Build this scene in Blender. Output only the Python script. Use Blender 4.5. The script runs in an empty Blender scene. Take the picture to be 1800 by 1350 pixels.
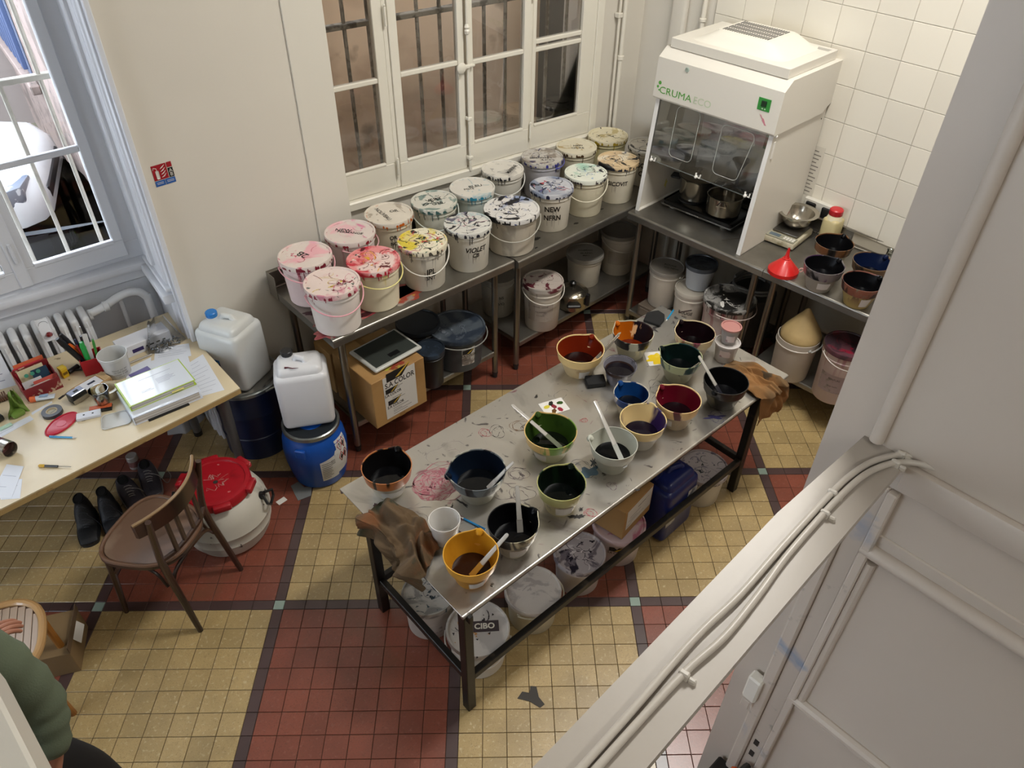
import bpy, bmesh, math, random
from math import pi, sin, cos, atan2, hypot, radians
from mathutils import Vector, Matrix
random.seed(7)
scene = bpy.context.scene
C = scene.collection

# ------------------------------------------------------------------ camera
CAMP = Vector((0.35011, -2.94678, 3.28505))
YAW, PITCH, ROLL = radians(36.6458), radians(39.9301), radians(-0.82)
fwd = Vector((sin(YAW)*cos(PITCH), cos(YAW)*cos(PITCH), -sin(PITCH)))
rgt = Vector((cos(YAW), -sin(YAW), 0)); dwn = fwd.cross(rgt)
r2 = rgt*cos(ROLL) + dwn*sin(ROLL); d2 = -rgt*sin(ROLL) + dwn*cos(ROLL)
cd = bpy.data.cameras.new('camera'); cam = bpy.data.objects.new('camera', cd); C.objects.link(cam)
cd.sensor_width = 36.0; cd.lens = 1329.854/1800*36.0; cd.clip_start = 0.05; cd.clip_end = 100
mw = Matrix((r2, -d2, -fwd)).transposed().to_4x4(); mw.translation = CAMP; cam.matrix_world = mw
scene.camera = cam
scene.view_settings.view_transform = 'Standard'
try: scene.view_settings.look = 'None'
except Exception: pass
scene.view_settings.gamma = 1.0; scene.view_settings.use_curve_mapping = False
scene.view_settings.exposure = 0.0
# ------------------------------------------------------------------ daylight: an overcast sky
w = bpy.data.worlds.new('sky'); scene.world = w; w.use_nodes = True
bgn = w.node_tree.nodes['Background']
bgn.inputs[0].default_value = (0.80, 0.89, 1.0, 1); bgn.inputs[1].default_value = 10.0
# ------------------------------------------------------------------ ceiling lamps (their panels are built below)
def area(name, loc, sx, sy, power, col, rot=(0,0,0)):
    l = bpy.data.lights.new(name, 'AREA'); l.shape = 'RECTANGLE'; l.size = sx; l.size_y = sy
    l.energy = power; l.color = col
    o = bpy.data.objects.new(name, l); o.location = loc; o.rotation_euler = rot; C.objects.link(o); return o
CEIL = 4.55
# sampling portals in the window openings (they give no light of their own)
def portal(loc, sx, sy, rot):
    o = area('window_portal', loc, sx, sy, 1, (1,1,1), rot); o.data.cycles.is_portal = True
portal((-.11,1.75,2.07), 2.1, 2.1, (-pi/2,0,0)); portal((-4.12,-1.45,2.2), 1.3, 2.4, (0,-pi/2,0)); portal((-4.12,.15,2.2), 1.3, 2.4, (0,-pi/2,0)); portal((3.0,1.6,2.03), 2.1, 1.8, (-pi/2,0,0))
LAMPS = [((3.2,-1.3),1.5,.35,118), ((3.3,-3.2),1.5,.35,25), ((0.7,-5.2),1.5,.35,38), ((-2.2,-4.8),1.5,.35,8)]
for (lx,ly),sx,sy,pw in LAMPS:
    area('ceiling_light_source', (lx,ly,CEIL-.075), sx, sy, pw, (1.0,.975,.925))

# ------------------------------------------------------------------ materials
def lin(h):
    if not isinstance(h, str): return (*h[:3], 1.0)
    h = h.lstrip('#'); v = [int(h[i:i+2],16)/255 for i in (0,2,4)]
    return (*[c/12.92 if c <= .04045 else ((c+.055)/1.055)**2.4 for c in v], 1.0)
_mc = {}
def M(name, col, rough=.5, metal=0.0, spec=.5, stains=(), bump=0, bscale=60, coat=0, trans=0, emit=None, alpha=1, sub=0, var=0, vscale=5, rnd=0, coord='Object', bstretch=(1,1,1)):
    """stains: (colour, scale, lo, hi, seed, (sx,sy,sz), distortion, [zlo,zhi]) noise masks of paint or dirt laid over the base colour"""
    if name in _mc: return _mc[name]
    m = bpy.data.materials.new(name); m.use_nodes = True; nt = m.node_tree; N = nt.nodes; L = nt.links
    b = N['Principled BSDF']
    b.inputs['Roughness'].default_value = rough; b.inputs['Metallic'].default_value = metal
    b.inputs['Specular IOR Level'].default_value = spec
    if coat: b.inputs['Coat Weight'].default_value = coat; b.inputs['Coat Roughness'].default_value = .06
    if trans: b.inputs['Transmission Weight'].default_value = trans
    if sub: b.inputs['Subsurface Weight'].default_value = sub; b.inputs['Subsurface Radius'].default_value = (.02,.015,.01); b.inputs['Subsurface Scale'].default_value = 1
    if emit: b.inputs['Emission Color'].default_value = lin(emit[0]); b.inputs['Emission Strength'].default_value = emit[1]
    if alpha < 1: b.inputs['Alpha'].default_value = alpha
    tc = N.new('ShaderNodeTexCoord')
    if coord == 'World':
        g = N.new('ShaderNodeNewGeometry'); P = g.outputs['Position']
    else: P = tc.outputs[coord]
    cur = None; base = lin(col)
    def mix(fac, a, bcol):
        x = N.new('ShaderNodeMix'); x.data_type = 'RGBA'
        if isinstance(fac, (int,float)): x.inputs[0].default_value = fac
        else: L.new(fac, x.inputs[0])
        if a is None: x.inputs[6].default_value = base
        else: L.new(a, x.inputs[6])
        x.inputs[7].default_value = bcol if isinstance(bcol, tuple) else (0,0,0,1)
        if not isinstance(bcol, tuple): L.new(bcol, x.inputs[7])
        return x.outputs[2]
    def noise(sc, seed, st=(1,1,1), dist=0, det=4):
        mp = N.new('ShaderNodeMapping'); mp.inputs['Scale'].default_value = st; mp.inputs['Location'].default_value = (seed*1.37, seed*2.11, seed*.73)
        L.new(P, mp.inputs[0]); n = N.new('ShaderNodeTexNoise'); n.inputs['Scale'].default_value = sc; n.inputs['Detail'].default_value = det; n.inputs['Distortion'].default_value = dist
        L.new(mp.outputs[0], n.inputs['Vector']); return n.outputs['Fac']
    def rng(src, lo, hi):
        r = N.new('ShaderNodeMapRange'); L.new(src, r.inputs[0]); r.inputs[1].default_value = lo; r.inputs[2].default_value = hi; r.clamp = True; return r.outputs[0]
    if var:
        d = tuple(c*(1-var) for c in base[:3])+(1,); u = tuple(min(1,c*(1+var)) for c in base[:3])+(1,)
        f = rng(noise(vscale, 3.3), .3, .7); base2 = base; base = d; cur = mix(f, None, u)
    if rnd:
        oi = N.new('ShaderNodeObjectInfo' if rnd > 0 else 'ShaderNodeNewGeometry')
        src = oi.outputs['Random'] if rnd > 0 else oi.outputs['Random Per Island']
        r = N.new('ShaderNodeMapRange'); L.new(src, r.inputs[0]); r.inputs[3].default_value = 1-abs(rnd); r.inputs[4].default_value = 1+abs(rnd)*.6
        h = N.new('ShaderNodeHueSaturation'); L.new(r.outputs[0], h.inputs['Value'])
        if cur is None: h.inputs['Color'].default_value = base
        else: L.new(cur, h.inputs['Color'])
        cur = h.outputs[0]
    for s in stains:
        c, sc, lo, hi, seed = s[:5]; st = s[5] if len(s) > 5 else (1,1,1); di = s[6] if len(s) > 6 else 0
        f = rng(noise(sc, seed, st, di), lo, hi)
        if len(s) > 7 and s[7]:
            sp = N.new('ShaderNodeSeparateXYZ'); L.new(P, sp.inputs[0])
            z = s[7]; mm = rng(sp.outputs[z[2] if len(z) > 2 else 2], z[0], z[1])
            mu = N.new('ShaderNodeMath'); mu.operation = 'MULTIPLY'; L.new(f, mu.inputs[0]); L.new(mm, mu.inputs[1]); f = mu.outputs[0]
        cur = mix(f, cur, lin(c))
    if cur is None: b.inputs['Base Color'].default_value = base
    else: L.new(cur, b.inputs['Base Color'])
    if bump:
        bn = N.new('ShaderNodeBump'); bn.inputs['Strength'].default_value = bump; bn.inputs['Distance'].default_value = .004
        L.new(noise(bscale, 9.1, bstretch), bn.inputs['Height']); L.new(bn.outputs[0], b.inputs['Normal'])
    _mc[name] = m; return m
def glassmat(name, tint=(1,1,1), ior=1.45, rough=.02, gain=1.0):
    if name in _mc: return _mc[name]
    m = bpy.data.materials.new(name); m.use_nodes = True; nt = m.node_tree; N = nt.nodes; L = nt.links; N.clear()
    o = N.new('ShaderNodeOutputMaterial'); t = N.new('ShaderNodeBsdfTransparent'); t.inputs[0].default_value = (*tint,1)
    g = N.new('ShaderNodeBsdfGlossy'); g.inputs['Roughness'].default_value = rough
    fr = N.new('ShaderNodeFresnel'); fr.inputs[0].default_value = ior
    mu = N.new('ShaderNodeMath'); mu.operation = 'MULTIPLY'; mu.inputs[1].default_value = gain; mu.use_clamp = True; L.new(fr.outputs[0], mu.inputs[0])
    x = N.new('ShaderNodeMixShader'); L.new(mu.outputs[0], x.inputs[0]); L.new(t.outputs[0], x.inputs[1]); L.new(g.outputs[0], x.inputs[2]); L.new(x.outputs[0], o.inputs[0])
    _mc[name] = m; return m

WALL = M('painted_wall', '#D3CDC1', .55, var=.025, vscale=1.2, bump=.06, bscale=30, coord='World')
TRIM = M('gloss_trim', '#DAD5C8', .32, bump=.05, bscale=40)
TRIMB = M('cool_trim', '#D5D7DC', .35)
STEEL = M('stainless_steel', '#8E8A82', .34, .85, var=.12, vscale=9, bump=.03, bscale=90)
STEELT = M('stainless_tube', '#8A857C', .3, .9)
GLASS = glassmat('window_glass')

# ------------------------------------------------------------------ mesh helpers
class MB:
    def __init__(s): s.bm = bmesh.new()
    def _tf(s, verts, mat):
        if mat is not None: bmesh.ops.transform(s.bm, matrix=mat, verts=verts)
    def box(s, x0,x1,y0,y1,z0,z1, bev=0, mat=None, seg=1, top=(1,1)):
        vs = []
        cx, cy = (x0+x1)/2, (y0+y1)/2
        for z,k in ((z0,(1,1)),(z1,top)):
            for x,y in ((x0,y0),(x1,y0),(x1,y1),(x0,y1)): vs.append(s.bm.verts.new((cx+(x-cx)*k[0], cy+(y-cy)*k[1], z)))
        fs = [s.bm.faces.new([vs[i] for i in q]) for q in ((3,2,1,0),(4,5,6,7),(0,1,5,4),(1,2,6,5),(2,3,7,6),(3,0,4,7))]
        if bev:
            r = bmesh.ops.bevel(s.bm, geom=list({e for f in fs for e in f.edges}), offset=bev, segments=seg, affect='EDGES', profile=.5)
            vs = list({v for f in r['faces'] for v in f.verts} | {v for v in vs if v.is_valid})
        s._tf(vs, mat); return s
    def lathe(s, prof, seg=32, mat=None, fn=None, mi=None, cap0=True, cap1=True):
        rings = []
        for i,(r,z) in enumerate(prof):
            ring = []
            for k in range(seg):
                a = 2*pi*k/seg
                p = Vector((r*cos(a), r*sin(a), z))
                if fn: p = fn(p, a, i)
                ring.append(s.bm.verts.new(p))
            rings.append(ring)
        for i in range(len(rings)-1):
            for k in range(seg):
                f = s.bm.faces.new((rings[i][k], rings[i][(k+1)%seg], rings[i+1][(k+1)%seg], rings[i+1][k]))
                if mi and i >= mi: f.material_index = 1
        if cap0: s.bm.faces.new(list(reversed(rings[0])))
        if cap1:
            f = s.bm.faces.new(rings[-1])
            if mi: f.material_index = 1
        s._tf([v for r in rings for v in r], mat); return s
    def tube(s, pts, r, seg=8, mat=None, closed=False, cap=True):
        pts = [Vector(p) for p in pts]; n = len(pts); rings = []
        rr = r if isinstance(r, (list,tuple)) else [r]*n
        up = None
        for i,p in enumerate(pts):
            if closed: t = pts[(i+1)%n]-pts[i-1]
            else: t = pts[min(i+1,n-1)]-pts[max(i-1,0)]
            t.normalize()
            if up is None: up = Vector((0,0,1)) if abs(t.z) < .9 else Vector((1,0,0))
            u = up - t*up.dot(t)
            if u.length < 1e-4: u = t.orthogonal()
            u.normalize(); v = t.cross(u); up = u
            rings.append([s.bm.verts.new(p + (u*cos(2*pi*k/seg)+v*sin(2*pi*k/seg))*rr[i]) for k in range(seg)])
        m = n if closed else n-1
        for i in range(m):
            a, b = rings[i], rings[(i+1)%n]
            for k in range(seg): s.bm.faces.new((a[k], a[(k+1)%seg], b[(k+1)%seg], b[k]))
        if cap and not closed: s.bm.faces.new(list(reversed(rings[0]))); s.bm.faces.new(rings[-1])
        s._tf([v for q in rings for v in q], mat); return s
    def prism(s, poly, z0, z1, mat=None, bev=0):
        a = [s.bm.verts.new((x,y,z0)) for x,y in poly]; b = [s.bm.verts.new((x,y,z1)) for x,y in poly]; n = len(poly)
        fs = [s.bm.faces.new(list(reversed(a))), s.bm.faces.new(b)]
        for i in range(n): fs.append(s.bm.faces.new((a[i], a[(i+1)%n], b[(i+1)%n], b[i])))
        vs = a+b
        if bev:
            r = bmesh.ops.bevel(s.bm, geom=list({e for f in fs for e in f.edges}), offset=bev, segments=2, affect='EDGES', profile=.5)
            vs = list({v for f in r['faces'] for v in f.verts} | {v for v in vs if v.is_valid})
        s._tf(vs, mat); return s
    def grid(s, fn, nu, nv, thick=0, mat=None):
        def sheet(off):
            return [[s.bm.verts.new(fn(i/nu, j/nv, off)) for j in range(nv+1)] for i in range(nu+1)]
        A = sheet(0)
        for i in range(nu):
            for j in range(nv): s.bm.faces.new((A[i][j], A[i+1][j], A[i+1][j+1], A[i][j+1]))
        vs = [v for r in A for v in r]
        if thick:
            B = sheet(-thick); vs += [v for r in B for v in r]
            for i in range(nu):
                for j in range(nv): s.bm.faces.new((B[i][j+1], B[i+1][j+1], B[i+1][j], B[i][j]))
            for i in range(nu):
                s.bm.faces.new((A[i][0], B[i][0], B[i+1][0], A[i+1][0])); s.bm.faces.new((A[i+1][nv], B[i+1][nv], B[i][nv], A[i][nv]))
            for j in range(nv):
                s.bm.faces.new((A[0][j+1], B[0][j+1], B[0][j], A[0][j])); s.bm.faces.new((A[nu][j], B[nu][j], B[nu][j+1], A[nu][j+1]))
        s._tf(vs, mat); return s
    def mesh(s, name, mats, sm=35):
        me = bpy.data.meshes.new(name); bmesh.ops.recalc_face_normals(s.bm, faces=s.bm.faces) if sm != 'raw' else None
        s.bm.to_mesh(me); s.bm.free()
        for m in (mats if isinstance(mats, (list,tuple)) else [mats]): me.materials.append(m)
        if sm and sm != 'raw':
            me.polygons.foreach_set('use_smooth', [True]*len(me.polygons))
            me.set_sharp_from_angle(angle=radians(sm))
        return me
    def build(s, name, mats, parent=None, loc=None, rz=0, sm=35, label=None):
        o = bpy.data.objects.new(name, s.mesh(name, mats, sm)); C.objects.link(o)
        if parent: o.parent = parent
        if loc: o.location = loc
        if rz: o.rotation_euler = (0,0,rz)
        if label: o['label'] = label
        return o
def T(x=0,y=0,z=0,rx=0,ry=0,rz=0,s=1):
    return Matrix.Translation((x,y,z)) @ Matrix.Rotation(rz,4,'Z') @ Matrix.Rotation(ry,4,'Y') @ Matrix.Rotation(rx,4,'X') @ Matrix.Scale(s,4)
def tag(o, label, cat, group=None):
    o['label'] = label; o['category'] = cat
    if group: o['group'] = group
    return o
def thing(name, loc, rz, label, cat, group=None):
    o = bpy.data.objects.new(name, None); o.empty_display_size = .05; C.objects.link(o)
    o.location = loc; o.rotation_euler = (0,0,rz); return tag(o, label, cat, group)
def struct(o): o['kind'] = 'structure'; return o
def text_bm(body, size, fn, shear=0, bold=0, jitter=0, align='CENTER'):
    """flat lettering: the glyph outlines of a text curve, filled, each vertex sent through fn(x, y)"""
    cu = bpy.data.curves.new('t', 'FONT'); cu.body = body; cu.size = size; cu.shear = shear; cu.offset = bold; cu.align_x = align; cu.align_y = 'CENTER'; cu.resolution_u = 3
    o = bpy.data.objects.new('t', cu); C.objects.link(o)
    dg = bpy.context.evaluated_depsgraph_get(); me = bpy.data.meshes.new_from_object(o.evaluated_get(dg))
    bpy.data.objects.remove(o); bpy.data.curves.remove(cu)
    mb = MB(); mb.bm.from_mesh(me); bpy.data.meshes.remove(me)
    for v in mb.bm.verts: v.co = fn(v.co.x + jitter*sin(v.co.y*90+len(body)), v.co.y + jitter*sin(v.co.x*70+1))
    return mb
def letters(body, size, fn, mat, parent, **k):
    return text_bm(body, size, fn, **k).build('lettering', mat, parent, sm='raw')
INK = M('black_marker', '#15130F', .4)
BLACK = M('black_plastic', '#141414', .35)
# ================================================================== FLOOR: diagonal grid of small tiles
TS = .105; GA = radians(-35.0631); cg, sg = cos(GA), sin(GA)
def gw(x, y): return (TS*(x*cg - y*sg), TS*(x*sg + y*cg))
floor = struct(MB().box(-4.2,5.2,-6.5,3.0,-.12,-.0035).build('floor', M('floor_joint', '#3A2E24', .8), sm=0))
gap = .012
def tile_mesh(w_, h_, name, mat):
    b = MB(); b.box(-w_/2+gap, w_/2-gap, -h_/2+gap, h_/2-gap, -.12/TS*.25, 0, mat=Matrix.Scale(TS,4))
    top = [f for f in b.bm.faces if f.normal.z > .5] or []
    b.bm.normal_update(); tf = [f for f in b.bm.faces if f.normal.z > .5]
    bmesh.ops.bevel(b.bm, geom=[e for f in tf for e in f.edges], offset=.0012, segments=1, affect='EDGES')
    bot = [f for f in b.bm.faces if f.normal.z < -.5]; bmesh.ops.delete(b.bm, geom=bot, context='FACES')
    return b.mesh(name, mat, sm=0)
def tm(n, col, rnd, st=()):
    return M(n, col, .30, spec=.65, var=.10, vscale=7, rnd=rnd, coord='World', bump=.05, bscale=120, stains=st)
def speck(c, hi): return ((c, 260, .56, .70, 2), (hi, 60, .58, .75, 5), ('#5A4C36', 2.2, .58, .85, 8))
KY = [tm('cream_tile', '#A89062', .14, speck('#85714C', '#BFAD88')), tm('cream_tile_field', '#A89062', -.14, speck('#85714C', '#BFAD88'))]
KR = [tm('red_tile', '#7E4434', .16, speck('#5E362A', '#855446')), tm('red_tile_field', '#7E4434', -.16, speck('#5E362A', '#855446'))]
KB = [tm('brown_tile', '#4A3836', .1), tm('brown_tile_field', '#4A3836', -.1)]
KT = [tm('teal_tile', '#8C9E92', .05), tm('teal_tile_field', '#8C9E92', -.05)]
vlines = [-25.5,-17,-8.5,0,8.5,17,25.5,34,42.5,51,59.5]
hlines = [-34,-25.5,-17,-8.5,0,8.5,16,24.5,33,41.5,50]
cells = []
def strips(lines):
    out = []
    for i in range(len(lines)-1):
        a, b = lines[i], lines[i+1]; out.append(('b', a-.25, a+.25, i))
        n = round(b-a-.5)
        for k in range(n): out.append(('t', a+.25+(b-a-.5)*k/n, a+.25+(b-a-.5)*(k+1)/n, i))
    return out
for kx,x0,x1,ix in strips(vlines):
    for ky,y0,y1,iy in strips(hlines):
        cx, cy = (x0+x1)/2, (y0+y1)/2; X, Y = gw(cx, cy)
        if not (-1.7 < X < 4.5 and -4.3 < Y < 1.25): continue
        if kx == 'b' and ky == 'b': kind = 'T'
        elif kx == 'b' or ky == 'b': kind = 'B'
        else: kind = 'Y' if (ix-3 + iy-4) % 2 else 'R'
        v = Vector((X,Y,0))-CAMP; q = v.dot(fwd); u = v.dot(r2)/q*1329.85+900; vv = v.dot(d2)/q*1329.85+675
        vis = 20 < u < 1780 and 20 < vv < 1335 and not (u > 1250 and vv > 1000 and u + vv*.9 > 2330) and not (Y > -.1 and X > 1.4) and not (Y > .35 and X < .8)
        a_ = (x1-x0)*(y1-y0); cells.append((v.length/(a_**.5) if vis else 1e9, X, Y, kind, x1-x0, y1-y0))
cells.sort(key=lambda c: c[0])
KM = {'Y': KY, 'R': KR, 'B': KB, 'T': KT}; tmesh = {}
rest = {k: MB() for k in KM}
MI = {'Y':0,'R':1,'B':2,'T':3}; restb = bmesh.new()
for n,(d,X,Y,kind,sx,sy) in enumerate(cells):
    key = (kind, round(sx,2), round(sy,2))
    if key not in tmesh: tmesh[key] = tile_mesh(sx, sy, 'tile', KM[kind][0])
    dz = random.uniform(-.0006,.0006); rz = GA+random.uniform(-.004,.004)
    if n < 300:
        o = bpy.data.objects.new('tile', tmesh[key]); C.objects.link(o); o.parent = floor; o.location = (X,Y,dz); o.rotation_euler = (random.uniform(-.004,.004),random.uniform(-.004,.004),rz)
    else:
        tmp = bmesh.new(); tmp.from_mesh(tmesh[key]); bmesh.ops.transform(tmp, matrix=T(X,Y,dz,rz=rz), verts=tmp.verts)
        for f in tmp.faces: f.material_index = MI[kind]
        tt = bpy.data.meshes.new('x'); tmp.to_mesh(tt); tmp.free(); restb.from_mesh(tt); bpy.data.meshes.remove(tt)
me = bpy.data.meshes.new('small_tiles'); restb.to_mesh(me); restb.free()
for k in 'YRBT': me.materials.append(KM[k][1])
o = bpy.data.objects.new('small_tiles', me); C.objects.link(o); o.parent = floor; o['kind'] = 'stuff'
tag(MB().prism([(0,.02),(.03,.045),(.06,.03),(.075,.06),(.10,.05),(.095,.0),(.11,-.04),(.085,-.05),(.05,-.01)],0,.0015).build('floor_patch', M('cement_patch','#3E3A36',.8), None, (1.40,-1.62,.0008), radians(-20)), 'dark grey mortar patch over a broken cream floor tile near the table leg', 'patch')
tag(MB().box(0,.055,0,.035,0,.001).build('paper_scrap', M('scrap_paper','#D8D4CC',.7), None, (.99,.10,.0012), .2), 'small white paper scrap on the red floor beside the keg', 'paper')
tag(MB().prism([(0,0),(.07,-.03),(.12,.02),(.09,.05),(.10,.11),(.05,.12),(.02,.05)],0,.0018).build('floor_patch', M('grey_patch','#6E7070',.6), None, (1.09,.07,.0008), .3), 'grey patch on the floor in front of the blue barrel', 'patch')

# ================================================================== WALLS
def wallbox(name, p0, p1, th, z0, z1, mat=WALL, holes=()):
    """a wall slab from p0 to p1 (its room face), thickness to the left of the direction; holes are (s0,s1,z0,z1) along it"""
    d = Vector((p1[0]-p0[0], p1[1]-p0[1])); L_ = d.length; a = atan2(d.y, d.x)
    b = MB(); xs = sorted({0,L_,*[h[0] for h in holes],*[h[1] for h in holes]}); zs = sorted({z0,z1,*[h[2] for h in holes],*[h[3] for h in holes]})
    for i in range(len(xs)-1):
        col = []
        for j in range(len(zs)-1):
            mx, mz = (xs[i]+xs[i+1])/2, (zs[j]+zs[j+1])/2
            if any(h[0] < mx < h[1] and h[2] < mz < h[3] for h in holes): continue
            b.box(xs[i],xs[i+1],0,th,zs[j],zs[j+1])
    bmesh.ops.remove_doubles(b.bm, verts=b.bm.verts, dist=1e-5)
    return struct(b.build(name, mat, None, (p0[0],p0[1],0), a, sm=0))
# fire-sign wall: room face from the left window jamb to the back window
FA = radians(8.0)
def fw(s, n=0): return (.95 + s*cos(FA) - n*sin(FA), .838 + s*sin(FA) + n*cos(FA))
struct(MB().prism([(.95,.838),fw(1.10),fw(1.10,.5),(.955,1.55)],0,CEIL).build('wall_back', WALL, sm=0))
# pilaster face right of the groove, a hair proud, and the groove itself
b = MB(); b.box(.868,1.10,-.012,0,0,CEIL,.002); struct(b.build('trim_1', M('pilaster_paint','#D6D1C5',.5,coord='World',bump=.05,bscale=30), None, (*fw(0),0), FA, sm=0))
# back wall with the wide window (room face y = 1.13)
W0, W1 = 2.03, 4.11
wallbox('wall_window', (2.03,1.13), (4.52,1.13), .42, 0, CEIL, holes=((0.0,2.08,1.10,2.95),))
# right wall, tiled
RW = radians(-85.5)
def rwp(y): return ((4.5608 - .0784591*y)/.99691733, y)
wallbox('wall_right', rwp(1.2), rwp(-6.4), .2, 0, CEIL)
wallbox('wall_left', (-3.9,-6.4), (-3.9,1.5), .2, 0, CEIL, holes=((4.3,5.6,1.0,3.4),(5.9,7.2,1.0,3.4)))
for i_,s0 in enumerate((4.3,5.9)):
    wn = struct(thing(f'window_{i_+3}', (-3.98,-6.4+s0,1.0), 0, '', '')); del wn['label'], wn['category']
    b = MB(); b.box(-.03,.03,0,1.3,0,.08); b.box(-.03,.03,0,1.3,2.32,2.4); b.box(-.03,.03,0,.07,.08,2.32); b.box(-.03,.03,1.23,1.3,.08,2.32); b.box(-.03,.03,.61,.69,.08,2.32)
    for z_ in (.8,1.6): b.box(-.02,.02,.07,.61,z_,z_+.035); b.box(-.02,.02,.69,1.23,z_,z_+.035)
    b.build('window_frame', TRIMB, wn, sm=0); MB().box(-.003,.003,.07,1.23,.08,2.32).build('pane', GLASS, wn, sm=0)
wallbox('wall_front', (5.2,-6.4), (-4.1,-6.4), .2, 0, CEIL)
struct(MB().box(-4.2,5.3,-6.6,1.56,CEIL,CEIL+.15).build('ceiling', M('ceiling_paint','#E2DED4',.7), sm=0))
# left part of the back wall, with the tall window niche (x -1.15 .. .93)
wallbox('wall_niche', (-3.9,.84), (-1.15,.84), .9, 0, CEIL)
wallbox('wall_niche_head', (-1.15,.84), (.93,.84), .9, 3.1, CEIL)
TA = radians(4.0)   # the window sits slightly askew in its niche
wallbox('wall_apron', (-1.15,1.34), (.94,1.34), .2, 0, 1.03, M('apron_paint','#C9CBCF',.4))
# jamb lining on the right of the niche, moulded
b = MB()
b.box(.925,.95,.80,.845,0,3.1,.004)                 # corner board
b.box(.915,.935,.845,.90,0,3.1,.002)
b.tube([(.927,.93,0),(.927,.93,3.1)],.022,10)
b.box(.905,.925,.95,1.37,0,3.1,.003)
b.box(.885,.915,1.06,1.14,1.12,3.1,.006)
struct(b.build('trim_2', TRIMB, sm=35))
b = MB(); b.box(-1.14,.925,1.265,1.36,1.005,1.05,.012,seg=2); b.box(-1.14,.93,1.315,1.35,.93,1.005,.008)
b.box(.86,.93,.86,1.30,.985,1.04,.01,seg=2); b.box(.885,.935,.86,1.30,1.055,1.075,.006)
struct(b.build('trim_3', TRIMB, sm=35))
# ---- left window: frame, two visible leaves
lw = struct(thing('window_1', (.90,1.36,1.05), TA, '', '')); del lw['label'], lw['category']
b = MB(); b.box(-2.02,.06,-.0,.05,-.01,.10,.003); b.box(-.125,.06,0,.05,.10,2.05,.003); b.box(-2.02,-1.95,0,.05,0,2.05,.004); b.box(-2.02,0,0,.05,1.98,2.05,.004)
b.build('window_frame', TRIMB, lw)
def leaf(x0, x1, par, y=-.02, rail=(.655,.685), bottom=.13, name='sash', hi=1.97, mat=TRIMB):
    b = MB(); s = .05
    b.box(x0,x1,y,y+.05,.03,bottom,.004); b.box(x0,x0+s,y,y+.05,bottom,hi-.06,.003); b.box(x1-s,x1,y,y+.05,bottom,hi-.06,.003); b.box(x0,x1,y,y+.05,hi-.06,hi,.004)
    for r in (rail if isinstance(rail[0], tuple) else (rail,)): b.box(x0+s,x1-s,y+.008,y+.04,r[0],r[1],.004)
    for z0 in (bottom,): b.box(x0+s,x1-s,y-.006,y+.01,z0-.012,z0+.01,.004)
    f = b.build(name, mat, par)
    g = MB(); g.box(x0+s,x1-s,y+.022,y+.026,bottom,hi-.06); g.build('pane', GLASS, par, sm=0)
    return f
leaf(-.58,-.075,lw,rail=(.645,.675)); leaf(-1.13,-.62,lw,rail=(.645,.675)); leaf(-1.66,-1.15,lw,rail=(.645,.675))
b = MB(); b.box(-.63,-.57,-.03,.04,.03,1.97,.006); b.build('mullion', TRIMB, lw)
b = MB()
for z in (.18,.95): b.tube([(-.60,-.036,z),(-.60,-.036,z+.11)],.008,8)
b.build('hinge', TRIMB, lw)
# iron bars outside
bars = thing('window_bars', (0,1.55,.95), 0, 'off-white painted iron bars outside the left window', 'grille')
WB = M('white_iron', '#B9B4A8', .5, .1, var=.1, vscale=20)
for x in (.74,.56,.385,.21,.035,-.14,-.315,-.49,-.665,-.84): MB().tube([(x,0,0),(x,0,2.1)],.011,8).build('bar', WB, bars)
for z in (1.055,): MB().box(-1.0,.80,-.02,.02,z,z+.028,.003).build('cross_bar', WB, bars)
# ---- back window: four lights in a wide frame
bw = struct(thing('window_2', (0,1.13,1.10), 0, '', '')); del bw['label'], bw['category']
TW = M('window_paint', '#E0DBCD', .34, bump=.08, bscale=35)
b = MB(); b.box(2.03,4.11,-.035,.10,-.03,.028,.008); b.box(2.03,2.045,.01,.10,0,1.85,.002); b.box(4.05,4.11,-.01,.10,0,1.85,.004); b.box(2.03,4.11,.0,.10,1.78,1.85)
b.build('window_frame', TW, bw)
def light(x0,x1,z0,rails,y,name='sash',s=(.04,.04)):
    b = MB(); b.box(x0-s[0],x1+s[1],y,y+.045,.03,z0,.004); b.box(x0-s[0],x0,y,y+.045,z0,1.78,.003); b.box(x1,x1+s[1],y,y+.045,z0,1.78,.003)
    for r in rails: b.box(x0,x1,y+.004,y+.04,r-.014,r+.014,.004)
    b.box(x0,x1,y-.004,y+.02,z0-.004,z0+.012,.003)
    b.build(name, TW, bw)
    MB().box(x0,x1,y+.024,y+.028,z0,1.78).build('pane', GLASS, bw, sm=0)
light(2.055,2.385,.195,(.705,1.28),.0,s=(.02,.06)); light(2.53,2.93,.19,(.715,1.25),-.01,s=(.055,.045)); light(3.04,3.435,.19,(.70,1.25),-.01,s=(.045,.05)); light(3.54,3.93,.19,(.69,.74,1.25),.0,s=(.03,.12))
b = MB(); b.box(2.445,2.475,0,.06,.03,1.78,.004); b.box(3.485,3.51,0,.06,.03,1.78,.004); b.build('mullion', TW, bw)
b = MB(); b.tube([(2.985,-.035,.02),(2.985,-.035,1.78)],.009,10)
for z in (.10,.36,1.15,1.45): b.box(2.968,3.002,-.05,-.01,z,z+.022,.004)
b.lathe([(.009,0),(.016,.005),(.018,.02),(.012,.03),(.018,.04),(.009,.06)],12,T(2.985,-.035,.88)); b.build('espagnolette_rod', TW, bw)
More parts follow.
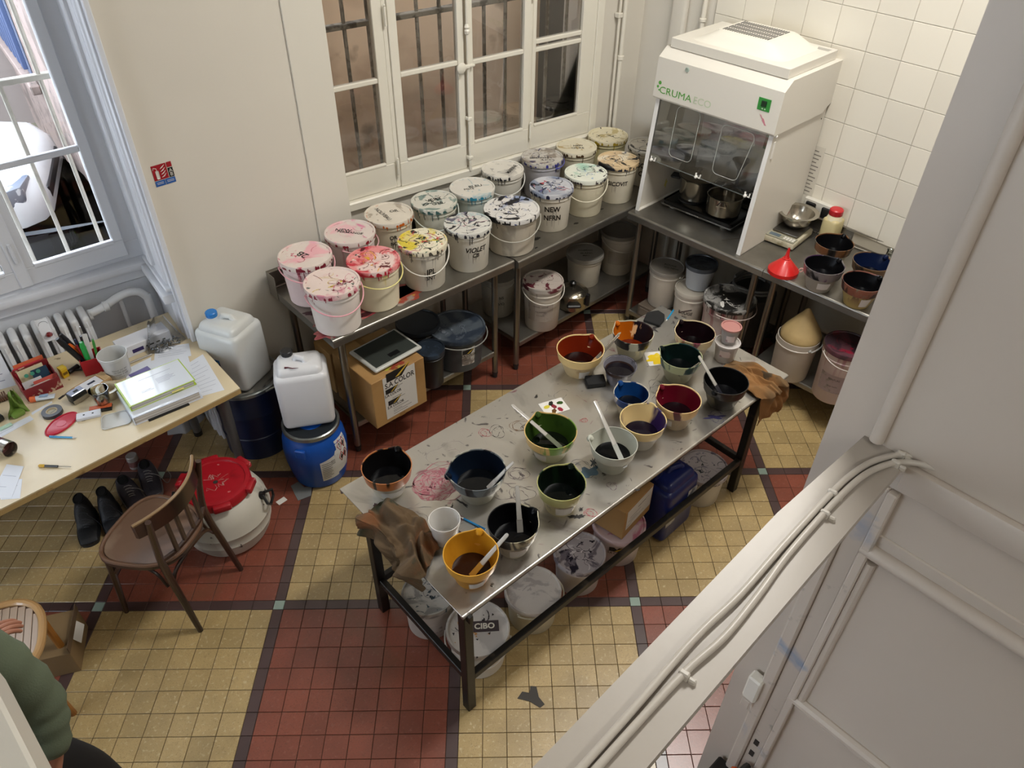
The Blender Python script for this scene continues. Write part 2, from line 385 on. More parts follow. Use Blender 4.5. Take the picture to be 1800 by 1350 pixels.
b = MB(); b.box(2.90,2.99,-.055,-.035,.685,.71,.006); b.lathe([(.006,-.004),(.028,-.002),(.032,.008),(.022,.014),(.006,.016)],16,T(2.925,-.05,.70,rx=pi/2)); b.box(2.97,3.03,-.05,-.02,.69,.705,.004); b.build('window_handle', TW, bw)
for x in (2.455,3.495):
    b = MB()
    for z in (.12,1.0): b.tube([(x,-.02,z),(x,-.02,z+.10)],.008,8); b.lathe([(.003,0),(.008,.006),(.003,.014)],8,T(x,-.02,z+.10))
    b.build('hinge', TW, bw)
wb2 = thing('window_bars', (0,1.40,1.05), 0, 'rusty grey iron bars behind the wide back window', 'grille')
IB = M('worn_iron', '#A9A49A', .6, .2, stains=(('#6A6258',8,.52,.62,1,(1,1,.4)),('#8B867C',30,.5,.6,2)))
for x in (2.17,2.335,2.49,2.66,2.82,2.98,3.15,3.315,3.485,3.66,3.84,4.01): MB().tube([(x,0,0),(x,0,1.95)],.0125,8).build('bar', IB, wb2)
MB().box(2.05,4.3,-.025,.025,.99,1.02,.004).build('cross_bar', M('rusty_bar','#8A8478',.7,stains=(('#4E463C',14,.5,.6,3),)), wb2)
# courtyard corridor seen through the back window
CW = M('corridor_plaster', '#C6AC90', .8, var=.12, vscale=1.3, stains=(('#B59A80',1.6,.5,.62,4),('#75624E',2.4,.6,.7,5)), coord='World')
struct(MB().box(1.3,5.3,2.45,2.6,-.1,CEIL).build('wall_corridor', CW, sm=0))
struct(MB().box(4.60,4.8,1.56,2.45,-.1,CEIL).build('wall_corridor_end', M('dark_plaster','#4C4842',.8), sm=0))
struct(MB().box(1.25,1.4,1.5,2.6,-.1,CEIL).build('wall_corridor_start', CW, sm=0))
# ---- right wall: ceramic tiles, each its own piece
WT = M('glazed_tile', '#DDD7C9', .14, rnd=.05, coat=.25)
wr = bpy.data.objects['wall_right']
struct(MB().box(0,7.3,-.006,0,0,4.0).build('trim_4', M('tile_grout','#B3AC9D',.7), None, (*rwp(.535),0), RW, sm=0))
tb = MB(); tb.box(.0015,.2085,-.0105,-.005,.0015,.2035,.0016); tme = tb.mesh('wall_tile', WT, sm=0)
tl = [( c, r) for c in range(12) for r in range(-1,9)]
for c,r in tl:
    o = bpy.data.objects.new('wall_tile', tme); C.objects.link(o); o.parent = bpy.data.objects['trim_4']; o.location = (.005+c*.21, 0, 1.185+r*.205)
    o.rotation_euler = (random.uniform(-.003,.003),0,0)
# pipes in the far corner
PP = M('pipe_paint', '#DCD6C8', .4)
p = thing('pipe', (4.262,1.085,0), 0, 'white painted heating pipe beside the right edge of the back window', 'pipe')
MB().tube([(0,0,0),(0,0,CEIL-.01)],.016,12).build('tube', PP, p); MB().lathe([(.017,0),(.024,.004),(.024,.028),(.017,.032)],12,T(0,0,1.62)).build('coupling', PP, p)
p = thing('pipe', (4.225,1.095,0), 0, 'thinner white pipe running close to the back window frame', 'pipe')
MB().tube([(0,0,0),(0,0,CEIL-.01)],.009,10).build('tube', PP, p); MB().box(-.02,.02,-.012,.03,1.9,1.93,.003).build('clip', PP, p)
p = thing('pipe', (rwp(.60)[0]-.03,.60,0), 0, 'white painted pipe at the left edge of the wall tiles', 'pipe')
MB().tube([(0,0,0),(0,0,CEIL-.01)],.016,12).build('tube', PP, p); MB().lathe([(.017,0),(.023,.003),(.023,.02),(.017,.024)],12,T(0,0,1.94)).build('coupling', PP, p)
struct(MB().box(-.12,.0,-.05,.0,0,CEIL,.02,seg=3).build('trim_5', WALL, None, (*rwp(.74),0), RW))
# baseboards
struct(MB().box(0,1.08,-.016,0,0,.11,.003).build('baseboard_back', M('base_paint','#A9A49A',.5), None, (*fw(0),0), FA, sm=0))

# ================================================================== FOREGROUND partition wall with mouldings and the boxed beam
PW = M('partition_paint', '#C4B9AD', .42, var=.03, vscale=2, bump=.08, bscale=25, coord='World')
PB = M('beam_paint', '#B2AAA0', .4, var=.03, vscale=3, bump=.1, bscale=25, coord='World')
PA = radians(-83.5); P0 = (1.791,-2.312)     # local x runs towards the viewer along the wall
wpart = wallbox('wall_partition', P0, (P0[0]+3.9*cos(PA), P0[1]+3.9*sin(PA)), .12, 0, CEIL, PW)
def pt_(name, b): return struct(b.build(name, PW, None, (*P0,0), PA))
b = MB(); b.tube([(.118,-.006,2.06),(.118,-.006,CEIL)],.017,12); pt_('trim_6', b)
b = MB(); b.box(.20,3.8,-.020,.005,1.965,2.045,.009,seg=2); b.tube([(.19,-.004,1.735),(3.8,-.004,1.735)],.022,12); b.box(.19,3.8,-.006,.004,1.775,1.80,.003); pt_('trim_7', b)
b = MB(); b.box(.10,.14,-.03,.005,0,1.95,.006); b.box(.14,.19,-.012,.005,0,1.95,.003); b.box(.19,.215,-.024,.005,0,1.95,.004); struct(b.build('trim_8', M('jamb_paint','#C4B9AD',.42,stains=(('#8E9AAE',7,.60,.68,3,(1,1,.5),.5,(0,1.2)),('#A49C92',16,.62,.70,6))), None, (*P0,0), PA))
b = MB(); b.tube([(.225,-.004,.99),(.225,-.004,1.70)],.014,10); b.tube([(.19,-.006,.985),(3.8,-.006,.985)],.02,10); b.box(.19,3.8,-.01,.004,.93,.955,.004); pt_('trim_9', b)
# strike-plate holes and the lock box on the jamb
dk = M('dark_hole', '#2A2420', .8)
for z in (.60,.52): tag(MB().box(.155,.172,-.016,-.011,z,z+.03).build('strike_plate', dk, None, (*P0,0), PA, sm=0), 'dark square latch hole in the white door jamb, '+('upper' if z > .55 else 'lower')+' of the two', 'latch plate')
t = thing('lock_case', (P0[0]+.075*cos(PA)-.02, P0[1]+.075*sin(PA)-.012, .86), PA, 'white painted lock box on the edge of the partition below the beam', 'lock')
MB().box(-.02,.028,-.03,.012,0,.12,.006).build('case', M('lock_paint','#E0DCD2',.35), t); MB().box(-.012,.018,-.034,-.03,-.045,0,.002).build('plate', PW, t)
# the beam: boxed steel running away from the wall, top at 2.05
BA = radians(8.6); B0 = (1.80,-2.40)
bm_ = struct(MB().prism([(.0,.0),(-.36,.021),(-3.6,.016),(-3.6,-.106),(-.03,-.108),(.012,-.135)],2.026,2.05).build('trim_10', PB, None, (*B0,0), BA, sm=0))
def smooth0(pts, n=5):
    P = [Vector(p) for p in pts]; out = []
    for i in range(len(P)-1):
        p0, p1, p2, p3 = P[max(i-1,0)], P[i], P[i+1], P[min(i+2,len(P)-1)]
        for k in range(n):
            s_ = k/n; out.append(.5*((2*p1)+(-p0+p2)*s_+(2*p0-5*p1+4*p2-p3)*s_*s_+(-p0+3*p1-3*p2+p3)*s_**3))
    return out+[P[-1]]
def cable(pts, clips, lab):
    t = thing('cable', (B0[0],B0[1],2.05), BA, lab, 'cable')
    MB().tube(smooth0([(x,y,z) for x,y,z in pts]),.0072,12).build('sheath', M('cable_paint','#C0B9AF',.35), t, sm=60)
    for x,y in clips:
        b = MB(); b.box(-.006,.006,-.010,.010,-.004,.0175,.003,mat=T(x,y,0,rz=.15)); b.box(-.005,.005,-.024,-.008,-.004,.010,.003,mat=T(x,y,0,rz=.15)); b.build('clip', M('clip_paint','#CCC6BC',.35), t)
cz = .0085
cable([(.020,-.26,.004),(.012,-.19,.008),(.008,-.139,cz),(.002,-.108,cz),(-.018,-.084,cz),(-.083,-.053,cz),(-.158,-.039,cz),(-.232,-.035,cz),(-.425,-.034,cz),(-.60,-.037,cz),(-.75,-.030,cz),(-1.0,-.036,cz),(-1.6,-.038,cz),(-3.4,-.036,cz)], ((-.011,-.090),(-.235,-.036)), 'white painted cable on the beam, nearer the tables')
cable([(.012,-.28,.004),(.006,-.21,.008),(.000,-.155,cz),(-.016,-.121,cz),(-.048,-.090,cz),(-.107,-.066,cz),(-.177,-.055,cz),(-.296,-.051,cz),(-.459,-.053,cz),(-.58,-.062,cz),(-.70,-.066,cz),(-.813,-.056,cz),(-1.0,-.054,cz),(-1.6,-.056,cz),(-3.4,-.054,cz)], ((-.047,-.093),(-.300,-.053),(-.813,-.058)), 'white painted cable on the beam, nearer the partition wall')
# the landing the viewer stands beside, at the lower left
struct(MB().box(-3.9,.0,-6.3,-2.3,1.95,2.05).build('floor_landing', M('landing_under','#CFCBC1',.6), sm=0))
# parapet rail at the lower left, close to the viewer
struct(MB().box(-.30,.0,-1.4,.22,2.05,2.2,.006).build('trim_11', M('rail_paint','#CFCBC1',.4), None, (.088,-2.115,0), radians(8.97)))
# orange drill case on the floor beyond the jamb
t = thing('power_tool', (2.02,-2.50,0), .1, 'orange and black tool on the floor behind the white door jamb', 'tool')
OR = M('orange_plastic', '#D2571B', .4)
t.location = (1.645,-2.50,0)
# ceiling light panels
for i,((lx,ly),sx,sy,pw) in enumerate(LAMPS):
    t = thing('ceiling_light', (lx,ly,CEIL-.07), 0, 'flat rectangular ceiling light panel above '+('the steel dye table','the partition wall','the foot of the stairs','the near left of the room')[i], 'ceiling light', 'ceiling light panels')
    MB().box(-sx/2-.02,sx/2+.02,-sy/2-.02,sy/2+.02,.0,.07,.006).build('housing', M('lamp_housing','#E8E6E0',.4), t)
# ================================================================== STEEL WORKBENCHES along the walls
def bench(x, y, az, L_, D_, label, legs, top=.90, shelf=.235, mat=None, ends=True, shelf_x=None, splash=True, group='steel workbenches'):
    t = thing('workbench', (x,y,0), az, label, 'workbench', group)
    b = MB(); b.box(0,L_,.012,D_,top-.004,top); b.tube([(0,.014,top-.014),(L_,.014,top-.014)],.014,12); b.box(0,L_,0,.004,top-.05,top-.012)
    for xx in (0,L_-.003): b.box(xx,xx+.003,.004,D_,top-.05,top-.003)
    b.box(0,L_,D_-.003,D_,top-.05,top); b.build('worktop', mat or STEEL, t)
    if splash:
        b = MB(); b.box(0,L_,D_-.012,D_-.008,top,top+.10); b.box(0,L_,D_-.03,D_,top+.095,top+.10,.001); b.box(0,L_,D_-.05,D_-.008,top-.002,top+.012,.004)
        if ends: b.box(-.003,0,D_-.10,D_,top-.05,top+.10)
        b.build('backsplash', STEELT, t)
    for lx in legs:
        for ly in (.065,D_-.07):
            lg = MB(); lg.tube([(lx,ly,.045),(lx,ly,top-.012)],.02,14); lg.build('leg', STEELT, t)
            f = MB(); f.lathe([(.012,0),(.017,.004),(.017,.028),(.0205,.034),(.0205,.05)],14,T(lx,ly,0)); f.build('foot', M('grey_rubber','#2B2A28',.6), t)
        b = MB(); b.box(lx-.03,lx+.03,.045,.085,top-.05,top-.005,.002); b.build('bracket', STEELT, t)
    s0, s1 = shelf_x or (legs[0]+.01, legs[-1]-.01)
    b = MB(); b.box(s0,s1,.05,D_-.05,shelf-.004,shelf); b.tube([(s0,.05,shelf-.008),(s1,.05,shelf-.008)],.008,10); b.box(s0,s1,.044,.048,shelf-.035,shelf-.008); b.box(s0,s0+.003,.05,D_-.05,shelf-.03,shelf); b.box(s1-.003,s1,.05,D_-.05,shelf-.03,shelf)
    b.build('shelf', STEEL, t)
    return t
RED_S = ('#7E1C28', 5, .55, .60, 4, (1,1,1), 1.2, (0.05,.10,0))
STB1 = M('paint_stained_steel', '#8E8A82', .36, .6, var=.1, vscale=9, stains=(('#8A1E2A',5.5,.50,.60,14,(1,1,1),1.4),('#5E1018',9,.56,.60,3,(1,1,1),1),('#B8A23C',14,.70,.74,6)))
BE1 = bench(1.49,.165,radians(5.1),1.272,.70,'steel workbench under the fire sign, left end, with red dye stains', (.075,1.165), mat=STEEL, shelf_x=(.09,1.14), shelf=.235)
BE2 = bench(2.766,.25,radians(7.3),1.60,.66,'steel workbench below the back window, carrying the second half of the bucket rows', (.055,1.50), shelf=.235)
HBE = bench(3.764,.354,radians(-81.5),1.038,.70,'steel workbench in the corner carrying the white fume hood', (.065,.97), shelf=.12, ends=False, shelf_x=(.08,.95))
RBE = bench(3.9185,-.6745,radians(-81.5),1.45,.70,'steel workbench against the tiled wall with four dye bowls and the red funnel', (.06,1.38), shelf=.235, ends=False)
# dried dye spills on the first bench
def blob(name, par, loc, rx, ry, mat, seed, n=40, th=.0008, spikes=.35, rz=0):
    rd = random.Random(seed); ph = [(rd.uniform(0,6.28), rd.randint(2,9), rd.uniform(.2,1)) for _ in range(6)]
    poly = []
    for k in range(n):
        a = 2*pi*k/n; r = 1+spikes*sum(w_*sin(m_*a+p_) for p_,m_,w_ in ph)/3
        poly.append((rx*r*cos(a), ry*r*sin(a)))
    b = MB(); b.prism(poly, 0, th); o = b.build(name, mat, par, loc, rz); return o
DYE = M('dried_red_dye', '#7A2630', .5, stains=(('#A45A56',9,.45,.6,3,(1,1,1),1),('#8C8378',16,.55,.62,8)))
DYED = M('dried_dark_dye', '#3A1018', .35)
blob('dye_stain', BE1, (.36,.17,.9), .30,.10, DYE, 4, 60); blob('dye_stain', BE1, (.09,.10,.9004), .14,.07, DYE, 9, 50)
blob('dye_stain', BE1, (.53,.13,.9), .13,.08, M('dried_orange_dye','#8E3A2A',.5,stains=(('#B48A3A',18,.6,.66,3),('#8C8378',12,.5,.6,8))), 5, 50)
blob('dye_stain', BE1, (.05,.30,.9), .045,.022, DYED, 2, 30, rz=-.6); blob('dye_stain', BE1, (.26,.10,.9006), .05,.02, DYED, 12, 30)
for i,(x,y) in enumerate(((.98,.1),(1.12,.16),(1.2,.30),(1.05,.34))): blob('ink_stain', BE1, (x,y,.9), .012,.008, INK, i+20, 20)
for i,(x,y,r) in enumerate(((.28,.13,.03),(.33,.22,.012),(.62,.1,.02),(.9,.12,.014),(.20,.05,.012))): blob('ink_stain', BE2, (x,y,.9), r,r*.5, INK, i+40, 24)
b = MB(); b.tube([(.0,.03,.9005),(-.02,.14,.9005),(-.03,.30,.9005)],.0035,6); b.build('ink_stain', INK, BE2)

# ================================================================== PAINT BUCKETS
def bucket(x, y, R, H, z, lab, name='bucket', body='#C9C2B2', lid='#C8C0B0', splat=(), drips=(), rim=None, text=(), lidtext=(), bail=None, k=.885, group=None, cat='bucket', ring2=False, lidded=True, seed=0, side=(), bailcol=None, lidmat=None, rz=0, label_plate=None):
    t = thing(name, (x,y,z), 0, lab, cat, group)
    ph = atan2(CAMP.y-y, CAMP.x-x)
    r0, r1 = R*k*.93, R*.93
    bodm = M(f'bucket_body_{body}_{seed}', body, .42, stains=tuple((c,22,.60-.05*i,.66-.04*i,seed+i,(1,1,.10),.2,(H*.35,H*.95)) for i,c in enumerate(drips))+tuple((c,5,.56,.62,seed+9,(1,1,.5),.5) for c in side), sub=.0, var=.05, vscale=6)
    def rr(zz): return r0+(r1-r0)*zz/H
    hb = H*.80
    b = MB(); b.lathe([(r0*.96,0),(r0,.006),(rr(hb),hb),(rr(hb)+.006,hb+.002),(rr(hb)+.006,hb+.010),(rr(H),hb+.012),(rr(H),H-.012)]+([] if lidded else [(r1-.004,H-.012),(rr(.02)-.004,.02)]),40)
    b.build('body', bodm, t)
    if lidded:
        lm = lidmat or M(f'bucket_lid_{lid}_{seed}', lid, .40, stains=tuple((c,s_[0],s_[1],s_[2],seed*3+i+1,(1,1,1),s_[3]) for i,(c,*s_) in enumerate(splat)), var=.04, vscale=9)
        b = MB(); b.lathe([(R*.955,H-.030),(R,H-.028),(R,H-.006),(R*.985,H),(R*.93,H),(R*.91,H-.007),(.3*R,H-.007),(0.001,H-.0075)],40,cap1=True,cap0=False)
        b.build('lid', lm, t)
        if splat:
            rd = random.Random(seed*7+1)
            ctr = [(R*.5*rd.uniform(-1,1), R*.5*rd.uniform(-1,1)) for _ in range(3)]
            for ci,(c,*s_) in enumerate(splat):
                b = MB(); dark = sum(lin(c)[:3]) < .25
                for q in range(9 if dark else 5):      # drops and runs
                    cx_, cy_ = rd.choice(ctr); px_, py_ = cx_+rd.gauss(0,R*.28), cy_+rd.gauss(0,R*.28); rr_ = rd.uniform(.002,.007)*(1.5 if q == 0 else 1)
                    if hypot(px_,py_) > R*.86: continue
                    el = rd.uniform(1,2.2); an = rd.uniform(0,pi); pts_ = []
                    for kk in range(14):
                        a = 2*pi*kk/14; k_ = rr_*(1+.35*sin(3*a+q)+.25*sin(5*a)); x_, y_ = k_*el*cos(a), k_*sin(a); pts_.append((px_+x_*cos(an)-y_*sin(an), py_+x_*sin(an)+y_*cos(an)))
                    b.bm.faces.new([b.bm.verts.new((x_,y_,H-.0063+.0001*ci)) for x_,y_ in pts_])
                for q in range(7 if dark else 4):      # thrown threads of paint
                    a0 = rd.uniform(0,2*pi); x_, y_ = rd.gauss(0,R*.4), rd.gauss(0,R*.4); prev = None; cv = rd.uniform(-.35,.35); ww = rd.uniform(.0008,.0022)
                    for kk in range(rd.randint(7,20)):
                        x_ += .006*cos(a0); y_ += .006*sin(a0); a0 += cv*rd.uniform(.3,1.4)
                        if hypot(x_,y_) > R*.88: break
                        w2_ = ww*(.5+rd.random()); c2 = [b.bm.verts.new((x_-w2_*sin(a0),y_+w2_*cos(a0),H-.0062+.0001*ci)), b.bm.verts.new((x_+w2_*sin(a0),y_-w2_*cos(a0),H-.0062+.0001*ci))]
                        if prev: b.bm.faces.new((prev[0],prev[1],c2[1],c2[0]))
                        prev = c2
                b.build('paint_splatter', M(f'splat_{c}', c, .35), t, sm='raw')['kind'] = 'stuff'
        if rim:
            b = MB(); rd = random.Random(seed+77)           # grime line round the lid groove
            for kk in range(40):
                if rd.random() < .25: continue
                a0 = 2*pi*kk/40; a1 = a0+2*pi/40*rd.uniform(.5,1); ra_, rb_ = R*(.915-.03*rd.random()**3), R*.93
                b.bm.faces.new([b.bm.verts.new((r_*cos(a),r_*sin(a),H-.0004)) for r_,a in ((rb_,a0),(rb_,a1),(rb_+.0025,a1),(rb_+.0025,a0))])
                b.bm.faces.new([b.bm.verts.new((r_*cos(a),r_*sin(a),H-.0066)) for r_,a in ((ra_,a0),(ra_,a1),(R*.91,a1),(R*.91,a0))])
            b.build('rim_grime', M(f'drip_{rim}', rim, .3), t, sm='raw')['kind'] = 'stuff'
            b = MB(); rd = random.Random(seed+5)
            for kk in range(44):
                a0 = rd.uniform(0,2*pi); wdt = rd.uniform(.03,.16); hh = rd.uniform(.008,.026)
                poly = []
                q = [(a0-wdt/2,H-.027),(a0+wdt/2,H-.027),(a0+wdt/2,H-.027+hh*.6),(a0,H-.027+hh),(a0-wdt/2,H-.027+hh*.8)]
                vs = [b.bm.verts.new(((R+.0008)*cos(a),(R+.0008)*sin(a),zz)) for a,zz in q]; b.bm.faces.new(vs)
                if kk % 3 == 0:
                    ln = rd.uniform(.01,.05); rw = .0022; zt = H-.03
                    for s_ in range(4):
                        za, zb = zt-ln*s_/4, zt-ln*(s_+1)/4
                        ra, rb_ = (rr(za)+.0075 if za > hb else rr(za)+.0012), (rr(zb)+.0075 if zb > hb else rr(zb)+.0012)
                        dw = rw/R
                        vs = [b.bm.verts.new((r_*cos(a),r_*sin(a),zz)) for r_,a,zz in ((ra,a0-dw,za),(ra,a0+dw,za),(rb_,a0+dw,zb),(rb_,a0-dw,zb))]; b.bm.faces.new(vs)
            b.build('paint_drips', M(f'drip_{rim}', rim, .3), t, sm='raw')['kind'] = 'stuff'
    if bail is not None:
        sag, ang = bail[:2]; pts = []
        for i in range(25):
            a = pi*i/24; pts.append(((R*1.03+.006*sin(a))*cos(a), (R*1.03+.006*sin(a))*sin(a), H-.045-sag*sin(a)))
        m_ = T(rz=ph+ang-pi/2); b = MB(); b.tube(pts,.0038,7,mat=m_)
        for s_ in (1,-1): b.lathe([(.011,0),(.011,.006),(.006,.010)],10,m_@T(s_*(R*.93),0,H-.045,ry=s_*pi/2))
        b.build('handle', M(f'bail_{bailcol or body}', bailcol or body, .35), t)
    for (s, size, zc, dphi, *o_) in text:
        sh = o_[0] if o_ else 0
        letters(s, size, lambda u,v: Vector(((rr(zc+v)+.0012)*cos(ph+dphi+u/R), (rr(zc+v)+.0012)*sin(ph+dphi+u/R), zc+v)), INK, t, bold=size*.022, jitter=size*.02, shear=sh)
        # runs below the letters
        b = MB(); rd = random.Random(seed+len(s))
        for q in range(5):
            a0 = ph+dphi+rd.uniform(-.5,.5)*len(s)*size*.6/R; ln = rd.uniform(.02,.09); zt = zc
            vs = [b.bm.verts.new(((rr(zz)+.0012)*cos(a), (rr(zz)+.0012)*sin(a), zz)) for a,zz in ((a0-.006,zt),(a0+.006,zt),(a0+.003,max(.01,zt-ln)),(a0-.003,max(.01,zt-ln)))]; b.bm.faces.new(vs)
        b.build('paint_drips', M('ink_runs','#4A443C',.5), t, sm='raw')['kind'] = 'stuff'
    for (s, size, dx, dy, rot) in lidtext:
        # reading direction relative to the viewer (rot 0 = upright for the viewer)
        a = ph+pi/2+rot; ca, sa = cos(a), sin(a)
        letters(s, size, lambda u,v: Vector((dx*cos(ph+pi/2)-dy*cos(ph)+u*ca-v*sa, dx*sin(ph+pi/2)-dy*sin(ph)+u*sa+v*ca, H-.0058)), INK, t, bold=size*.012, jitter=size*.03)
    if label_plate:
        (dphi, wd, z0, z1, col, lines) = label_plate
        b = MB(); n = 10
        for i in range(n):
            a0, a1 = ph+dphi-wd/2+wd*i/n, ph+dphi-wd/2+wd*(i+1)/n
            vs = [b.bm.verts.new(((rr(zz)+.0009)*cos(a), (rr(zz)+.0009)*sin(a), zz)) for a,zz in ((a0,z0),(a1,z0),(a1,z1),(a0,z1))]; b.bm.faces.new(vs)
        b.build('paper_label', M(f'label_{col}', col, .6, stains=(('#8A8078',16,.55,.62,seed),)), t, sm='raw')
        for (s, size, zc) in lines:
            letters(s, size, lambda u,v: Vector(((rr(zc)+.0016)*cos(ph+dphi+u/R), (rr(zc)+.0016)*sin(ph+dphi+u/R), zc+v)), M('print_grey','#3C3A38',.6), t)
    return t
def sp(*a): return a
FB = 'paint buckets in the front row on the benches'; BB = 'paint buckets in the back row on the benches'
S_RED = (('#A8283C',6,.54,.60,1.5),('#D6A0A4',5,.48,.60,.6),('#4A1420',14,.62,.66,2))
# front row
bucket(1.587,.624,.147,.27,.90,'pinkish paint bucket marked 2B on its lid, at the left end of the bench',body='#D9C4C2',lid='#D6C9C0',splat=(('#C0566A',7,.60,.66,1),('#E0A8AE',5,.52,.6,.5)),drips=('#B8405A',),rim='#7A2032',lidtext=(('2B',.062,-.01,.01,2.2),),bail=(.045,.15),bailcol='#DDA4AA',seed=1,group=FB,side=())
bucket(1.586,.291,.147,.27,.90,'white paint bucket with pink lid and hanging pink handle, nearest the bench corner',body='#DDD5CE',lid='#D8C6BE',splat=(('#C87F8E',6,.56,.64,1.2),('#C9B23C',9,.66,.69,1),('#4A5A50',9,.66,.69,2),('#7A1C34',16,.68,.70,1)),drips=('#C9788A',),rim='#8E2C3E',bail=(.075,.25),bailcol='#DDA0A8',seed=2,group=FB)
bucket(1.866,.366,.146,.27,.90,'paint bucket with bright pink-red splashed lid and yellow rim drips',body='#DCD2B8',lid='#D88A88',splat=(('#B81E34',7,.50,.60,1.6),('#D8C0B8',5,.56,.62,.8),('#5A1018',11,.62,.66,2.2),('#D8A030',9,.68,.71,.5)),drips=('#CDBE7A',),rim='#B02032',bail=(.055,.45),bailcol='#D8CE86',seed=3,group=FB)
bucket(2.19,.392,.142,.27,.90,'paint bucket with yellow, red and green swirled lid and low-hanging handle',body='#D6D0C2',lid='#D8D0B8',splat=(('#CDB93C',5,.52,.60,1.2),('#B02430',8,.62,.66,2),('#3C6048',8,.63,.67,1.5),('#C896A0',6,.60,.66,1),('#2A241E',14,.64,.67,2)),drips=('#8A8478',),rim='#4A463E',text=(('JPL',.05,.13,.30,.1),('SNT',.035,.09,.28,.1)),bail=(.10,.12),bailcol='#D6D2C8',seed=4,group=FB)
bucket(2.511,.413,.141,.27,.90,'paint bucket marked VIOLET CB in dripping black letters',body='#D8D3C6',lid='#C6C4BC',splat=(('#8EA8AC',5,.52,.60,1),('#201E22',8,.60,.63,2.6),('#5C5A68',7,.58,.64,1.4),('#B08A94',6,.64,.68,.5)),drips=(),rim='#2A2A34',text=(('VIOLET',.045,.155,.36,.2),('CB',.036,.118,.34,.1)),seed=5,group=FB)
bucket(2.844,.435,.172,.26,.90,'widest paint bucket, grey-smeared with black-splattered lid and handle',body='#B9B0A0',lid='#CCC9C4',splat=(('#8690A8',4,.52,.60,1),('#16161A',4.5,.60,.62,1.5),('#16161A',12,.62,.64,3),('#3E4A7A',9,.66,.69,1.5)),drips=('#3A3630',),side=('#9A9284',),rim='#16161A',bail=(.09,.1),bailcol='#A8A498',seed=6,group=FB)
bucket(3.22,.52,.142,.27,.90,'paint bucket marked NEW NFRN in black capitals',body='#DAD4C6',lid='#B8B8BC',splat=(('#7C8494',5,.48,.60,1),('#1A1A22',7,.63,.66,2),('#B04048',7,.70,.72,.5),('#4A5078',9,.58,.64,2)),rim='#1E2038',text=(('NEW',.05,.165,.10,0),('NFRN',.05,.105,.12,0)),seed=7,group=FB)
bucket(3.532,.55,.142,.27,.90,'cream paint bucket with pale swirled lid and handle hanging in front',body='#DCD5BC',lid='#D8DACC',splat=(('#9CC0AC',4,.54,.62,.8),('#8EA8C8',4,.58,.66,.8),('#1E2230',10,.66,.68,1)),drips=('#A89A70',),rim='#3A3238',bail=(.095,.1),bailcol='#D8D2BC',seed=8,group=FB)
bucket(3.839,.574,.142,.275,.90,'paint bucket marked SICOVIT with tan and black splashed lid',body='#DDD6C2',lid='#CDB48E',splat=(('#17130F',4.5,.56,.59,1.5),('#E0D4BC',5,.55,.62,.8),('#2A3448',12,.62,.66,1)),rim='#1C2230',text=(('SICOVIT',.042,.15,.12,0),),seed=9,group=FB)
# back row
bucket(1.904,.716,.146,.27,.90,'paint bucket with pink rim marked NEW PERMANGE on its lid',body='#D8C8C4',lid='#D2C4BC',splat=(('#D07A98',5,.64,.68,.5),('#DDB0B4',6,.56,.62,.5)),drips=('#B04A60',),rim='#8A2030',lidtext=(('NEW',.042,-.035,.03,-.35),('PERMANGE',.03,.0,-.005,-.38)),bail=(.03,1.2),bailcol='#D8A8AC',seed=11,group=BB)
bucket(2.195,.787,.146,.27,.90,'paint bucket with orange-stained rim marked OR on lid and side',body='#D8CDB4',lid='#D2C9BA',splat=(('#A89C8C',8,.58,.64,1),),drips=('#C88A3A',),rim='#C06018',text=(('OR',.035,.17,.10,0),('NO',.03,.13,.12,0)),lidtext=(('OR',.036,.03,.03,.15),('NOUVEAU',.036,-.035,.0,-1.1)),seed=12,group=BB)
bucket(2.503,.775,.143,.27,.90,'paint bucket with green-stained rim marked VERT G38 on its lid',body='#CFCDBE',lid='#C9C6BA',splat=(('#7E9088',8,.56,.62,1.2),('#3E4A46',14,.64,.67,1)),drips=('#8AA69C',),rim='#3E5E5C',lidtext=(('VERT',.046,.0,.02,.35),('G38',.040,.02,-.035,.3)),bail=(.085,.2),bailcol='#C6CCC4',seed=13,group=BB)
bucket(2.799,.796,.145,.27,.90,'paint bucket with bright turquoise rim marked BLEU PG15 on its lid',body='#BCC4BC',lid='#CFCAC0',splat=(('#9EB4B8',6,.60,.66,.8),),drips=('#9CB4B4',),rim='#2E7E96',lidtext=(('BLEU',.04,.02,.02,.3),('PG15',.03,-.02,-.02,.25)),seed=14,group=BB)
bucket(3.118,.911,.141,.27,.90,'paint bucket marked MARINE along one side of its lid',body='#D2CEC4',lid='#D4CFC4',splat=(('#A8A49C',7,.60,.66,1),),rim='#26282E',lidtext=(('MARINE',.040,.06,.0,1.15),),bail=(.08,.2),bailcol='#CFCFCA',seed=15,group=BB)
bucket(3.454,.918,.144,.27,.90,'paint bucket with violet-blue stained rim and greyish lid',body='#B8B6BC',lid='#BEB9B0',splat=(('#8E8478',7,.52,.60,1.5),('#3A3454',12,.62,.66,1)),drips=('#7A78B0',),rim='#3C3C8A',lidtext=(('BROWN',.034,-.02,-.02,.1),('6.215',.028,.03,-.05,.1)),bail=(-.01,2.4),bailcol='#5A5AA0',seed=16,group=BB)
bucket(3.757,.916,.144,.27,.90,'cream paint bucket marked NEW OCRE on a brown-rimmed lid',body='#D0C8B0',lid='#D2CAB2',splat=(('#B09A6A',8,.58,.64,1),),drips=('#B0A078',),rim='#4A3620',lidtext=(('NEW',.03,.01,.02,.1),('OCRE',.034,.01,-.02,.1)),seed=17,group=BB)
bucket(4.076,.944,.146,.27,.90,'yellowish paint bucket at the far end of the back row, against the wall',body='#D8D0A8',lid='#D6CDB0',splat=(('#B4A474',7,.58,.64,1),('#4A4438',18,.66,.68,1)),drips=('#C8B45A',),rim='#A8902C',seed=18,group=BB)
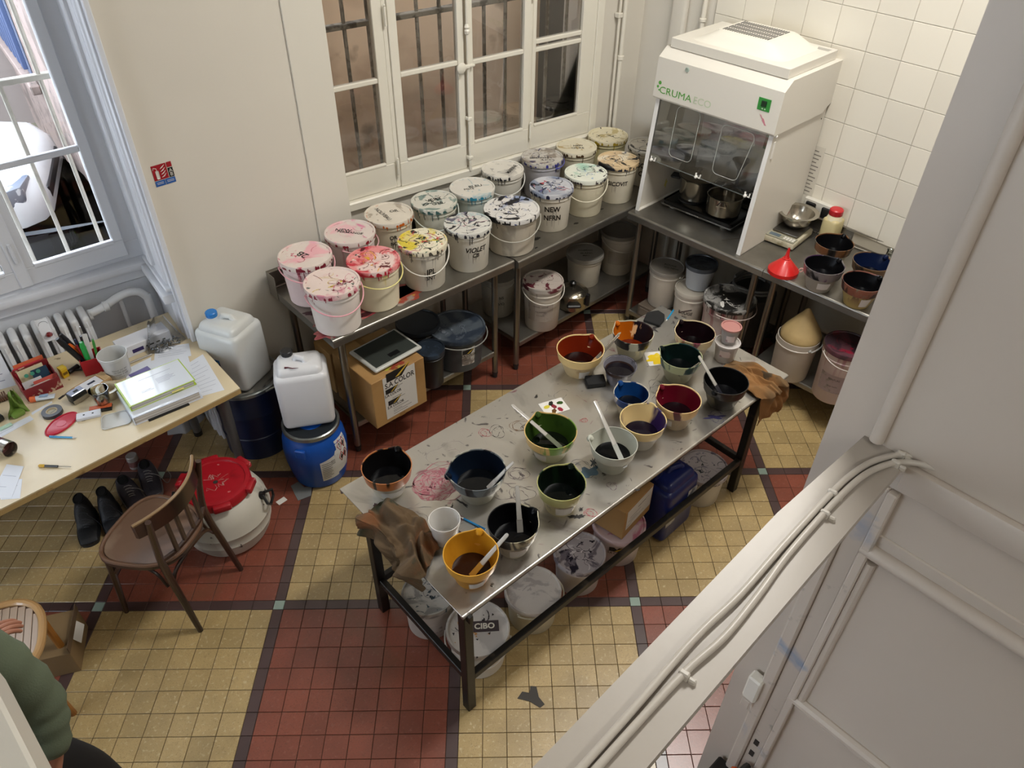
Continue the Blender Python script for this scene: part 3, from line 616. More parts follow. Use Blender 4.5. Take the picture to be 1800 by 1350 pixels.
bucket(4.190,.646,.141,.27,.90,'paint bucket half hidden behind the left edge of the fume hood, marked SO C',body='#C8C2B4',lid='#C6C1B6',splat=(('#1C1A1C',6,.60,.63,2),),rim='#1C1A1C',text=(('SO',.05,.16,-.25,0),('C',.05,.10,-.25,0)),seed=19,group=BB)

# ================================================================== THINGS ON THE BENCH SHELVES
SH = .235
t = thing('carton', (1.640,.10,SH), radians(7), 'brown cardboard carton with paint-maker labels under the stained end of the bench', 'box')
# local: x along the front, y back; front face is y = 0
CB = M('cardboard', '#A9824F', .75, stains=(('#8A6436',3,.5,.7,2),), var=.06, vscale=4)
MB().box(0,.37,.0,.40,0,.34,.003).build('box', CB, t, sm=0)
MB().box(.165,.205,-.0006,.4,.0,.3405).build('tape', M('brown_tape','#8F6B3C',.3), t, sm=0)
MB().box(.075,.30,-.0016,-.0005,.03,.335).build('paper_label', M('white_label','#CFCBC4',.6), t, sm=0)
def logo(x0, z0, w_, par, yy=-.0022, face=None):
    f = face or (lambda u,v: Vector((u, yy, v)))
    b = MB(); n = b.bm
    n.faces.new([n.verts.new(f(x0+u*w_, z0+v*w_)) for u,v in ((0,.30),(.62,.30),(.95,.66),(0,.66))]); o = b.build('logo', M('logo_black','#1B1A1A',.5), par, sm='raw')
    b = MB(); n = b.bm
    n.faces.new([n.verts.new(f(x0+u*w_, z0+v*w_)+(f(0,0)-f(0,0))) for u,v in ((.35,.36),(.5,.36),(1.0,.72),(.92,.72))]); o = b.build('logo_swoosh', M('logo_yellow','#C9A63A',.5), par, sm='raw'); o.location = Vector((0,-.0003,0)) if face is None else (0,0,0)
    letters('S.A COLOR', w_*.24, lambda u,v: f(x0+w_*.52+u, z0+w_*.16+v*1.25), M('logo_ink','#221F1E',.5), par, bold=w_*.004)
logo(.10,.245,.17,t); logo(.085,.185,.095,t); logo(.095,.095,.095,t)
for zz,ww in ((.235,.08),(.225,.06),(.165,.07),(.15,.09),(.085,.11),(.07,.06),(.06,.13),(.045,.10)):
    MB().box(.125,.125+ww,-.0021,-.0017,zz,zz+.004).build('print_line', M('print_grey2','#8C8884',.7), t, sm=0)
blob('dye_stain', t, (.20,.05,.3402), .06,.03, M('carton_splash','#8A3A28',.5,stains=(('#A8A03C',30,.5,.6,2),)), 33, 30)
t = thing('carton', (1.63,.27,SH), radians(7), 'plain brown cardboard carton standing behind the labelled carton', 'box')
MB().box(-.04,-.003,.0,.36,0,.30,.002).build('box', CB, t, sm=0)
bpy.data.objects.remove(t.children[0]); t.location = (1.59,.53,SH)
MB().box(0,.30,0,.18,0,.30,.003).build('box', CB, t, sm=0); MB().box(.13,.17,-.0006,.18,0,.3005).build('tape', M('brown_tape','#8F6B3C',.3), t, sm=0)
t = thing('kitchen_scale', (1.70,.15,SH+.342), radians(9), 'flat dark glass scale with pale rim lying on the labelled carton', 'scale')
MB().box(0,.34,0,.26,.008,.03,.012,seg=3).build('base', M('scale_rim','#B9B9B2',.35), t)
MB().box(.02,.32,.02,.24,.03,.034,.002).build('platform', M('scale_glass','#3A3E3A',.12,coat=.5,stains=(('#8C948A',3,.55,.62,2),)), t)
MB().box(.14,.21,.04,.075,.034,.0355).build('display', BLACK, t, sm=0)
bucket(2.128,.285,.092,.27,SH,'slim black lidded tub between the carton and the grey drum',name='tub',body='#15171A',lid='#1E2630',k=.85,seed=31,cat='tub',splat=(('#2E3A48',6,.5,.6,1),))
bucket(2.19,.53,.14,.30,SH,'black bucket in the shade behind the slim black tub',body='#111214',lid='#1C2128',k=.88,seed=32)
t = bucket(2.392,.390,.182,.265,SH,'large grey drum with dust-blue lid under the bench, paper label on its right side',name='drum',body='#43474A',lid='#4C535A',k=.9,seed=33,cat='drum',splat=(('#2C3440',4,.48,.58,1.5),('#6A7078',6,.58,.64,1)),bail=(.01,.9),bailcol='#8A8A84',lidtext=(),label_plate=(.42,.55,.06,.20,'#CFCBC4',(('technical grade',.012,.10),('pigment paste',.010,.085))))
ph0 = atan2(CAMP.y-.39, CAMP.x-2.392)+.42
logo(-.045,.13,.085,t,face=lambda u,v: Vector((.1725*cos(ph0+u/.172),.1725*sin(ph0+u/.172),v)))
bucket(3.083,.395,.138,.35,SH,'tall white pail with dye-streaked lid and printed panel on the window bench shelf',name='pail',body='#C6BCAE',lid='#B9ACA2',splat=(('#5E2630',7,.56,.60,2),('#A0988E',5,.5,.6,1)),seed=34,cat='pail',bail=(.06,.25),bailcol='#C8C2B6',drips=('#9A8C80',),label_plate=(-.1,1.5,.09,.23,'#A89C90',(('DANGER   colorant',.014,.21),('classe technique',.012,.17),('lire la notice',.012,.14))))
bucket(3.677,.650,.139,.245,SH,'plain white bucket with grey lid at the middle of the window bench shelf',body='#BEB7A8',lid='#8C8880',seed=35,lidtext=(('PIGMENT',.026,.0,.03,.15),('BLANC',.028,.01,-.01,.15),('MAT',.026,.01,-.045,.15)))
bucket(3.994,.637,.139,.335,SH,'tall pail with brown-smeared label in the far corner under the window bench',name='pail',body='#ADA495',lid='#6E685E',seed=36,cat='pail',bail=(.07,.5),bailcol='#A8A090',label_plate=(.1,1.3,.10,.21,'#8F877A',()))
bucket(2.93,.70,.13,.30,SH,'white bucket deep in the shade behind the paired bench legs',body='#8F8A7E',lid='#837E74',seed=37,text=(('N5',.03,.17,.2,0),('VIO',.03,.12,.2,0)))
t = thing('pressure_cooker', (3.397,.446,SH), 0, 'stainless pressure cooker with domed lid and black knob on the window bench shelf', 'pot')
PS = M('pot_steel', '#A49C8C', .16, .95)
MB().lathe([(.09,0),(.104,.006),(.106,.10),(.112,.104),(.112,.112)],36).build('body', PS, t)
MB().lathe([(.113,.112),(.113,.122),(.10,.135),(.06,.155),(.02,.162),(.0005,.163)],36).build('lid', PS, t)
MB().lathe([(.012,.162),(.012,.172),(.022,.178),(.024,.19),(.012,.20)],20).build('knob', BLACK, t)
ph1 = atan2(CAMP.y-.446, CAMP.x-3.397)
MB().box(-.05,.05,-.012,.03,.055,.08,.008,mat=T(rz=ph1+pi/2+.15)@T(0,-.125,0)).build('side_handle', BLACK, t)
MB().box(-.012,.012,-.008,.02,.03,.13,.006,mat=T(rz=ph1+pi/2+1.2)@T(0,-.125,0)).build('latch', BLACK, t)
# corner bench shelf (low wooden box and buckets)
t = thing('crate', (3.82,.20,.12), radians(-81.5), 'low worn wooden block box under the corner bench, carrying a white bucket', 'crate')
MB().box(0,.30,0,.30,0,.10,.006).build('body', M('old_wood','#5E5246',.8,stains=(('#453A30',5,.5,.6,2,(.3,1,1)),)), t, sm=0); MB().box(.02,.28,-.004,.0,.02,.08,.002).build('front_board', M('old_wood2','#6C6054',.8), t, sm=0)
bucket(3.975,.115,.124,.30,.222,'white bucket with dark writing on a half-grey lid, leftmost under the fume-hood bench',body='#C6BDAE',lid='#857F76',seed=41,lidtext=(('ROUGE',.026,.02,.02,-.2),('CG NEW',.026,.03,-.02,-.2)),bail=(.0,2.6))
bucket(3.985,-.125,.118,.345,.122,'white bucket marked ROUGE CG 10, under a smaller bluish bucket',body='#CBC2B4',lid='#C0B8AA',seed=42,text=(('ROUGE',.034,.19,-.16,.1),('CG',.034,.15,-.22,.1),('10.',.034,.11,-.22,.1)))
bucket(4.03,-.13,.110,.185,.467,'bluish-white bucket with dark lid stacked on the ROUGE CG bucket',body='#B2B6BA',lid='#4A4E54',seed=43,k=.8,splat=(('#1E2228',5,.5,.58,1.5),))
bucket(3.990,-.440,.172,.43,.122,'large bucket with black-and-white smeared lid under the corner bench',body='#B8A8A0',lid='#8E8C88',seed=44,splat=(('#22211F',3.2,.46,.52,2,),('#D2CFC8',6,.56,.60,2.4)),rim='#2A2826',drips=('#A05A60','#8A4A50'),side=('#9C7A78',),bail=(.02,1.2))
t = thing('hose_coil', (4.25,-.42,.122), 0, 'grey hose coiled behind the large smeared bucket', 'hose')
MB().tube([((.13+.01*sin(3*a))*cos(a),(.13+.01*sin(3*a))*sin(a),.40+.004*a) for a in [i*.25 for i in range(60)]],.009,8).build('hose', M('hose_grey','#5E5C58',.5), t); MB().lathe([(.14,0),(.16,.01),(.16,.38),(.14,.39)],24).build('bin', M('bin_dark','#2E2D2B',.6), t)
bucket(4.045,-.955,.138,.305,SH,'open white bucket holding an upturned beige cone, on the shelf by the tiled wall',body='#C6BFB4',lid='#888',seed=45,lidded=False,bail=(-.03,2.3),bailcol='#A8A8A4',rim=None)
o = bpy.context.scene.objects
t = thing('fibreglass_cone', (4.06,-.955,SH+.262), 0, 'beige fibreglass cone standing point up in an open white bucket', 'cone')
MB().lathe([(.118,-.01),(.122,0),(.122,.035),(.105,.07),(.012,.21),(.004,.215)],40,T(0,0,.01)).build('shell', M('beige_fibre','#C2A876',.6,var=.08,vscale=14), t)
bucket(4.09,-1.245,.138,.385,SH,'tall pail with plum-red stained lid beside the bucket with the beige cone',name='pail',body='#C9B8B4',lid='#5E3A42',seed=46,cat='pail',splat=(('#8A1E34',6,.52,.60,1.5),('#3A2A30',4,.5,.58,1),),bail=(.05,.6),bailcol='#BDB5AC',drips=('#A87A84',),label_plate=(-.05,1.5,.09,.22,'#A08E8C',(('PEINTURE',.018,.19),('usage textile',.014,.14))))
# ================================================================== THE STEEL DYE TABLE in the middle
TB = thing('steel_table', (1.187,-1.535,0), radians(5.64), 'long steel table on black legs covered with dye bowls and dried dye rings', 'table')
TST = M('table_steel', '#BDB9B2', .28, .80, var=.07, vscale=4, bump=.03, bscale=60, stains=(('#86807A',3,.56,.72,2,(1,1,1),1),('#6E6A6A',9,.64,.70,5,(1,1,1),2),('#9A7078',6,.66,.72,7,(1,1,1),1.5)))
BKM = M('black_frame', '#16130F', .4, .2, stains=(('#3A332A',12,.6,.7,3),))
b = MB(); b.box(0,2.23,.012,.88,.744,.75,.001); b.tube([(.002,.014,.740),(2.228,.014,.740)],.010,12); b.box(.0,2.23,.87,.88,.72,.748,.002); b.box(2.222,2.23,.01,.88,.722,.748,.002); b.build('tabletop', TST, TB)
for lx,ly in ((.03,.02),(.03,.69),(2.0,.02),(2.0,.69)):
    b = MB(); b.box(lx-.022,lx+.022,ly-.022+.01,ly+.022+.01,0,.738,.003); b.build('leg', BKM, TB)
for q in ((.052,1.978,.022,.042,.695,.735),(.052,1.978,.69,.71,.695,.735),(.02,.04,-.01,.85,.70,.738),(1.99,2.01,.05,.85,.70,.738)):
    MB().box(*q,.002).build('apron_rail', BKM, TB)
for q in ((.052,1.978,.012,.042,.225,.265),(.052,1.978,.68,.71,.225,.265),(.015,.045,.055,.675,.225,.265),(1.985,2.015,.055,.675,.225,.265)):
    MB().box(*q,.003).build('stretcher', BKM, TB)
def TL(x, y):   # world -> table coordinates
    dx, dy = x-1.187, y+1.535; c_, s_ = cos(radians(5.64)), sin(radians(5.64)); return dx*c_+dy*s_, -dx*s_+dy*c_
def ribbon(par, name, pts, w_, mat, z, closed=False):
    bm = MB(); prev = None; n = len(pts)
    for i,(x,y) in enumerate(pts):
        x2,y2 = pts[min(i+1,n-1)]; x1,y1 = pts[max(i-1,0)]; l_ = hypot(x2-x1,y2-y1) or 1; nx, ny = -(y2-y1)/l_, (x2-x1)/l_; ww = w_*(.6+.4*sin(i*1.7))
        c_ = [bm.bm.verts.new((x+nx*ww/2,y+ny*ww/2,z)), bm.bm.verts.new((x-nx*ww/2,y-ny*ww/2,z))]
        if prev: bm.bm.faces.new((prev[0],prev[1],c_[1],c_[0]))
        prev = c_
    return bm.build(name, mat, par, sm='raw')
def scribble(px, py, r, turns, col, seed, w_=.003, decay=.6, wob=.2):
    rd = random.Random(seed); lx, ly = TL(px, py); n = int(turns*22); pts = []
    p1, p2 = rd.uniform(0,6), rd.uniform(0,6)
    for i in range(n):
        a = 2*pi*i/22; rr_ = r*(1-decay*i/n)*(1+wob*sin(2*a+p1+i*.05)+wob*.6*sin(3.3*a+p2))
        pts.append((lx+rr_*cos(a)+.2*r*sin(i*.09), ly+rr_*sin(a)*.9))
    ribbon(TB, 'dye_scribble', pts, w_, M(f'scribble_{col}', col, .5), .7508)
PK = '#A5606C'
scribble(1.47,-.87,.115,6,PK,1,.0045,.75,.12); scribble(1.50,-.92,.10,5,PK,2,.004,.7,.2); scribble(1.43,-.86,.06,3,'#B87880',3,.005,.5,.3); scribble(1.58,-.76,.10,1.2,'#8C8084',4,.002)
b_ = blob('dye_stain', TB, (*TL(1.47,-.89),.7502), .105,.095, M('pink_wash','#A89490',.42,.5,stains=(('#9E5F6A',26,.48,.58,1,(1,1,1),2),)), 71, 50, .0004, .2)
for px,py,r,tn,c,sd in ((1.83,-.74,.035,2.2,'#A03040',5),(1.88,-.77,.05,2,'#2A2628',6),(2.0,-.80,.055,3,'#6E4E30',7),(2.03,-.83,.04,3,'#2E2626',8),(1.74,-1.16,.06,2.5,'#3A3038',9),(1.68,-1.10,.08,1.6,'#54404C',10),(1.80,-1.05,.05,3,'#4A3A44',11),(1.66,-1.22,.045,2.4,'#7A7430',12),(1.40,-1.28,.05,3,'#6A3444',13),(1.33,-1.30,.07,2.4,'#4A2A38',14),(1.38,-1.22,.09,1.2,'#3A3236',15),(1.27,-1.0,.09,1.1,'#6E6A6C',16),(1.92,-1.42,.03,2.6,'#B02848',17),(2.02,-1.18,.05,2,'#3E5A6E',18),(2.05,-1.2,.07,2,'#2F3A4A',19),(2.75,-.98,.06,2.4,'#4A4446',20),(2.72,-1.05,.07,1.4,'#6E5A5A',21),(2.42,-.93,.05,1,'#8A8488',22),(2.83,-1.32,.05,2,'#3C3A60',23),(1.75,-.88,.05,1.5,'#7A4A58',24),(2.28,-.95,.02,2.5,'#B04A50',25),(2.10,-1.36,.03,1.4,'#5A3A50',26),(3.2,-.85,.05,1.2,'#6A6460',27),(2.30,-.74,.05,1,'#7E7A78',28),(1.60,-1.24,.05,2,'#3A2A34',29)):
    scribble(px,py,r,tn,c,sd,.0026)
for px,py,rx_,ry_,c,sd in ((1.86,-1.40,.012,.03,'#141214',1),(1.90,-1.38,.008,.012,'#141214',2),(2.07,-1.23,.05,.03,'#4A6478',3),(2.13,-1.20,.03,.012,'#26343E',4),(1.40,-1.17,.03,.008,'#2A1A24',5),(1.36,-1.22,.02,.012,'#2A1A24',6),(1.44,-1.05,.03,.005,'#2E2A2A',7),(1.50,-1.05,.03,.006,'#2E2A2A',8),(2.18,-1.44,.012,.006,'#22201E',9),(1.18,-.84,.018,.006,'#3A1020',10),(1.70,-1.25,.03,.02,'#4A3C3E',11),(2.83,-1.31,.05,.012,'#2C2A50',12),(2.20,-.67,.012,.008,'#2A2624',13)):
    blob('ink_stain', TB, (*TL(px,py),.7505), rx_,ry_, M(f'ink_{c}', c, .4), 80+sd, 26, .0005, .8, rz=sd)

def bowl(x, y, R, H, z, lab, body, band, inner, streak=None, liquid='#0B0A0C', level=.45, spout=0, plate=None, band_st=(), body_st=(), seed=0, group='dye mixing bowls on the steel table', name='mixing_bowl', knob=True, thin=False, base=.60):
    t = thing(name, (x,y,z), 0, lab, 'bowl', group)
    ph = atan2(CAMP.y-y, CAMP.x-x); sp_ = ph+spout
    def sf(k):
        def fn(p, a, i):
            d = (a-sp_+pi) % (2*pi)-pi; zz = p.z/H
            g = math.exp(-(d/.22)**2)*max(0,(zz-.60)/.40)
            r_ = hypot(p.x,p.y); 
            if r_ < .01: return p
            s_ = 1+g*.13; return Vector((p.x*s_, p.y*s_, p.z+g*.006))
        return fn
    f = sf(1); seg = 48
    bs = tuple((c,16,.56,.60,seed+i*3,(1,1,.12),.3,(H*.15,H*.7)) for i,c in enumerate(body_st))
    bdm = M(f'bowl_body_{body}_{seed}', body, .38, stains=bs, var=.05, vscale=12)
    if thin: prof = [(base*R,0),(base*R+.002,.003),(.93*R,H*.93),(R,H*.95),(R,H)]
    else: prof = [(base*R*.97,0),(base*R,.004),(.84*R,H*.60),(.87*R,H*.62)]
    b = MB(); b.lathe(prof, seg, fn=f, cap1=False); b.build('body', bdm, t)
    if not thin:
        b = MB(); b.lathe([(.87*R,H*.615),(.91*R,H*.64),(.985*R,H*.97),(R*.985,H),(R*.955,H),(R*.945,H*.96)], seg, fn=f, cap0=False, cap1=False)
        b.build('rim_band', M(f'bowl_band_{band}_{seed}', band, .32, stains=tuple((c,11,.54,.58,seed+7+i,(1,1,.3),.6) for i,c in enumerate(band_st)), coat=.2), t)
    rl = base+(1-base)*level*.85
    b = MB(); b.lathe([(R*.945,H*.965),(R*.90,H*.75),(R*rl*.955,H*level-.004)], seg, fn=f, cap0=False, cap1=False)
    im = M(f'bowl_inner_{inner}_{seed}', inner, .28, spec=.12, stains=tuple((c,lo_,a_,b_2,seed+11+i*5,(1,1,.12),.4) for i,(c,lo_,a_,b_2) in enumerate(streak or ())))
    b.build('inner_wall', im, t)
    b = MB(); b.lathe([(R*rl*.955+.001,H*level),(.0005,H*level)], seg, cap0=False); b.build('pigment', M(f'pigment_{liquid}', liquid, .05, spec=.18), t)
    if knob:
        b = MB(); b.lathe([(.0005,-.020),(.010,-.016),(.0165,-.004),(.0165,.004),(.010,.012),(.0005,.014)], 16, T((R*1.03)*cos(sp_),(R*1.03)*sin(sp_),H*.955,ry=radians(62),rz=sp_)); b.build('spout', [im], t)
    if plate:
        (dphi, wd, z0, z1) = plate; b = MB(); n = 8
        for i in range(n):
            a0, a1 = ph+dphi-wd/2+wd*i/n, ph+dphi-wd/2+wd*(i+1)/n
            def P_(a, zz): r_ = R*(base+(.84-base)*zz/.60)+.0012; return b.bm.verts.new((r_*cos(a), r_*sin(a), zz*H))
            b.bm.faces.new((P_(a0,z0),P_(a1,z0),P_(a1,z1),P_(a0,z1)))
        b.build('paper_label', M('bowl_label','#CBC7C2',.6,stains=(('#9A8A90',14,.6,.68,2),)), t, sm='raw')
    return t
DYEBK = '#0A0A0C'
bowl(1.282,-.790,.112,.148,.75,'dye bowl with copper-orange rim and black inside, at the left end of the table','#C4BCAA','#A9683C','#0C0B0C',(('#B4763F',7,.66,.68),),DYEBK,.42,spout=2.6,plate=(.15,1.3,.12,.42),band_st=('#1A1412',),seed=1)
bowl(1.590,-1.037,.127,.149,.75,'largest dye bowl, grey outside and dark blue inside, clear spatula resting in it','#A4A396','#5E6468','#0C1420',(('#13294A',4,.52,.62),),'#07090C',.40,spout=-1.35,band_st=('#16181C','#A4A396'),seed=2)
bowl(1.838,-1.310,.107,.152,.75,'dye bowl with yellow-green rim and black-green inside near the front edge','#BFB48C','#A6A468','#0A120C',(('#1E3A22',5,.56,.66),),'#070A09',.42,spout=2.8,plate=(.3,1.0,.12,.50),band_st=('#16301C',),body_st=('#2C3A20',),seed=3)
bowl(1.541,-1.368,.107,.154,.75,'black-rimmed dye bowl with an upright clear spatula, near the middle of the front edge','#BDB6A4','#17181A','#0B0B0D',None,DYEBK,.40,spout=2.2,plate=(.3,.9,.12,.48),band_st=('#B0A98E',),body_st=('#1A1A1C',),seed=4)
bowl(1.321,-1.390,.111,.147,.75,'mustard-yellow dye bowl with brown pigment at the front left corner','#C98F2E','#D09A34','#C08824',(('#A86C14',5,.52,.64),('#3A1C10',12,.68,.70)),'#2A1408',.34,spout=2.8,plate=(.25,.8,.10,.42),seed=5)
bowl(2.005,-1.025,.124,.143,.75,'dye bowl streaked bright green and yellow inside, in the middle of the table','#B8B896','#C9A868','#2E4416',(('#B8922E',5,.54,.58),('#16240E',6,.56,.62)),'#0A0F08',.38,spout=-2.6,plate=(-.5,.7,.14,.5),band_st=('#6A8A34',),seed=6)
bowl(2.187,-1.256,.109,.144,.75,'pale grey dye bowl with black pigment and a tall clear spatula','#A7A89C','#A9AA9E','#B4B5A8',(('#1A1A1E',7,.64,.66),),'#0A0B0C',.50,spout=-1.7,seed=7)
bowl(2.404,-1.218,.111,.147,.75,'cream dye bowl with deep purple pigment, beside the pale grey bowl','#B9B5AC','#DCC488','#D8BE88',(('#2C1C50',5,.54,.60),),'#0E0818',.42,spout=2.9,band_st=('#3E3468',),body_st=('#3A2E5A',),seed=8,knob=False)
bowl(2.510,-1.028,.089,.122,.75,'small cream dye bowl coated bright blue inside','#CBBFA6','#C8C0B0','#123A70',(('#0C1E44',5,.5,.6),),'#080C16',.42,spout=-2.4,band_st=('#1A3A70',),seed=9)
bowl(2.640,-1.215,.111,.152,.75,'cream dye bowl half coated crimson inside','#B8A68C','#DDBE88','#5A0E1E',(('#E0BC84',3,.56,.58),),'#12060A',.40,spout=-2.2,plate=(-.35,.5,.2,.5),band_st=('#5A1A20',),body_st=('#8A7460',),seed=10)
bowl(2.938,-1.252,.113,.147,.75,'all-black dye bowl with a clear spatula near the right end of the table','#2C2A26','#141415','#0A0A0B',None,DYEBK,.38,spout=-.35,body_st=('#8A8468',),seed=11)
bowl(2.909,-.974,.111,.141,.75,'grey-green dye bowl with dark green inside behind the all-black bowl','#8E8C72','#9A9E78','#0A1614',(('#12322C',5,.56,.62),),'#06090A',.42,spout=-1.9,band_st=('#1C3A3A',),body_st=('#3A3C2C',),seed=12)
bowl(2.516,-.630,.127,.147,.75,'cream dye bowl with rust-orange coated inside on the far side of the table','#CDB78C','#DCC084','#6A1E0A',(('#8E3A10',5,.50,.60),('#C08A40',8,.68,.71)),'#1C0806',.38,spout=2.7,plate=(.35,.6,.05,.42),body_st=('#B08A64',),seed=13)
bowl(2.840,-.685,.113,.149,.75,'grey dye bowl streaked amber and bright red inside','#A8A58E','#B0AE98','#A8560E',(('#B0142A',3,.56,.58),('#18161E',3,.58,.60),('#E0B888',12,.68,.70)),'#5A1C08',.30,spout=-2.2,band_st=('#1C1A1E',),body_st=('#D8CE9A',),seed=14)
bowl(3.120,-.871,.111,.143,.75,'cream dye bowl with dark maroon inside at the far right','#C4B49A','#CDBB94','#14080C',(('#D0B68C',4,.64,.66),),'#0A0506',.40,spout=-2.3,band_st=('#8A3A4C',),body_st=('#7A3A44',),seed=15)
bowl(2.629,-.819,.088,.107,.75,'small translucent grey bowl of purple-brown dye','#77757E','#77757E','#3A2A24',(('#22202E',5,.5,.6),('#7A5A28',9,.64,.68)),'#100C12',.62,spout=.5,thin=True,knob=False,body_st=('#2C2A36',),seed=16,base=.66)
RG = 'dye bowls on the bench by the tiled wall'
bowl(4.311,-.848,.114,.145,.90,'brown-rimmed black dye bowl nearest the jar with the red cap','#B0A890','#6E4A2C','#0A0A0C',None,DYEBK,.45,spout=2.8,band_st=('#1A1614',),seed=21,group=RG)
bowl(4.028,-.982,.114,.152,.90,'grey dye bowl with purple drips beside the red funnel','#9A958A','#6E6868','#0A0A0C',None,DYEBK,.5,spout=2.5,plate=(.35,.8,.2,.5),band_st=('#3A2240','#17161A'),body_st=('#3A2A40',),seed=22,group=RG)
bowl(4.307,-1.111,.112,.142,.90,'brown dye bowl with navy inside, far right by the backsplash','#6E5640','#6A5038','#0E1834',(('#0A0C16',5,.5,.6),),'#080A14',.42,spout=2.6,band_st=('#1C1614',),seed=23,group=RG)
bowl(4.067,-1.211,.114,.146,.90,'dye bowl with dark red drips and yellowish side at the bench edge','#A8945A','#7A4A3C','#0A0A0C',None,DYEBK,.42,spout=2.4,plate=(.55,.6,.15,.55),band_st=('#2A1014','#6A6A5A'),body_st=('#4A1014',),seed=24,group=RG)
# ---- spatulas
SPM = M('clear_plastic', '#B5B1AA', .18, alpha=.72, coat=.3)
def stick(tip, end, lab, name='spatula', wt=.026, wh=.017, mat=SPM, cat='spatula', group='clear plastic spatulas in the bowls', th=.0022, stain=None, blade=.35):
    tip, end = Vector(tip), Vector(end); d = end-tip; L_ = d.length; d.normalize()
    side = d.cross(Vector((0,0,1))).normalized(); nrm = side.cross(d)
    m_ = Matrix((d, side, nrm)).transposed().to_4x4(); m_.translation = tip
    t = bpy.data.objects.new(name, None); C.objects.link(t); t.matrix_world = m_; tag(t, lab, cat, group)
    def poly(x0,x1,w0,w1,r0,r1):
        p = []
        for k in range(7): a = -pi/2+pi*k/6; p.append((x1-w1/2*r1+w1/2*r1*cos(a), w1/2*sin(a)))
        for k in range(7): a = pi/2+pi*k/6; p.append((x0+w0/2*r0+w0/2*r0*cos(a), w0/2*sin(a)))
        return p
    MB().prism(poly(0,L_*blade,wt,wt*.95,.4,.1), -th/2, th/2).build('blade', M('dipped_plastic','#6E655C',.2,alpha=.85) if stain is None else M(f'dipped_{stain}', stain, .2, alpha=.9), t)
    MB().prism(poly(L_*blade-.004,L_,wt*.85,wh,.1,1), -th, th, bev=.0008).build('handle', mat, t); return t
stick((1.60,-1.085,.80),(1.726,-1.117,.93),'clear spatula leaning in the largest grey bowl',stain='#B8B4AE')
stick((1.575,-1.375,.795),(1.630,-1.271,.98),'clear spatula standing in the black-rimmed bowl, pointing up',stain='#8E8A84')
stick((1.285,-1.42,.79),(1.478,-1.419,.93),'clear spatula across the mustard-yellow bowl',stain='#A87A28')
stick((2.04,-1.09,.795),(1.939,-.809,.93),'clear spatula leaning left out of the green and yellow bowl',stain='#5E6450')
stick((2.185,-1.345,.81),(2.235,-1.055,.98),'tall clear spatula in the pale grey bowl',stain='#8A8C84')
stick((2.915,-1.285,.80),(2.884,-1.098,.98),'clear spatula in the all-black bowl, blade dark with dye',stain='#26262E')
stick((2.50,-.70,.80),(2.739,-.678,.92),'shiny metal spatula across the rust-orange bowl',mat=M('spoon_steel','#A8A49E',.15,.95),stain='#B08A5E')
stick((2.90,-1.02,.80),(3.005,-1.045,.865),'thin metal spoon handle sticking out of the grey-green bowl',name='spoon',cat='spoon',wt=.014,wh=.006,mat=M('spoon_steel','#A8A49E',.15,.95),stain='#3A4444')
# ---- other things on the table
def cup(x,y,z,R,H,k,lab,name='plastic_cup',cat='cup',content=None,lev=.3,col='#CFCBC6',lidc=None,alpha=.75,group=None,plate=None):
    t = thing(name,(x,y,z),0,lab,cat,group); m = M(f'cup_{col}_{alpha}', col, .25, alpha=alpha, sub=0)
    b = MB(); b.lathe([(k*R,0),(k*R+.001,.002),(R*.95,H*.88),(R,H*.89),(R,H),(R-.0025,H),(R*.93,H*.87),(k*R-.001,.004),(.0005,.004)],36,cap1=True); b.build('body', m, t)
    if content: b = MB(); rc = R*(k+(.95-k)*lev)-.003; b.lathe([(k*R-.003,.005),(rc,H*lev),(.0005,H*lev)],32); b.build('content', M(f'content_{content}', content, .2), t)
    if lidc: b = MB(); b.lathe([(R+.001,H-.008),(R+.003,H+.002),(R-.004,H+.003),(R-.006,H-.003),(.0005,H-.003)],36,cap0=False); b.build('lid', M(f'lid_{lidc}', lidc, .3, alpha=.85), t)
    if plate:
        ph = atan2(CAMP.y-y, CAMP.x-x); b = MB(); b.grid(lambda u,v,o_: Vector(((R*.97+.001)*cos(ph+plate[0]+(u-.5)*.9),(R*.97+.001)*sin(ph+plate[0]+(u-.5)*.9),H*(plate[1]+v*plate[2]))),8,1); b.build('paper_label', M('tub_label','#C4B4B0',.6,stains=(('#8A6A6E',20,.55,.62,2),)), t, sm='raw')
    return t
cup(1.336,-1.172,.75,.066,.125,.75,'empty translucent white plastic cup beside the mustard bowl',col='#DAD7D2',alpha=.88)
cup(3.233,-1.010,.75,.066,.112,.78,'lower plastic tub with dark dye in the bottom, right end of the table',name='plastic_tub',cat='tub',content='#1A0E12',lev=.38,col='#C6C0BC',lidc='#C8C2BE',plate=(0,.45,.35))
cup(3.237,-1.007,.866,.052,.095,.75,'upper plastic tub with a pinkish rim stacked on the dark dye tub',name='plastic_tub',cat='tub',content='#22181A',lev=.25,col='#B8B0AC',lidc='#B8807A',plate=(.2,.25,.4),alpha=.6)
def rag(name, par_m, fn, mat, lab, nu=90, nv=80):
    b = MB(); b.grid(fn, nu, nv, thick=.004); o = b.build(name, mat, None, sm=60); o.matrix_world = par_m; tag(o, lab, 'cloth'); return o
TBM = T(1.187,-1.535,0,rz=radians(5.64))
CLM = M('rag_cloth', '#5E4A32', .95, stains=(('#7E4E2C',4,.52,.62,4),('#3A3A26',5,.56,.66,2),('#26342A',8,.64,.70,6)), bump=.8, bscale=420)
from mathutils import noise as mnoise
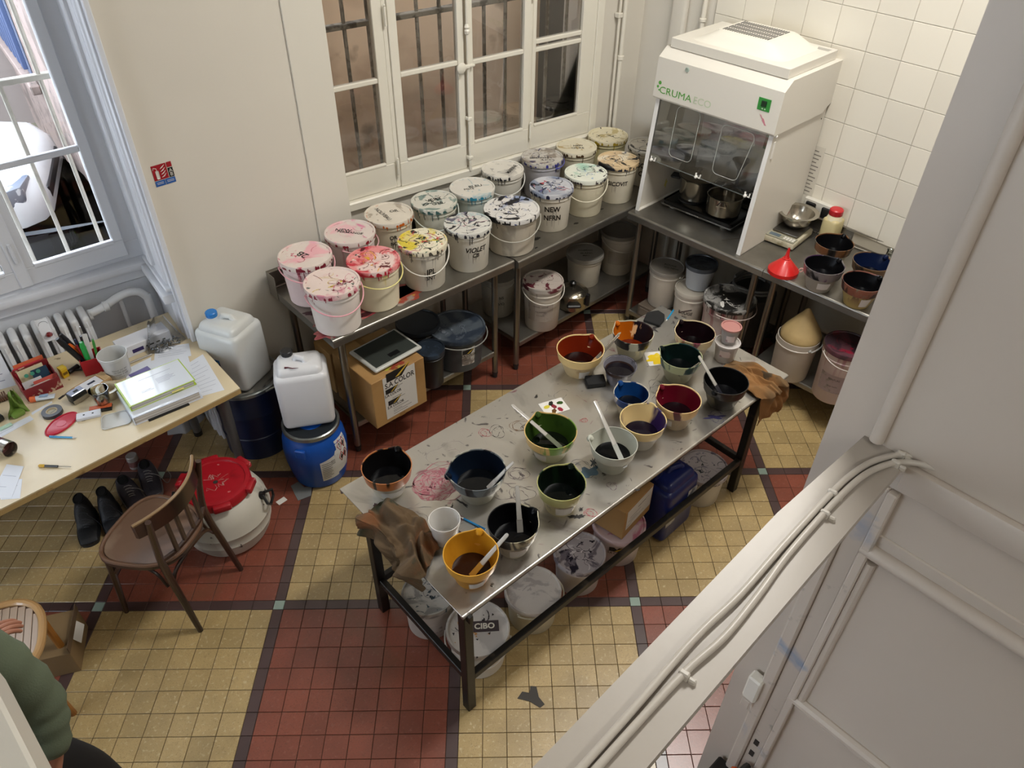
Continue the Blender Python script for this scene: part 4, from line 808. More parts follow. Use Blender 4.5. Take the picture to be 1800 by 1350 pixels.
def folds(u, v, s, k=0):
    n1 = mnoise.noise(Vector((u*2.6+k, v*2.6, k))); n2 = mnoise.noise(Vector((u*4+k, v*4, k+7)))
    a = .5+.5*sin(9*(v+.55*n1)+6*u+k); b_ = .5+.5*sin(19*(v*.6-u*.7+.35*n2)+k*2); c_ = mnoise.noise(Vector((u*22, v*22, k)))
    return a*.55+b_*.38*(.4+.6*a)+c_*.05
def rag1(u, v, o_):
    s = u*(.20+.05*sin(3*v)); ly = .29+v*.37-.05*u*(1-v)+.02*sin(5*u+1)+.012*sin(9*v); f = folds(u, v, 1, .4)*.085*min(1,4*min(u+.12,1-u+.2,v+.12,1-v+.12))
    inner = .13+.035*sin(4.2*v-.2)
    if s < inner: return Vector((inner-s, ly, .756+f+o_))
    dd = s-inner; return Vector((-.012-f*.9-o_, ly+.02*sin(8*v), .765-dd+f*.3-.02*sin(6*v)))
rag('rag', TBM, rag1, CLM, 'crumpled brown rag hanging over the left end of the steel table')
def rag2(u, v, o_):
    s = u*.46; f = folds(u, v, 1, 2.2)*.05*min(1,4*min(u+.1,1-u+.2,v+.15,1-v+.2)); wv = .10+.09*u; lx = 2.03+(v-.5)*2*wv*.75+.04*u+.012*sin(9*u)+.02*sin(6*v)
    inner = .27
    if s < inner: return Vector((lx, inner-s, .756+f+o_))
    dd = s-inner; return Vector((lx+.02*u, -.012-f*.9-o_, .762-dd))
rag('rag', TBM, rag2, M('rag_tan', '#8A6238', .95, stains=(('#6E5436',4,.48,.6,2),('#C07A40',3,.60,.68,7),('#4A3C2A',7,.64,.7,5)), bump=.5, bscale=260), 'tan rag with an orange corner draped over the front right corner of the steel table')
PAP = M('paper_white', '#D2CFCA', .7)
t = thing('test_paper', (2.93,-.80,.7505), radians(-28), 'white card soaked with bright yellow dye, between the bowls', 'paper'); MB().box(-.06,.06,-.06,.06,0,.0012).build('sheet', PAP, t, sm=0)
blob('dye_patch', t, (.0,-.005,.0013), .052,.045, M('yellow_dye','#D8B80E',.4,stains=(('#E0D468',14,.55,.65,1),)), 51, 40, .0004, .4)
t = thing('test_paper', (2.225,-.785,.7505), radians(-12), 'white card with yellow, black, red and green dye spots behind the green bowl', 'paper'); MB().box(-.065,.065,-.05,.05,0,.0012).build('sheet', PAP, t, sm=0)
for i,(x_,y_,c) in enumerate(((-.035,.012,'#C8B83A'),(-.005,.028,'#14160E'),(.0,.002,'#7A1428'),(.04,.015,'#2A4A14'),(-.015,-.03,'#5A3A10'),(.02,-.03,'#8A1830'))): blob('dye_spot', t, (x_,y_,.0013), .017,.012, M(f'spot_{c}',c,.3), 60+i, 22, .0003, .2, rz=i)
def sponge(x,y,z,rz,lab,poly,h):
    o = MB().prism(poly,0,h,bev=.006).build('sponge', M('black_foam','#131314',.9,bump=.4,bscale=200), None, (x,y,z), rz); tag(o,lab,'sponge')
sponge(3.185,-.52,.7502,.5,'flat piece of torn black foam at the far corner of the table',[(-.07,-.05),(.0,-.06),(.05,-.045),(.075,.0),(.05,.03),(.02,.055),(-.06,.05)],.018)
sponge(2.515,-.763,.7502,-.35,'thick black foam block beside the cream and rust-orange bowl',[(-.055,-.035),(.045,-.045),(.06,.03),(-.045,.04)],.03)
def pen(x,y,z,rz,lab,col,L_=.13,r=.0048,tipc='#C8C8C4',group=None):
    t = thing('pen',(x,y,z+r),rz,lab,'pen',group); MB().tube([(-L_/2,0,0),(L_*.36,0,0)],r,10).build('barrel', M(f'pen_{col}',col,.25), t)
    MB().tube([(L_*.36,0,0),(L_*.5,0,0)],[r,.0012],10).build('tip', M(f'pentip_{tipc}',tipc,.3), t); MB().box(-L_*.5,-L_*.22,-.0015,.0015,r,r+.003,.0005).build('clip', M(f'pen_{col}',col,.25), t); return t
pen(3.275,-.553,.75,radians(205),'turquoise ballpoint pen at the far right corner of the steel table','#1E86B4')
pen(1.472,-1.172,.75,radians(112),'blue ballpoint pen between the white cup and the black-rimmed bowl','#1E78B0')
o = MB().tube([(0,0,0),(.075,-.035,.0)],.004,8).build('stick', M('dark_wood','#2A1A14',.6), None, (3.345,-.56,.7545), .1); tag(o,'short dark stick at the far edge of the steel table','stick')
t = thing('bolt',(1.363,-1.474,.7502),0,'small steel bolt by the mustard bowl','bolt'); MB().lathe([(.008,0),(.008,.006),(.0035,.006),(.0035,.012)],6).build('head', STEELT, t)
t = thing('cap',(1.172,-.868,.7502),0,'small white plastic piece beside the rag on the table','plastic piece'); MB().box(-.018,.018,-.01,.01,0,.008,.002).build('body', M('white_plastic','#D8D6D2',.4), t); MB().box(-.018,.018,-.0105,-.0095,0,.003).build('edge', BLACK, t, sm=0)

# ================================================================== UNDER THE TABLE
G2 = 'buckets on the floor under the steel table'
bucket(1.300,-1.03,.128,.235,0,'white bucket with scuffed lid on the floor at the left end of the table',body='#C4BDB4',lid='#BEBAB2',splat=(('#8C8A86',6,.54,.62,2),('#3A4A52',9,.68,.70,1)),seed=51,group=G2,label_plate=(.3,.8,.05,.12,'#BDB6AE',(('||||  mm',.014,.06),)),k=.92)
t = bucket(1.385,-1.322,.146,.235,0,'white bucket with a dark label on its lid, under the front left table corner',body='#C8C2B8',lid='#C4BEB6',splat=(('#B08048',7,.67,.70,.5),('#1E1C1E',9,.70,.715,.5),('#A8A29C',5,.56,.64,1)),seed=52,group=G2,bail=(.055,-.15),k=.9,drips=('#9A948A',))
MB().box(-.065,.065,-.028,.028,0,.0012).build('lid_label', M('dark_label','#3E3436',.5), t, (.03,-.01,.2285), radians(-32), sm=0)
letters('CIBO', .04, lambda u,v: Vector((.03+u*cos(radians(-32))-v*sin(radians(-32)), -.01+u*sin(radians(-32))+v*cos(radians(-32)), .2299)), M('label_pale','#CFC9B8',.5), t, bold=.0012)
bucket(1.722,-1.295,.138,.215,0,'white bucket with clean smudged lid, second from the left under the front of the table',body='#C6C0AC',lid='#BDB5AC',splat=(('#A29A94',6,.52,.60,2.5),),seed=53,group=G2,bail=(-.03,1.1))
bucket(2.040,-1.262,.132,.225,0,'white bucket with black-violet smears on its lid, under the middle of the table',body='#C2BAB6',lid='#A49C9C',splat=(('#1E1A28',4,.58,.63,1.5),('#6A6268',7,.54,.60,2),('#C4BCBC',10,.6,.66,1)),seed=54,group=G2,k=.88)
t = bucket(2.330,-1.235,.140,.225,0,'pink-tinged white bucket with a paint-maker emblem, under a small carton',body='#CDC2C2',lid='#C8B2B4',splat=(('#B06A7C',7,.56,.64,1.5),),seed=55,group=G2,k=.9,drips=('#A8606E',))
ph5 = atan2(CAMP.y+1.235, CAMP.x-2.33)
logo(-.03,.115,.08,t,face=lambda u,v: Vector((.1315*cos(ph5+u/.13),.1315*sin(ph5+u/.13),v)))
t = thing('carton', (2.26,-1.33,.227), radians(14), 'small brown carton with white label standing on the pink-tinged bucket', 'box')
MB().box(0,.26,0,.22,0,.20,.002).build('box', CB, t, sm=0); MB().box(.02,.25,-.0014,-.0004,.055,.19).build('paper_label', M('white_label','#CFCBC4',.6), t, sm=0)
for zz,x_,ww in ((.15,.12,.10),(.145,.12,.07),(.12,.05,.10),(.10,.04,.08),(.085,.06,.12),(.07,.03,.04)): MB().box(x_,x_+ww,-.0018,-.0013,zz,zz+.003).build('print_line', M('print_grey2','#8C8884',.7), t, sm=0)
bucket(2.988,-1.215,.136,.225,0,'white bucket with wavy grey-violet scuffed lid at the right end under the table',body='#C4BFB4',lid='#ABA3A4',splat=(('#6A6674',8,.60,.64,2.5),('#1E2A2E',5,.71,.73,0)),seed=56,group=G2,rim='#3A3E48')
def jerry(x,y,z,rz,w_,d_,h_,lab,col,capc,cap_at,handle=True,alpha=1,label=None,stain=(),hump=True,hr=0):
    t = thing('jerrycan',(x,y,z),rz,lab,'jerrycan')
    m = M(f'jerry_{col}', col, .32, stains=stain, alpha=alpha, var=.03, vscale=5)
    b = MB(); b.box(-w_/2,w_/2,-d_/2,d_/2,0,h_*.86,.035,seg=4); b.box(-w_/2+.012,w_/2-.012,-d_/2+.012,d_/2-.012,h_*.76,h_*.95,.03,seg=4,top=(.86,.86))
    b.build('body', m, t)
    cx, cy = cap_at
    b = MB(); b.lathe([(.034,h_*.90),(.030,h_*.95),(.026,h_*.98)],20,T(cx,cy,0)); b.build('neck', m, t)
    b = MB(); n = 24; b.lathe([(.030,h_*.965),(.031,h_*.97),(.031,h_*1.02),(.027,h_*1.03)],n,T(cx,cy,0),fn=lambda p,a,i: Vector((p.x*(1+.03*(int(round(a/(2*pi)*n))%2)),p.y*(1+.03*(int(round(a/(2*pi)*n))%2)),p.z))); b.build('cap', M(f'cap_{capc}', capc, .35), t)
    if handle:
        hx = -.25 if cx > 0 else .25
        b = MB(); b.tube([(cx*.3,cy*.2,h_*.92),(cx*.1,cy*.1,h_*.985),(-cx*.5,-cy*.3,h_*.985),(-cx*.8,-cy*.4,h_*.91)],[.02,.017,.017,.022],12); b.build('handle', m, t)
    return t
t = jerry(2.665,-1.245,.0,radians(8),.27,.20,.44,'dark blue jerrycan standing under the right half of the steel table','#14225E','#14225E',(-.08,.04))
for q in ((-.13,-.05,.14,.24,'#A8A8A8'),(.04,.12,.18,.30,'#C0BFBC')): MB().box(q[0],q[1],-.1016,-.1004,q[2],q[3]).build('paper_label', M(f'jl_{q[4]}',q[4],.6,stains=(('#6A6A70',18,.5,.58,2),)), t, sm=0)
b = MB(); b.prism([(.055,.19),(.105,.19),(.105,.24)],-.0005,.0005,mat=T(0,-.1024,0,rx=pi/2)); b.build('hazard_mark', BLACK, t, sm=0)
# ================================================================== FUME HOOD
HD = thing('fume_hood', (3.825,.345,.90), radians(-82.4), 'white bench-top fume hood with green lettering and clear sloping front', 'fume hood')
HW = M('hood_white', '#D6D1C6', .38); HIN = M('hood_inner', '#BDB9B0', .45)
w_ = .83
def side_poly(b, x0, x1, pts):
    a = [b.bm.verts.new((x0,y,z)) for y,z in pts]; c = [b.bm.verts.new((x1,y,z)) for y,z in pts]; n = len(pts)
    b.bm.faces.new(a); b.bm.faces.new(list(reversed(c)))
    for i in range(n): b.bm.faces.new((a[i], c[i], c[(i+1)%n], a[(i+1)%n]))
for x0,nm in ((0,'side_panel'),(w_-.008,'side_panel')):
    b = MB(); side_poly(b, x0, x0+.008, [(.0,.001),(.075,.77),(.655,.77),(.655,.001)]); b.build(nm, HW, HD, sm=0)
    s_ = -1 if x0 == 0 else 1; xe = x0 if x0 == 0 else w_
    b = MB(); side_poly(b, xe-(.0 if x0==0 else .028), xe+(.028 if x0==0 else 0), [(-.003,.001),(.072,.77),(.076,.77),(.001,.001)]); b.build('front_flange', M('hood_edge','#E2E0DC',.3), HD, sm=0)
    b = MB(); b.box(xe-(.0 if x0==0 else .03), xe+(.03 if x0==0 else 0), .0,.655,.001,.006); b.build('base_flange', HW, HD, sm=0)
b = MB(); side_poly(b, -.012, w_+.012, [(.045,.755),(.058,.985),(.125,1.035),(.69,1.035),(.69,.80),(.60,.76),(.60,.745),(.05,.745)]); b.build('head', HW, HD, sm=0)
MB().box(.008,w_-.008,.640,.648,.001,.75).build('back_panel', HIN, HD, sm=0)
MB().box(.02,w_-.02,.115,.64,1.035,1.09,.003).build('top_cover', HW, HD)
b = MB()
def hump(u, v, o_):
    x = .10+.64*u; y = .16+.47*v; e = min(1, min(u,1-u)/.28); f = min(1, min(v,1-v)/.20)
    sm = lambda q: q*q*(3-2*q); return Vector((x, y, 1.089+.066*sm(max(0,e))*sm(max(0,f))))
b.grid(hump, 26, 22); b.build('hump', M('hood_plastic','#DBD7CB',.4), HD, sm=60)
GD = M('slot_dark', '#2A2824', .8)
for r in range(4):
    b = MB()
    for c in range(20): b.box(.255+.0155*c,.255+.0155*c+.007,.275+.062*r,.275+.062*r+.050,1.1545,1.1565)
    b.build('vent_slots', GD, HD, sm=0)['kind'] = 'stuff'
MB().box(.235,.57,.262,.52,1.145,1.1549,.002).build('vent_plate', M('hood_plastic','#DBD7CB',.4), HD, sm=0)
MB().box(.70,.79,.56,.60,1.0902,1.0912).build('type_label', M('label_grey','#A8A49C',.5), HD, sm=0)
# lettering and switch on the front of the head (its face leans from y .045 to .058)
def hf(x, z, o_=.0012): return Vector((x, .045+.013*(z-.755)/.23-o_, z))
GRN = M('brand_green', '#4E9A34', .5); GRP = M('brand_pale', '#B8C4A4', .5)
letters('CRUMA', .062, lambda u,v: hf(.150+u*1.12, .802+v*.92), GRN, HD, bold=0, align='CENTER'); letters('ECO', .058, lambda u,v: hf(.345+u*1.1, .803+v), GRP, HD)
for x,z,r in ((.028,.842,.011),(.016,.818,.008),(.028,.800,.005)):
    b = MB(); b.bm.faces.new([b.bm.verts.new(hf(x+r*cos(2*pi*k/20), z+r*sin(2*pi*k/20))) for k in range(20)]); b.build('logo_dot', GRN, HD, sm='raw')
b = MB(); b.box(.700,.778,-.003,0,.862,.930,.001,mat=T(0,.052,0)); b.build('switch_plate', M('switch_green','#2E8A34',.4), HD, sm=0)
b = MB(); b.box(.722,.756,-.008,-.002,.884,.918,.003,mat=T(0,.052,0)); b.build('rocker_switch', M('switch_dark','#12321E',.2), HD)
for xx in (.73,.746): MB().box(xx,xx+.008,.0478,.049,.870,.877).build('indicator', M('pale_dot','#CFE0C8',.4), HD, sm=0)
b = MB(); b.lathe([(.014,0),(.014,.004),(.009,.005),(.009,.002),(.0005,.002)],24,T(.203,.0565,.957,rx=pi/2)); b.build('lock', M('lock_ring','#A8B4A8',.3,.3), HD)
blob('dye_smear', HD, (0,0,0), .05,.006, M('pink_smear','#C8808C',.5), 91, 30, .0006, .5).matrix_local = T(.765,.0475,.80,rx=pi/2,rz=0)@Matrix.Rotation(-.9,4,'Z')
# sliding front pane with its two arm hatches and clips
def pn(x, z, o_=0): return Vector((x, .0+.075*(z/.77)+.008-o_, z))
b = MB(); b.grid(lambda u,v,o_: pn(.002+u*(w_-.004), .357+v*.398, -o_), 1, 1, thick=.004); b.build('front_pane', glassmat('hood_glass',(.94,.95,.95),1.5,.02,2.2), HD, sm=0)
EDG = M('glass_edge', '#B9BCB4', .2)
b = MB(); b.tube([pn(.0,.357),pn(w_,.357)],.003,6); b.build('pane_edge', EDG, HD)
def hatch(x0,x1,z0,z1,cut):
    pts = []; r = .035
    for cx,cz,a0 in ((x1-r,z1-r,0),(x0+r,z1-r,pi/2),(x0+r,z0+r,pi),(x1-r-cut,z0+r,1.5*pi)):
        for k in range(6): a = a0+k*pi/10; pts.append(pn(cx+r*cos(a), cz+r*sin(a), .003))
    b = MB(); b.tube(pts,.0022,6,closed=True); b.build('arm_hatch', EDG, HD)
hatch(.165,.335,.425,.735,.0); hatch(.495,.715,.42,.715,.04)
CLW = M('clip_white', '#E4E1DA', .3)
for x in (.05,.40,.755):
    b = MB(); b.lathe([(.010,0),(.009,.014),(.004,.018)],12,T(*pn(x,.362,.002),rx=pi/2)); b.tube([pn(x+.015,.36,.006),pn(x+.028,.362,.012),pn(x+.03,.385,.010)],.004,8); b.tube([pn(x-.005,.385,.006),pn(x-.003,.362,.008)],.005,8); b.build('pane_clip', CLW, HD)
MB().grid(lambda u,v,o_: pn(.775+.05*u,.65+.085*v,-.006), 1,1).build('green_label', M('label_darkgreen','#2E6448',.5), HD, sm='raw')
b = MB(); b.box(w_,w_+.006,.085,.105,.60,.70,.002); b.lathe([(.008,0),(.008,.014),(.004,.016)],12,T(w_,.085,.735,ry=pi/2)); b.build('side_catch', CLW, HD)
b = MB(); side_poly(b, w_+.0005, w_+.0015, [(.10,.868),(.62,.88),(.62,.874),(.10,.862)]); b.build('side_seam', M('seam_grey','#9A958A',.6), HD, sm=0)  # thin grey line along the sheet seam on the hood's side
for y_,z_ in ((.10,.86),(.60,.99),(.62,.70)): 
    b = MB(); b.lathe([(.005,0),(.004,.002),(.0005,.0025)],8,T(w_,y_,z_,ry=pi/2)); b.build('screw', GD, HD)
blob('dye_stain', HD, (0,0,0), .03,.012, M('yellow_smear','#C8C070',.5), 92, 24, .0006, .5).matrix_local = T(.0085,.30,.10,ry=pi/2)
# hot plate and pots inside
t = thing('hot_plate', (4.195,.045,.90), radians(-80), 'black double hot plate inside the fume hood, carrying two steel pots', 'hot plate')
b = MB(); b.box(-.27,.27,-.14,.14,.022,.052,.028,seg=3); b.build('body', M('plate_black','#121212',.25), t)
b = MB(); b.box(-.275,.275,-.145,.145,.018,.030,.011,seg=2); b.build('rim', M('plate_chrome','#9A9A98',.2,.9), t)
for x in (-.13,.13): MB().lathe([(.085,.052),(.085,.058),(.07,.060),(.0005,.060)],32,T(x,0,0)).build('heating_disc', M('iron_dark','#1C1B1A',.6), t)
for x in (-.2,.2):
    for y in (-.1,.1): MB().lathe([(.02,0),(.024,.004),(.024,.02)],14,T(x,y,0)).build('foot', M('foot_white','#C9C6C0',.4), t)
letters('MENU SAVOUR', .014, lambda u,v: Vector((u-.02,-.1465,.024+v)), M('pale_print','#B8B4AC',.5), t)
t = thing('pot', (4.215,.175,.962), 0, 'taller stainless pot with black side handles, left pot on the hot plate', 'pot', 'steel pots in the fume hood')
PSS = M('pot_steel', '#A49C8C', .16, .95)
MB().lathe([(.104,0),(.113,.006),(.115,.125),(.124,.145),(.132,.148),(.129,.150),(.117,.140),(.111,.125),(.109,.008),(.0005,.006)],40).build('body', PSS, t)
MB().lathe([(.126,.151),(.10,.163),(.05,.171),(.0005,.173)],32).build('lid', PSS, t)
MB().lathe([(.01,.171),(.01,.184),(.02,.189),(.018,.201),(.0005,.205)],16).build('knob', BLACK, t)
for a in (2.05,-1.1): MB().box(.115,.185,-.035,.035,.105,.128,.008,mat=T(rz=a)).build('side_handle', BLACK, t)
t = thing('pot', (4.190,-.090,.962), 0, 'lower open stainless pot, right pot on the hot plate', 'pot', 'steel pots in the fume hood')
MB().lathe([(.10,0),(.113,.008),(.115,.120),(.121,.125),(.116,.126),(.111,.120),(.109,.010),(.0005,.008)],40).build('body', PSS, t)
MB().lathe([(.109,.065),(.0005,.065)],32,cap0=False).build('water', M('dark_water','#1E1A16',.05,coat=1), t)
for a in (-2.6,.6):
    b = MB(); b.tube([(.114,-.03,.09),(.147,-.028,.098),(.152,0,.10),(.147,.028,.098),(.114,.03,.09)],.005,8,mat=T(rz=a)); b.build('side_handle', PSS, t)
t = thing('funnel', (4.43,.02,.90), 0, 'grey plastic funnel standing behind the pots inside the fume hood', 'funnel')
MB().lathe([(.012,0),(.014,.13),(.05,.19),(.06,.20),(.056,.20),(.01,.13),(.008,0)],24,T(0,0,.12)).build('cone', M('grey_plastic','#4E5054',.4), t); MB().lathe([(.05,0),(.045,.10),(.013,.14)],24).build('stand', M('grey_plastic','#4E5054',.4), t)
o = MB().box(0,.20,0,.004,0,.004,.001).build('metal_rod', STEELT, None, (3.99,-.28,.9), radians(-25)); tag(o,'thin metal rod lying at the front edge inside the fume hood','rod')

# ================================================================== right bench things
t = thing('laboratory_scale', (4.365,-.505,.90), radians(-78), 'beige electronic scale with keypad, carrying the steel bowl', 'scale')
SCB = M('scale_beige', '#BDB59C', .5, stains=(('#8A8060',8,.6,.7,2),))
MB().box(-.10,.10,-.15,.13,.008,.05,.008,seg=2).build('housing', SCB, t)
MB().box(-.094,.094,-.148,-.085,.0505,.056,.002).build('control_panel', M('panel_grey','#8C8A78',.4), t)
MB().box(-.08,-.01,-.135,-.10,.0562,.0575).build('display', M('display_blue','#5E6A72',.2), t, sm=0)
for i in range(4):
    for j in range(2): MB().box(.015+.019*i,.030+.019*i,-.137+.02*j,-.122+.02*j,.0562,.0585,.001).build('key', M('key_white','#DAD6CC',.4), t, sm=0)
MB().box(-.085,.085,-.075,.11,.054,.066,.004,seg=2).build('pan', M('pan_steel','#6E6A62',.3,.8), t)
for x in (-.08,.08):
    for y in (-.12,.11): MB().lathe([(.012,0),(.012,.010)],10,T(x,y,0)).build('foot', BLACK, t)
t = thing('mixing_bowl', (4.42,-.495,.9665), 0, 'stainless steel bowl with wide rim on the electronic scale', 'bowl')
MB().lathe([(.035,0),(.06,.008),(.088,.035),(.100,.075),(.103,.088),(.128,.096),(.129,.099),(.101,.094),(.097,.075),(.084,.037),(.056,.012),(.0005,.006)],48).build('shell', M('bowl_steel','#B4AEA2',.2,.92), t)
t = thing('plastic_jar', (4.560,-.665,.90), 0, 'milky plastic jar with a red cap between the scale and the dye bowls', 'jar')
MB().box(-.052,.052,-.052,.052,0,.155,.02,seg=3).build('body', M('jar_milky','#C2B486',.35,stains=(('#A49258',4,.5,.65,3,(1,1,.3)),)), t)
MB().lathe([(.05,.145),(.042,.17),(.035,.18)],24).build('shoulder', M('jar_milky2','#CFC5A6',.35), t); MB().lathe([(.040,.175),(.042,.178),(.042,.208),(.036,.214),(.0005,.214)],28).build('cap', M('cap_red','#B81E26',.35), t)
t = thing('funnel', (3.993,-.757,.90), 0, 'bright red funnel standing upside down on the bench, spout up', 'funnel')
b = MB(); b.lathe([(.088,0),(.090,.002),(.090,.024),(.030,.088),(.020,.095),(.012,.115),(.006,.165),(.0045,.166),(.006,.155),(.010,.112),(.018,.092),(.086,.022),(.086,0)],44,cap0=False,cap1=False); b.build('cone', M('funnel_red','#C41C1A',.35,coat=.2), t)
b = MB(); b.lathe([(.022,.0935),(.023,.098),(.015,.100)],24); b.build('collar', M('funnel_red','#C41C1A',.35), t)
b = MB(); b.tube([(.012*cos(a),.012*sin(a),0) for a in [k*pi/8 for k in range(16)]],.0035,7,mat=T(.066,-.075,.03,rx=pi/2,rz=-.6),closed=True); b.build('hanging_loop', M('loop_pink','#D8A8A0',.4), t)
t = thing('glass_flask', (4.56,-1.075,.90), 0, 'clear crumpled glass vessel by the backsplash, half cut off by the partition', 'glass')
MB().lathe([(.03,0),(.04,.005),(.045,.05),(.02,.08),(.018,.11),(.022,.115),(.016,.11),(.018,.08),(.042,.05),(.037,.008)],24,cap1=False).build('body', glassmat('clear_glass',(.93,.95,.94),1.5,.02,2), t)
MB().lathe([(.02,0),(.03,.012),(.02,.03),(.0005,.034)],14,T(-.06,.02,0)).build('stopper', glassmat('clear_glass'), t)
# sockets and notice on the tiled wall
t = thing('wall_socket', (*rwp(-.535),1.045), RW, 'double wall socket with black flaps behind the steel bowl', 'socket')
MB().box(-.115,.115,-.045,-.0108,-.055,.055,.006).build('case', M('socket_white','#C9C5BA',.4), t)
for x in (-.06,.055): MB().box(x-.035,x+.035,-.052,-.0455,-.036,.036,.006).build('flap', M('socket_black','#1C1C1C',.3), t)
t = thing('wall_notice', (*rwp(-.405),1.10), RW, 'printed notice taped to the tiles right of the fume hood', 'notice')
MB().box(-.045,.045,-.0125,-.0110,0,.32).build('sheet', M('notice_paper','#C9C3B6',.5), t, sm=0)
for i in range(12): MB().box(-.035,.02+.012*sin(i*2.1),-.0130,-.0126,.02+.024*i,.027+.024*i).build('print_line', M('notice_ink','#7A746C',.6), t, sm=0)
# orange tool at the foot of the partition
t = bpy.data.objects['power_tool']; t.location = (1.66,-2.50,.36)
o = MB().box(-.10,.10,-.14,.14,0,.36,.006).build('crate', M('crate_dark','#1E1C1A',.7), None, (1.70,-2.53,0), radians(6)); tag(o,'dark crate standing against the partition, under the orange tool','crate')
b = MB(); b.box(0,.10,-.04,.04,.0,.10,.01); b.build('body', OR, t); b = MB(); b.tube([(-.0,.0,.11),(.08,.0,.14),(.12,0,.11)],.014,8); b.build('grip', BLACK, t)
# fire extinguisher sign
t = thing('fire_sign', (*fw(.045,-.0012),1.635), FA, 'red and blue fire extinguisher sign on the wall by the left window', 'sign')
b = MB(); b.box(.0,.072,-.0012,0,.030,.105,.0005); b.build('red_panel', M('sign_red','#9A1422',.4), t, sm=0)
MB().box(.076,.100,-.0012,0,.080,.105).build('red_panel', M('sign_red','#9A1422',.4), t, sm=0); MB().box(.076,.100,-.0012,0,.030,.076).build('black_panel', M('sign_black','#151515',.4), t, sm=0)
MB().box(.0,.048,-.0012,0,.0,.027).build('blue_panel', M('sign_blue','#2458A0',.4), t, sm=0); MB().box(.051,.100,-.0012,0,.0,.027).build('blue_panel', M('sign_blue','#2458A0',.4), t, sm=0)
SW = M('sign_white', '#D8D4CC', .5)
b = MB(); b.box(.014,.030,-.0018,-.0013,.036,.078,.003); b.tube([(.022,-.0016,.078),(.022,-.0016,.088),(.008,-.0016,.094),(.005,-.0016,.084)],.0016,5); b.build('extinguisher_symbol', SW, t)
b = MB()
for i in range(4): b.tube([(.040,-.0016,.040+.014*i),(.052,-.0016,.044+.015*i),(.064,-.0016,.056+.014*i)],[.001,.0026,.0008],5)
b.build('flame_symbol', SW, t)
letters('A', .026, lambda u,v: Vector((.088+u,-.0018,.062+v)), SW, t); letters('B', .026, lambda u,v: Vector((.088+u,-.0018,.043+v)), SW, t)
b = MB()
for z in (.010,.017): b.box(.008,.040,-.0017,-.0013,z,z+.002); b.box(.058,.093,-.0017,-.0013,z,z+.002)
b.build('small_print', SW, t, sm=0)
# ================================================================== DESK under the left window
DK = thing('desk', (0,0,0), 0, 'pale birch desk top on grey conical legs below the left window', 'desk')
DKM = M('birch_top', '#CDBD9C', .35, var=.05, vscale=3, stains=(('#B09A74',1.6,.55,.75,2),('#8A7A5A',14,.70,.74,3)), coord='World')
DKE = M('birch_edge', '#A88D5C', .5, stains=(('#6E522E',9,.64,.68,4),), coord='World')
quad = [(-.76,-.02),(.995,.269),(.915,1.175),(-.80,1.0)]
b = MB(); b.prism(quad,.742,.75,bev=.001); b.build('tabletop', DKM, DK, sm=0)
b = MB(); b.prism(quad,.715,.742); b.build('edge_core', DKE, DK, sm=0)
LGM = M('leg_grey', '#5E5C5A', .4, .3)
for (fx,fy,tx,ty) in ((.926,.461,.915,.40),(.813,.935,.80,.90),(-.60,.15,-.58,.20),(-.62,.85,-.60,.82)):
    MB().tube([(fx,fy,.03),(tx,ty,.715)],[.024,.034],16).build('leg', LGM, DK); MB().lathe([(.020,0),(.026,.004),(.026,.034)],16,T(fx,fy,0)).build('foot', BLACK, DK)
for x_,y_ in ((.06,.055),(-.04,.04),(.10,.11),(.42,.17),(.7,.22)): pass
DZ = .7502
def sheet(poly, lab, z=DZ, mat=None, name='paper_sheet', lines=0, th=.0006, cat='paper', group=None, lcol='#9AA0B0', rz=0):
    cx = sum(p[0] for p in poly)/len(poly); cy = sum(p[1] for p in poly)/len(poly)
    t = thing(name,(cx,cy,z),0,lab,cat,group); P = [(x-cx,y-cy) for x,y in poly]
    MB().prism(P,0,th).build('sheet', mat or M('desk_paper','#D2D6DE',.6), t, sm=0)
    if lines:
        b = MB(); A_,B_,C_,D_ = [Vector((*p,0)) for p in P[:4]]
        for i in range(lines):
            v = (i+1)/(lines+1); l0 = A_.lerp(D_,v); l1 = B_.lerp(C_,v); a0 = l0.lerp(l1,.10); a1 = l0.lerp(l1,.55+.35*abs(sin(i*2.3)))
            dn = (D_-A_).normalized()*.0012; b.bm.faces.new([b.bm.verts.new(p+Vector((0,0,th+.0004))) for p in (a0-dn,a1-dn,a1+dn,a0+dn)])
        b.build('writing', M(f'pen_lines_{lcol}', lcol, .6), t, sm='raw')
    return t
sheet([(.815,.318),(.925,.30),(.935,.66),(.80,.61)],'lined handwritten sheet at the right edge of the desk',lines=9)
sheet([(.70,.74),(.88,.68),(.905,.80),(.74,.86)],'lined handwritten sheet in front of the bag of screws',lines=6,z=DZ+.0012)
sheet([(.64,.56),(.84,.54),(.87,.72),(.68,.76)],'blank white sheet sticking out behind the green-edged binder',z=DZ+.0024)
sheet([(.52,.62),(.66,.66),(.70,.79),(.57,.76)],'white leaflet with a violet band between the beaker and the binders',z=DZ+.0036,name='leaflet',cat='leaflet')
MB().box(-.055,.05,-.045,.005,.0008,.0012,mat=T(rz=.2)).build('violet_band', M('violet_print','#6A6296',.5), bpy.data.objects['leaflet'], sm=0)
sheet([(-.10,.56),(.09,.62),(.08,.66),(-.10,.62)],'narrow blue-white receipt slip beside the snack bag',name='receipt',lines=1)
sheet([(-.17,.18),(-.09,.12),(-.01,.30),(-.07,.36)],'blue-white slip at the front left of the desk, upper one',name='receipt',lines=2,z=DZ+.001)
sheet([(-.13,.14),(-.06,.10),(-.03,.22),(-.11,.27)],'blue-white slip at the front left of the desk, lower one',name='receipt',lines=2)
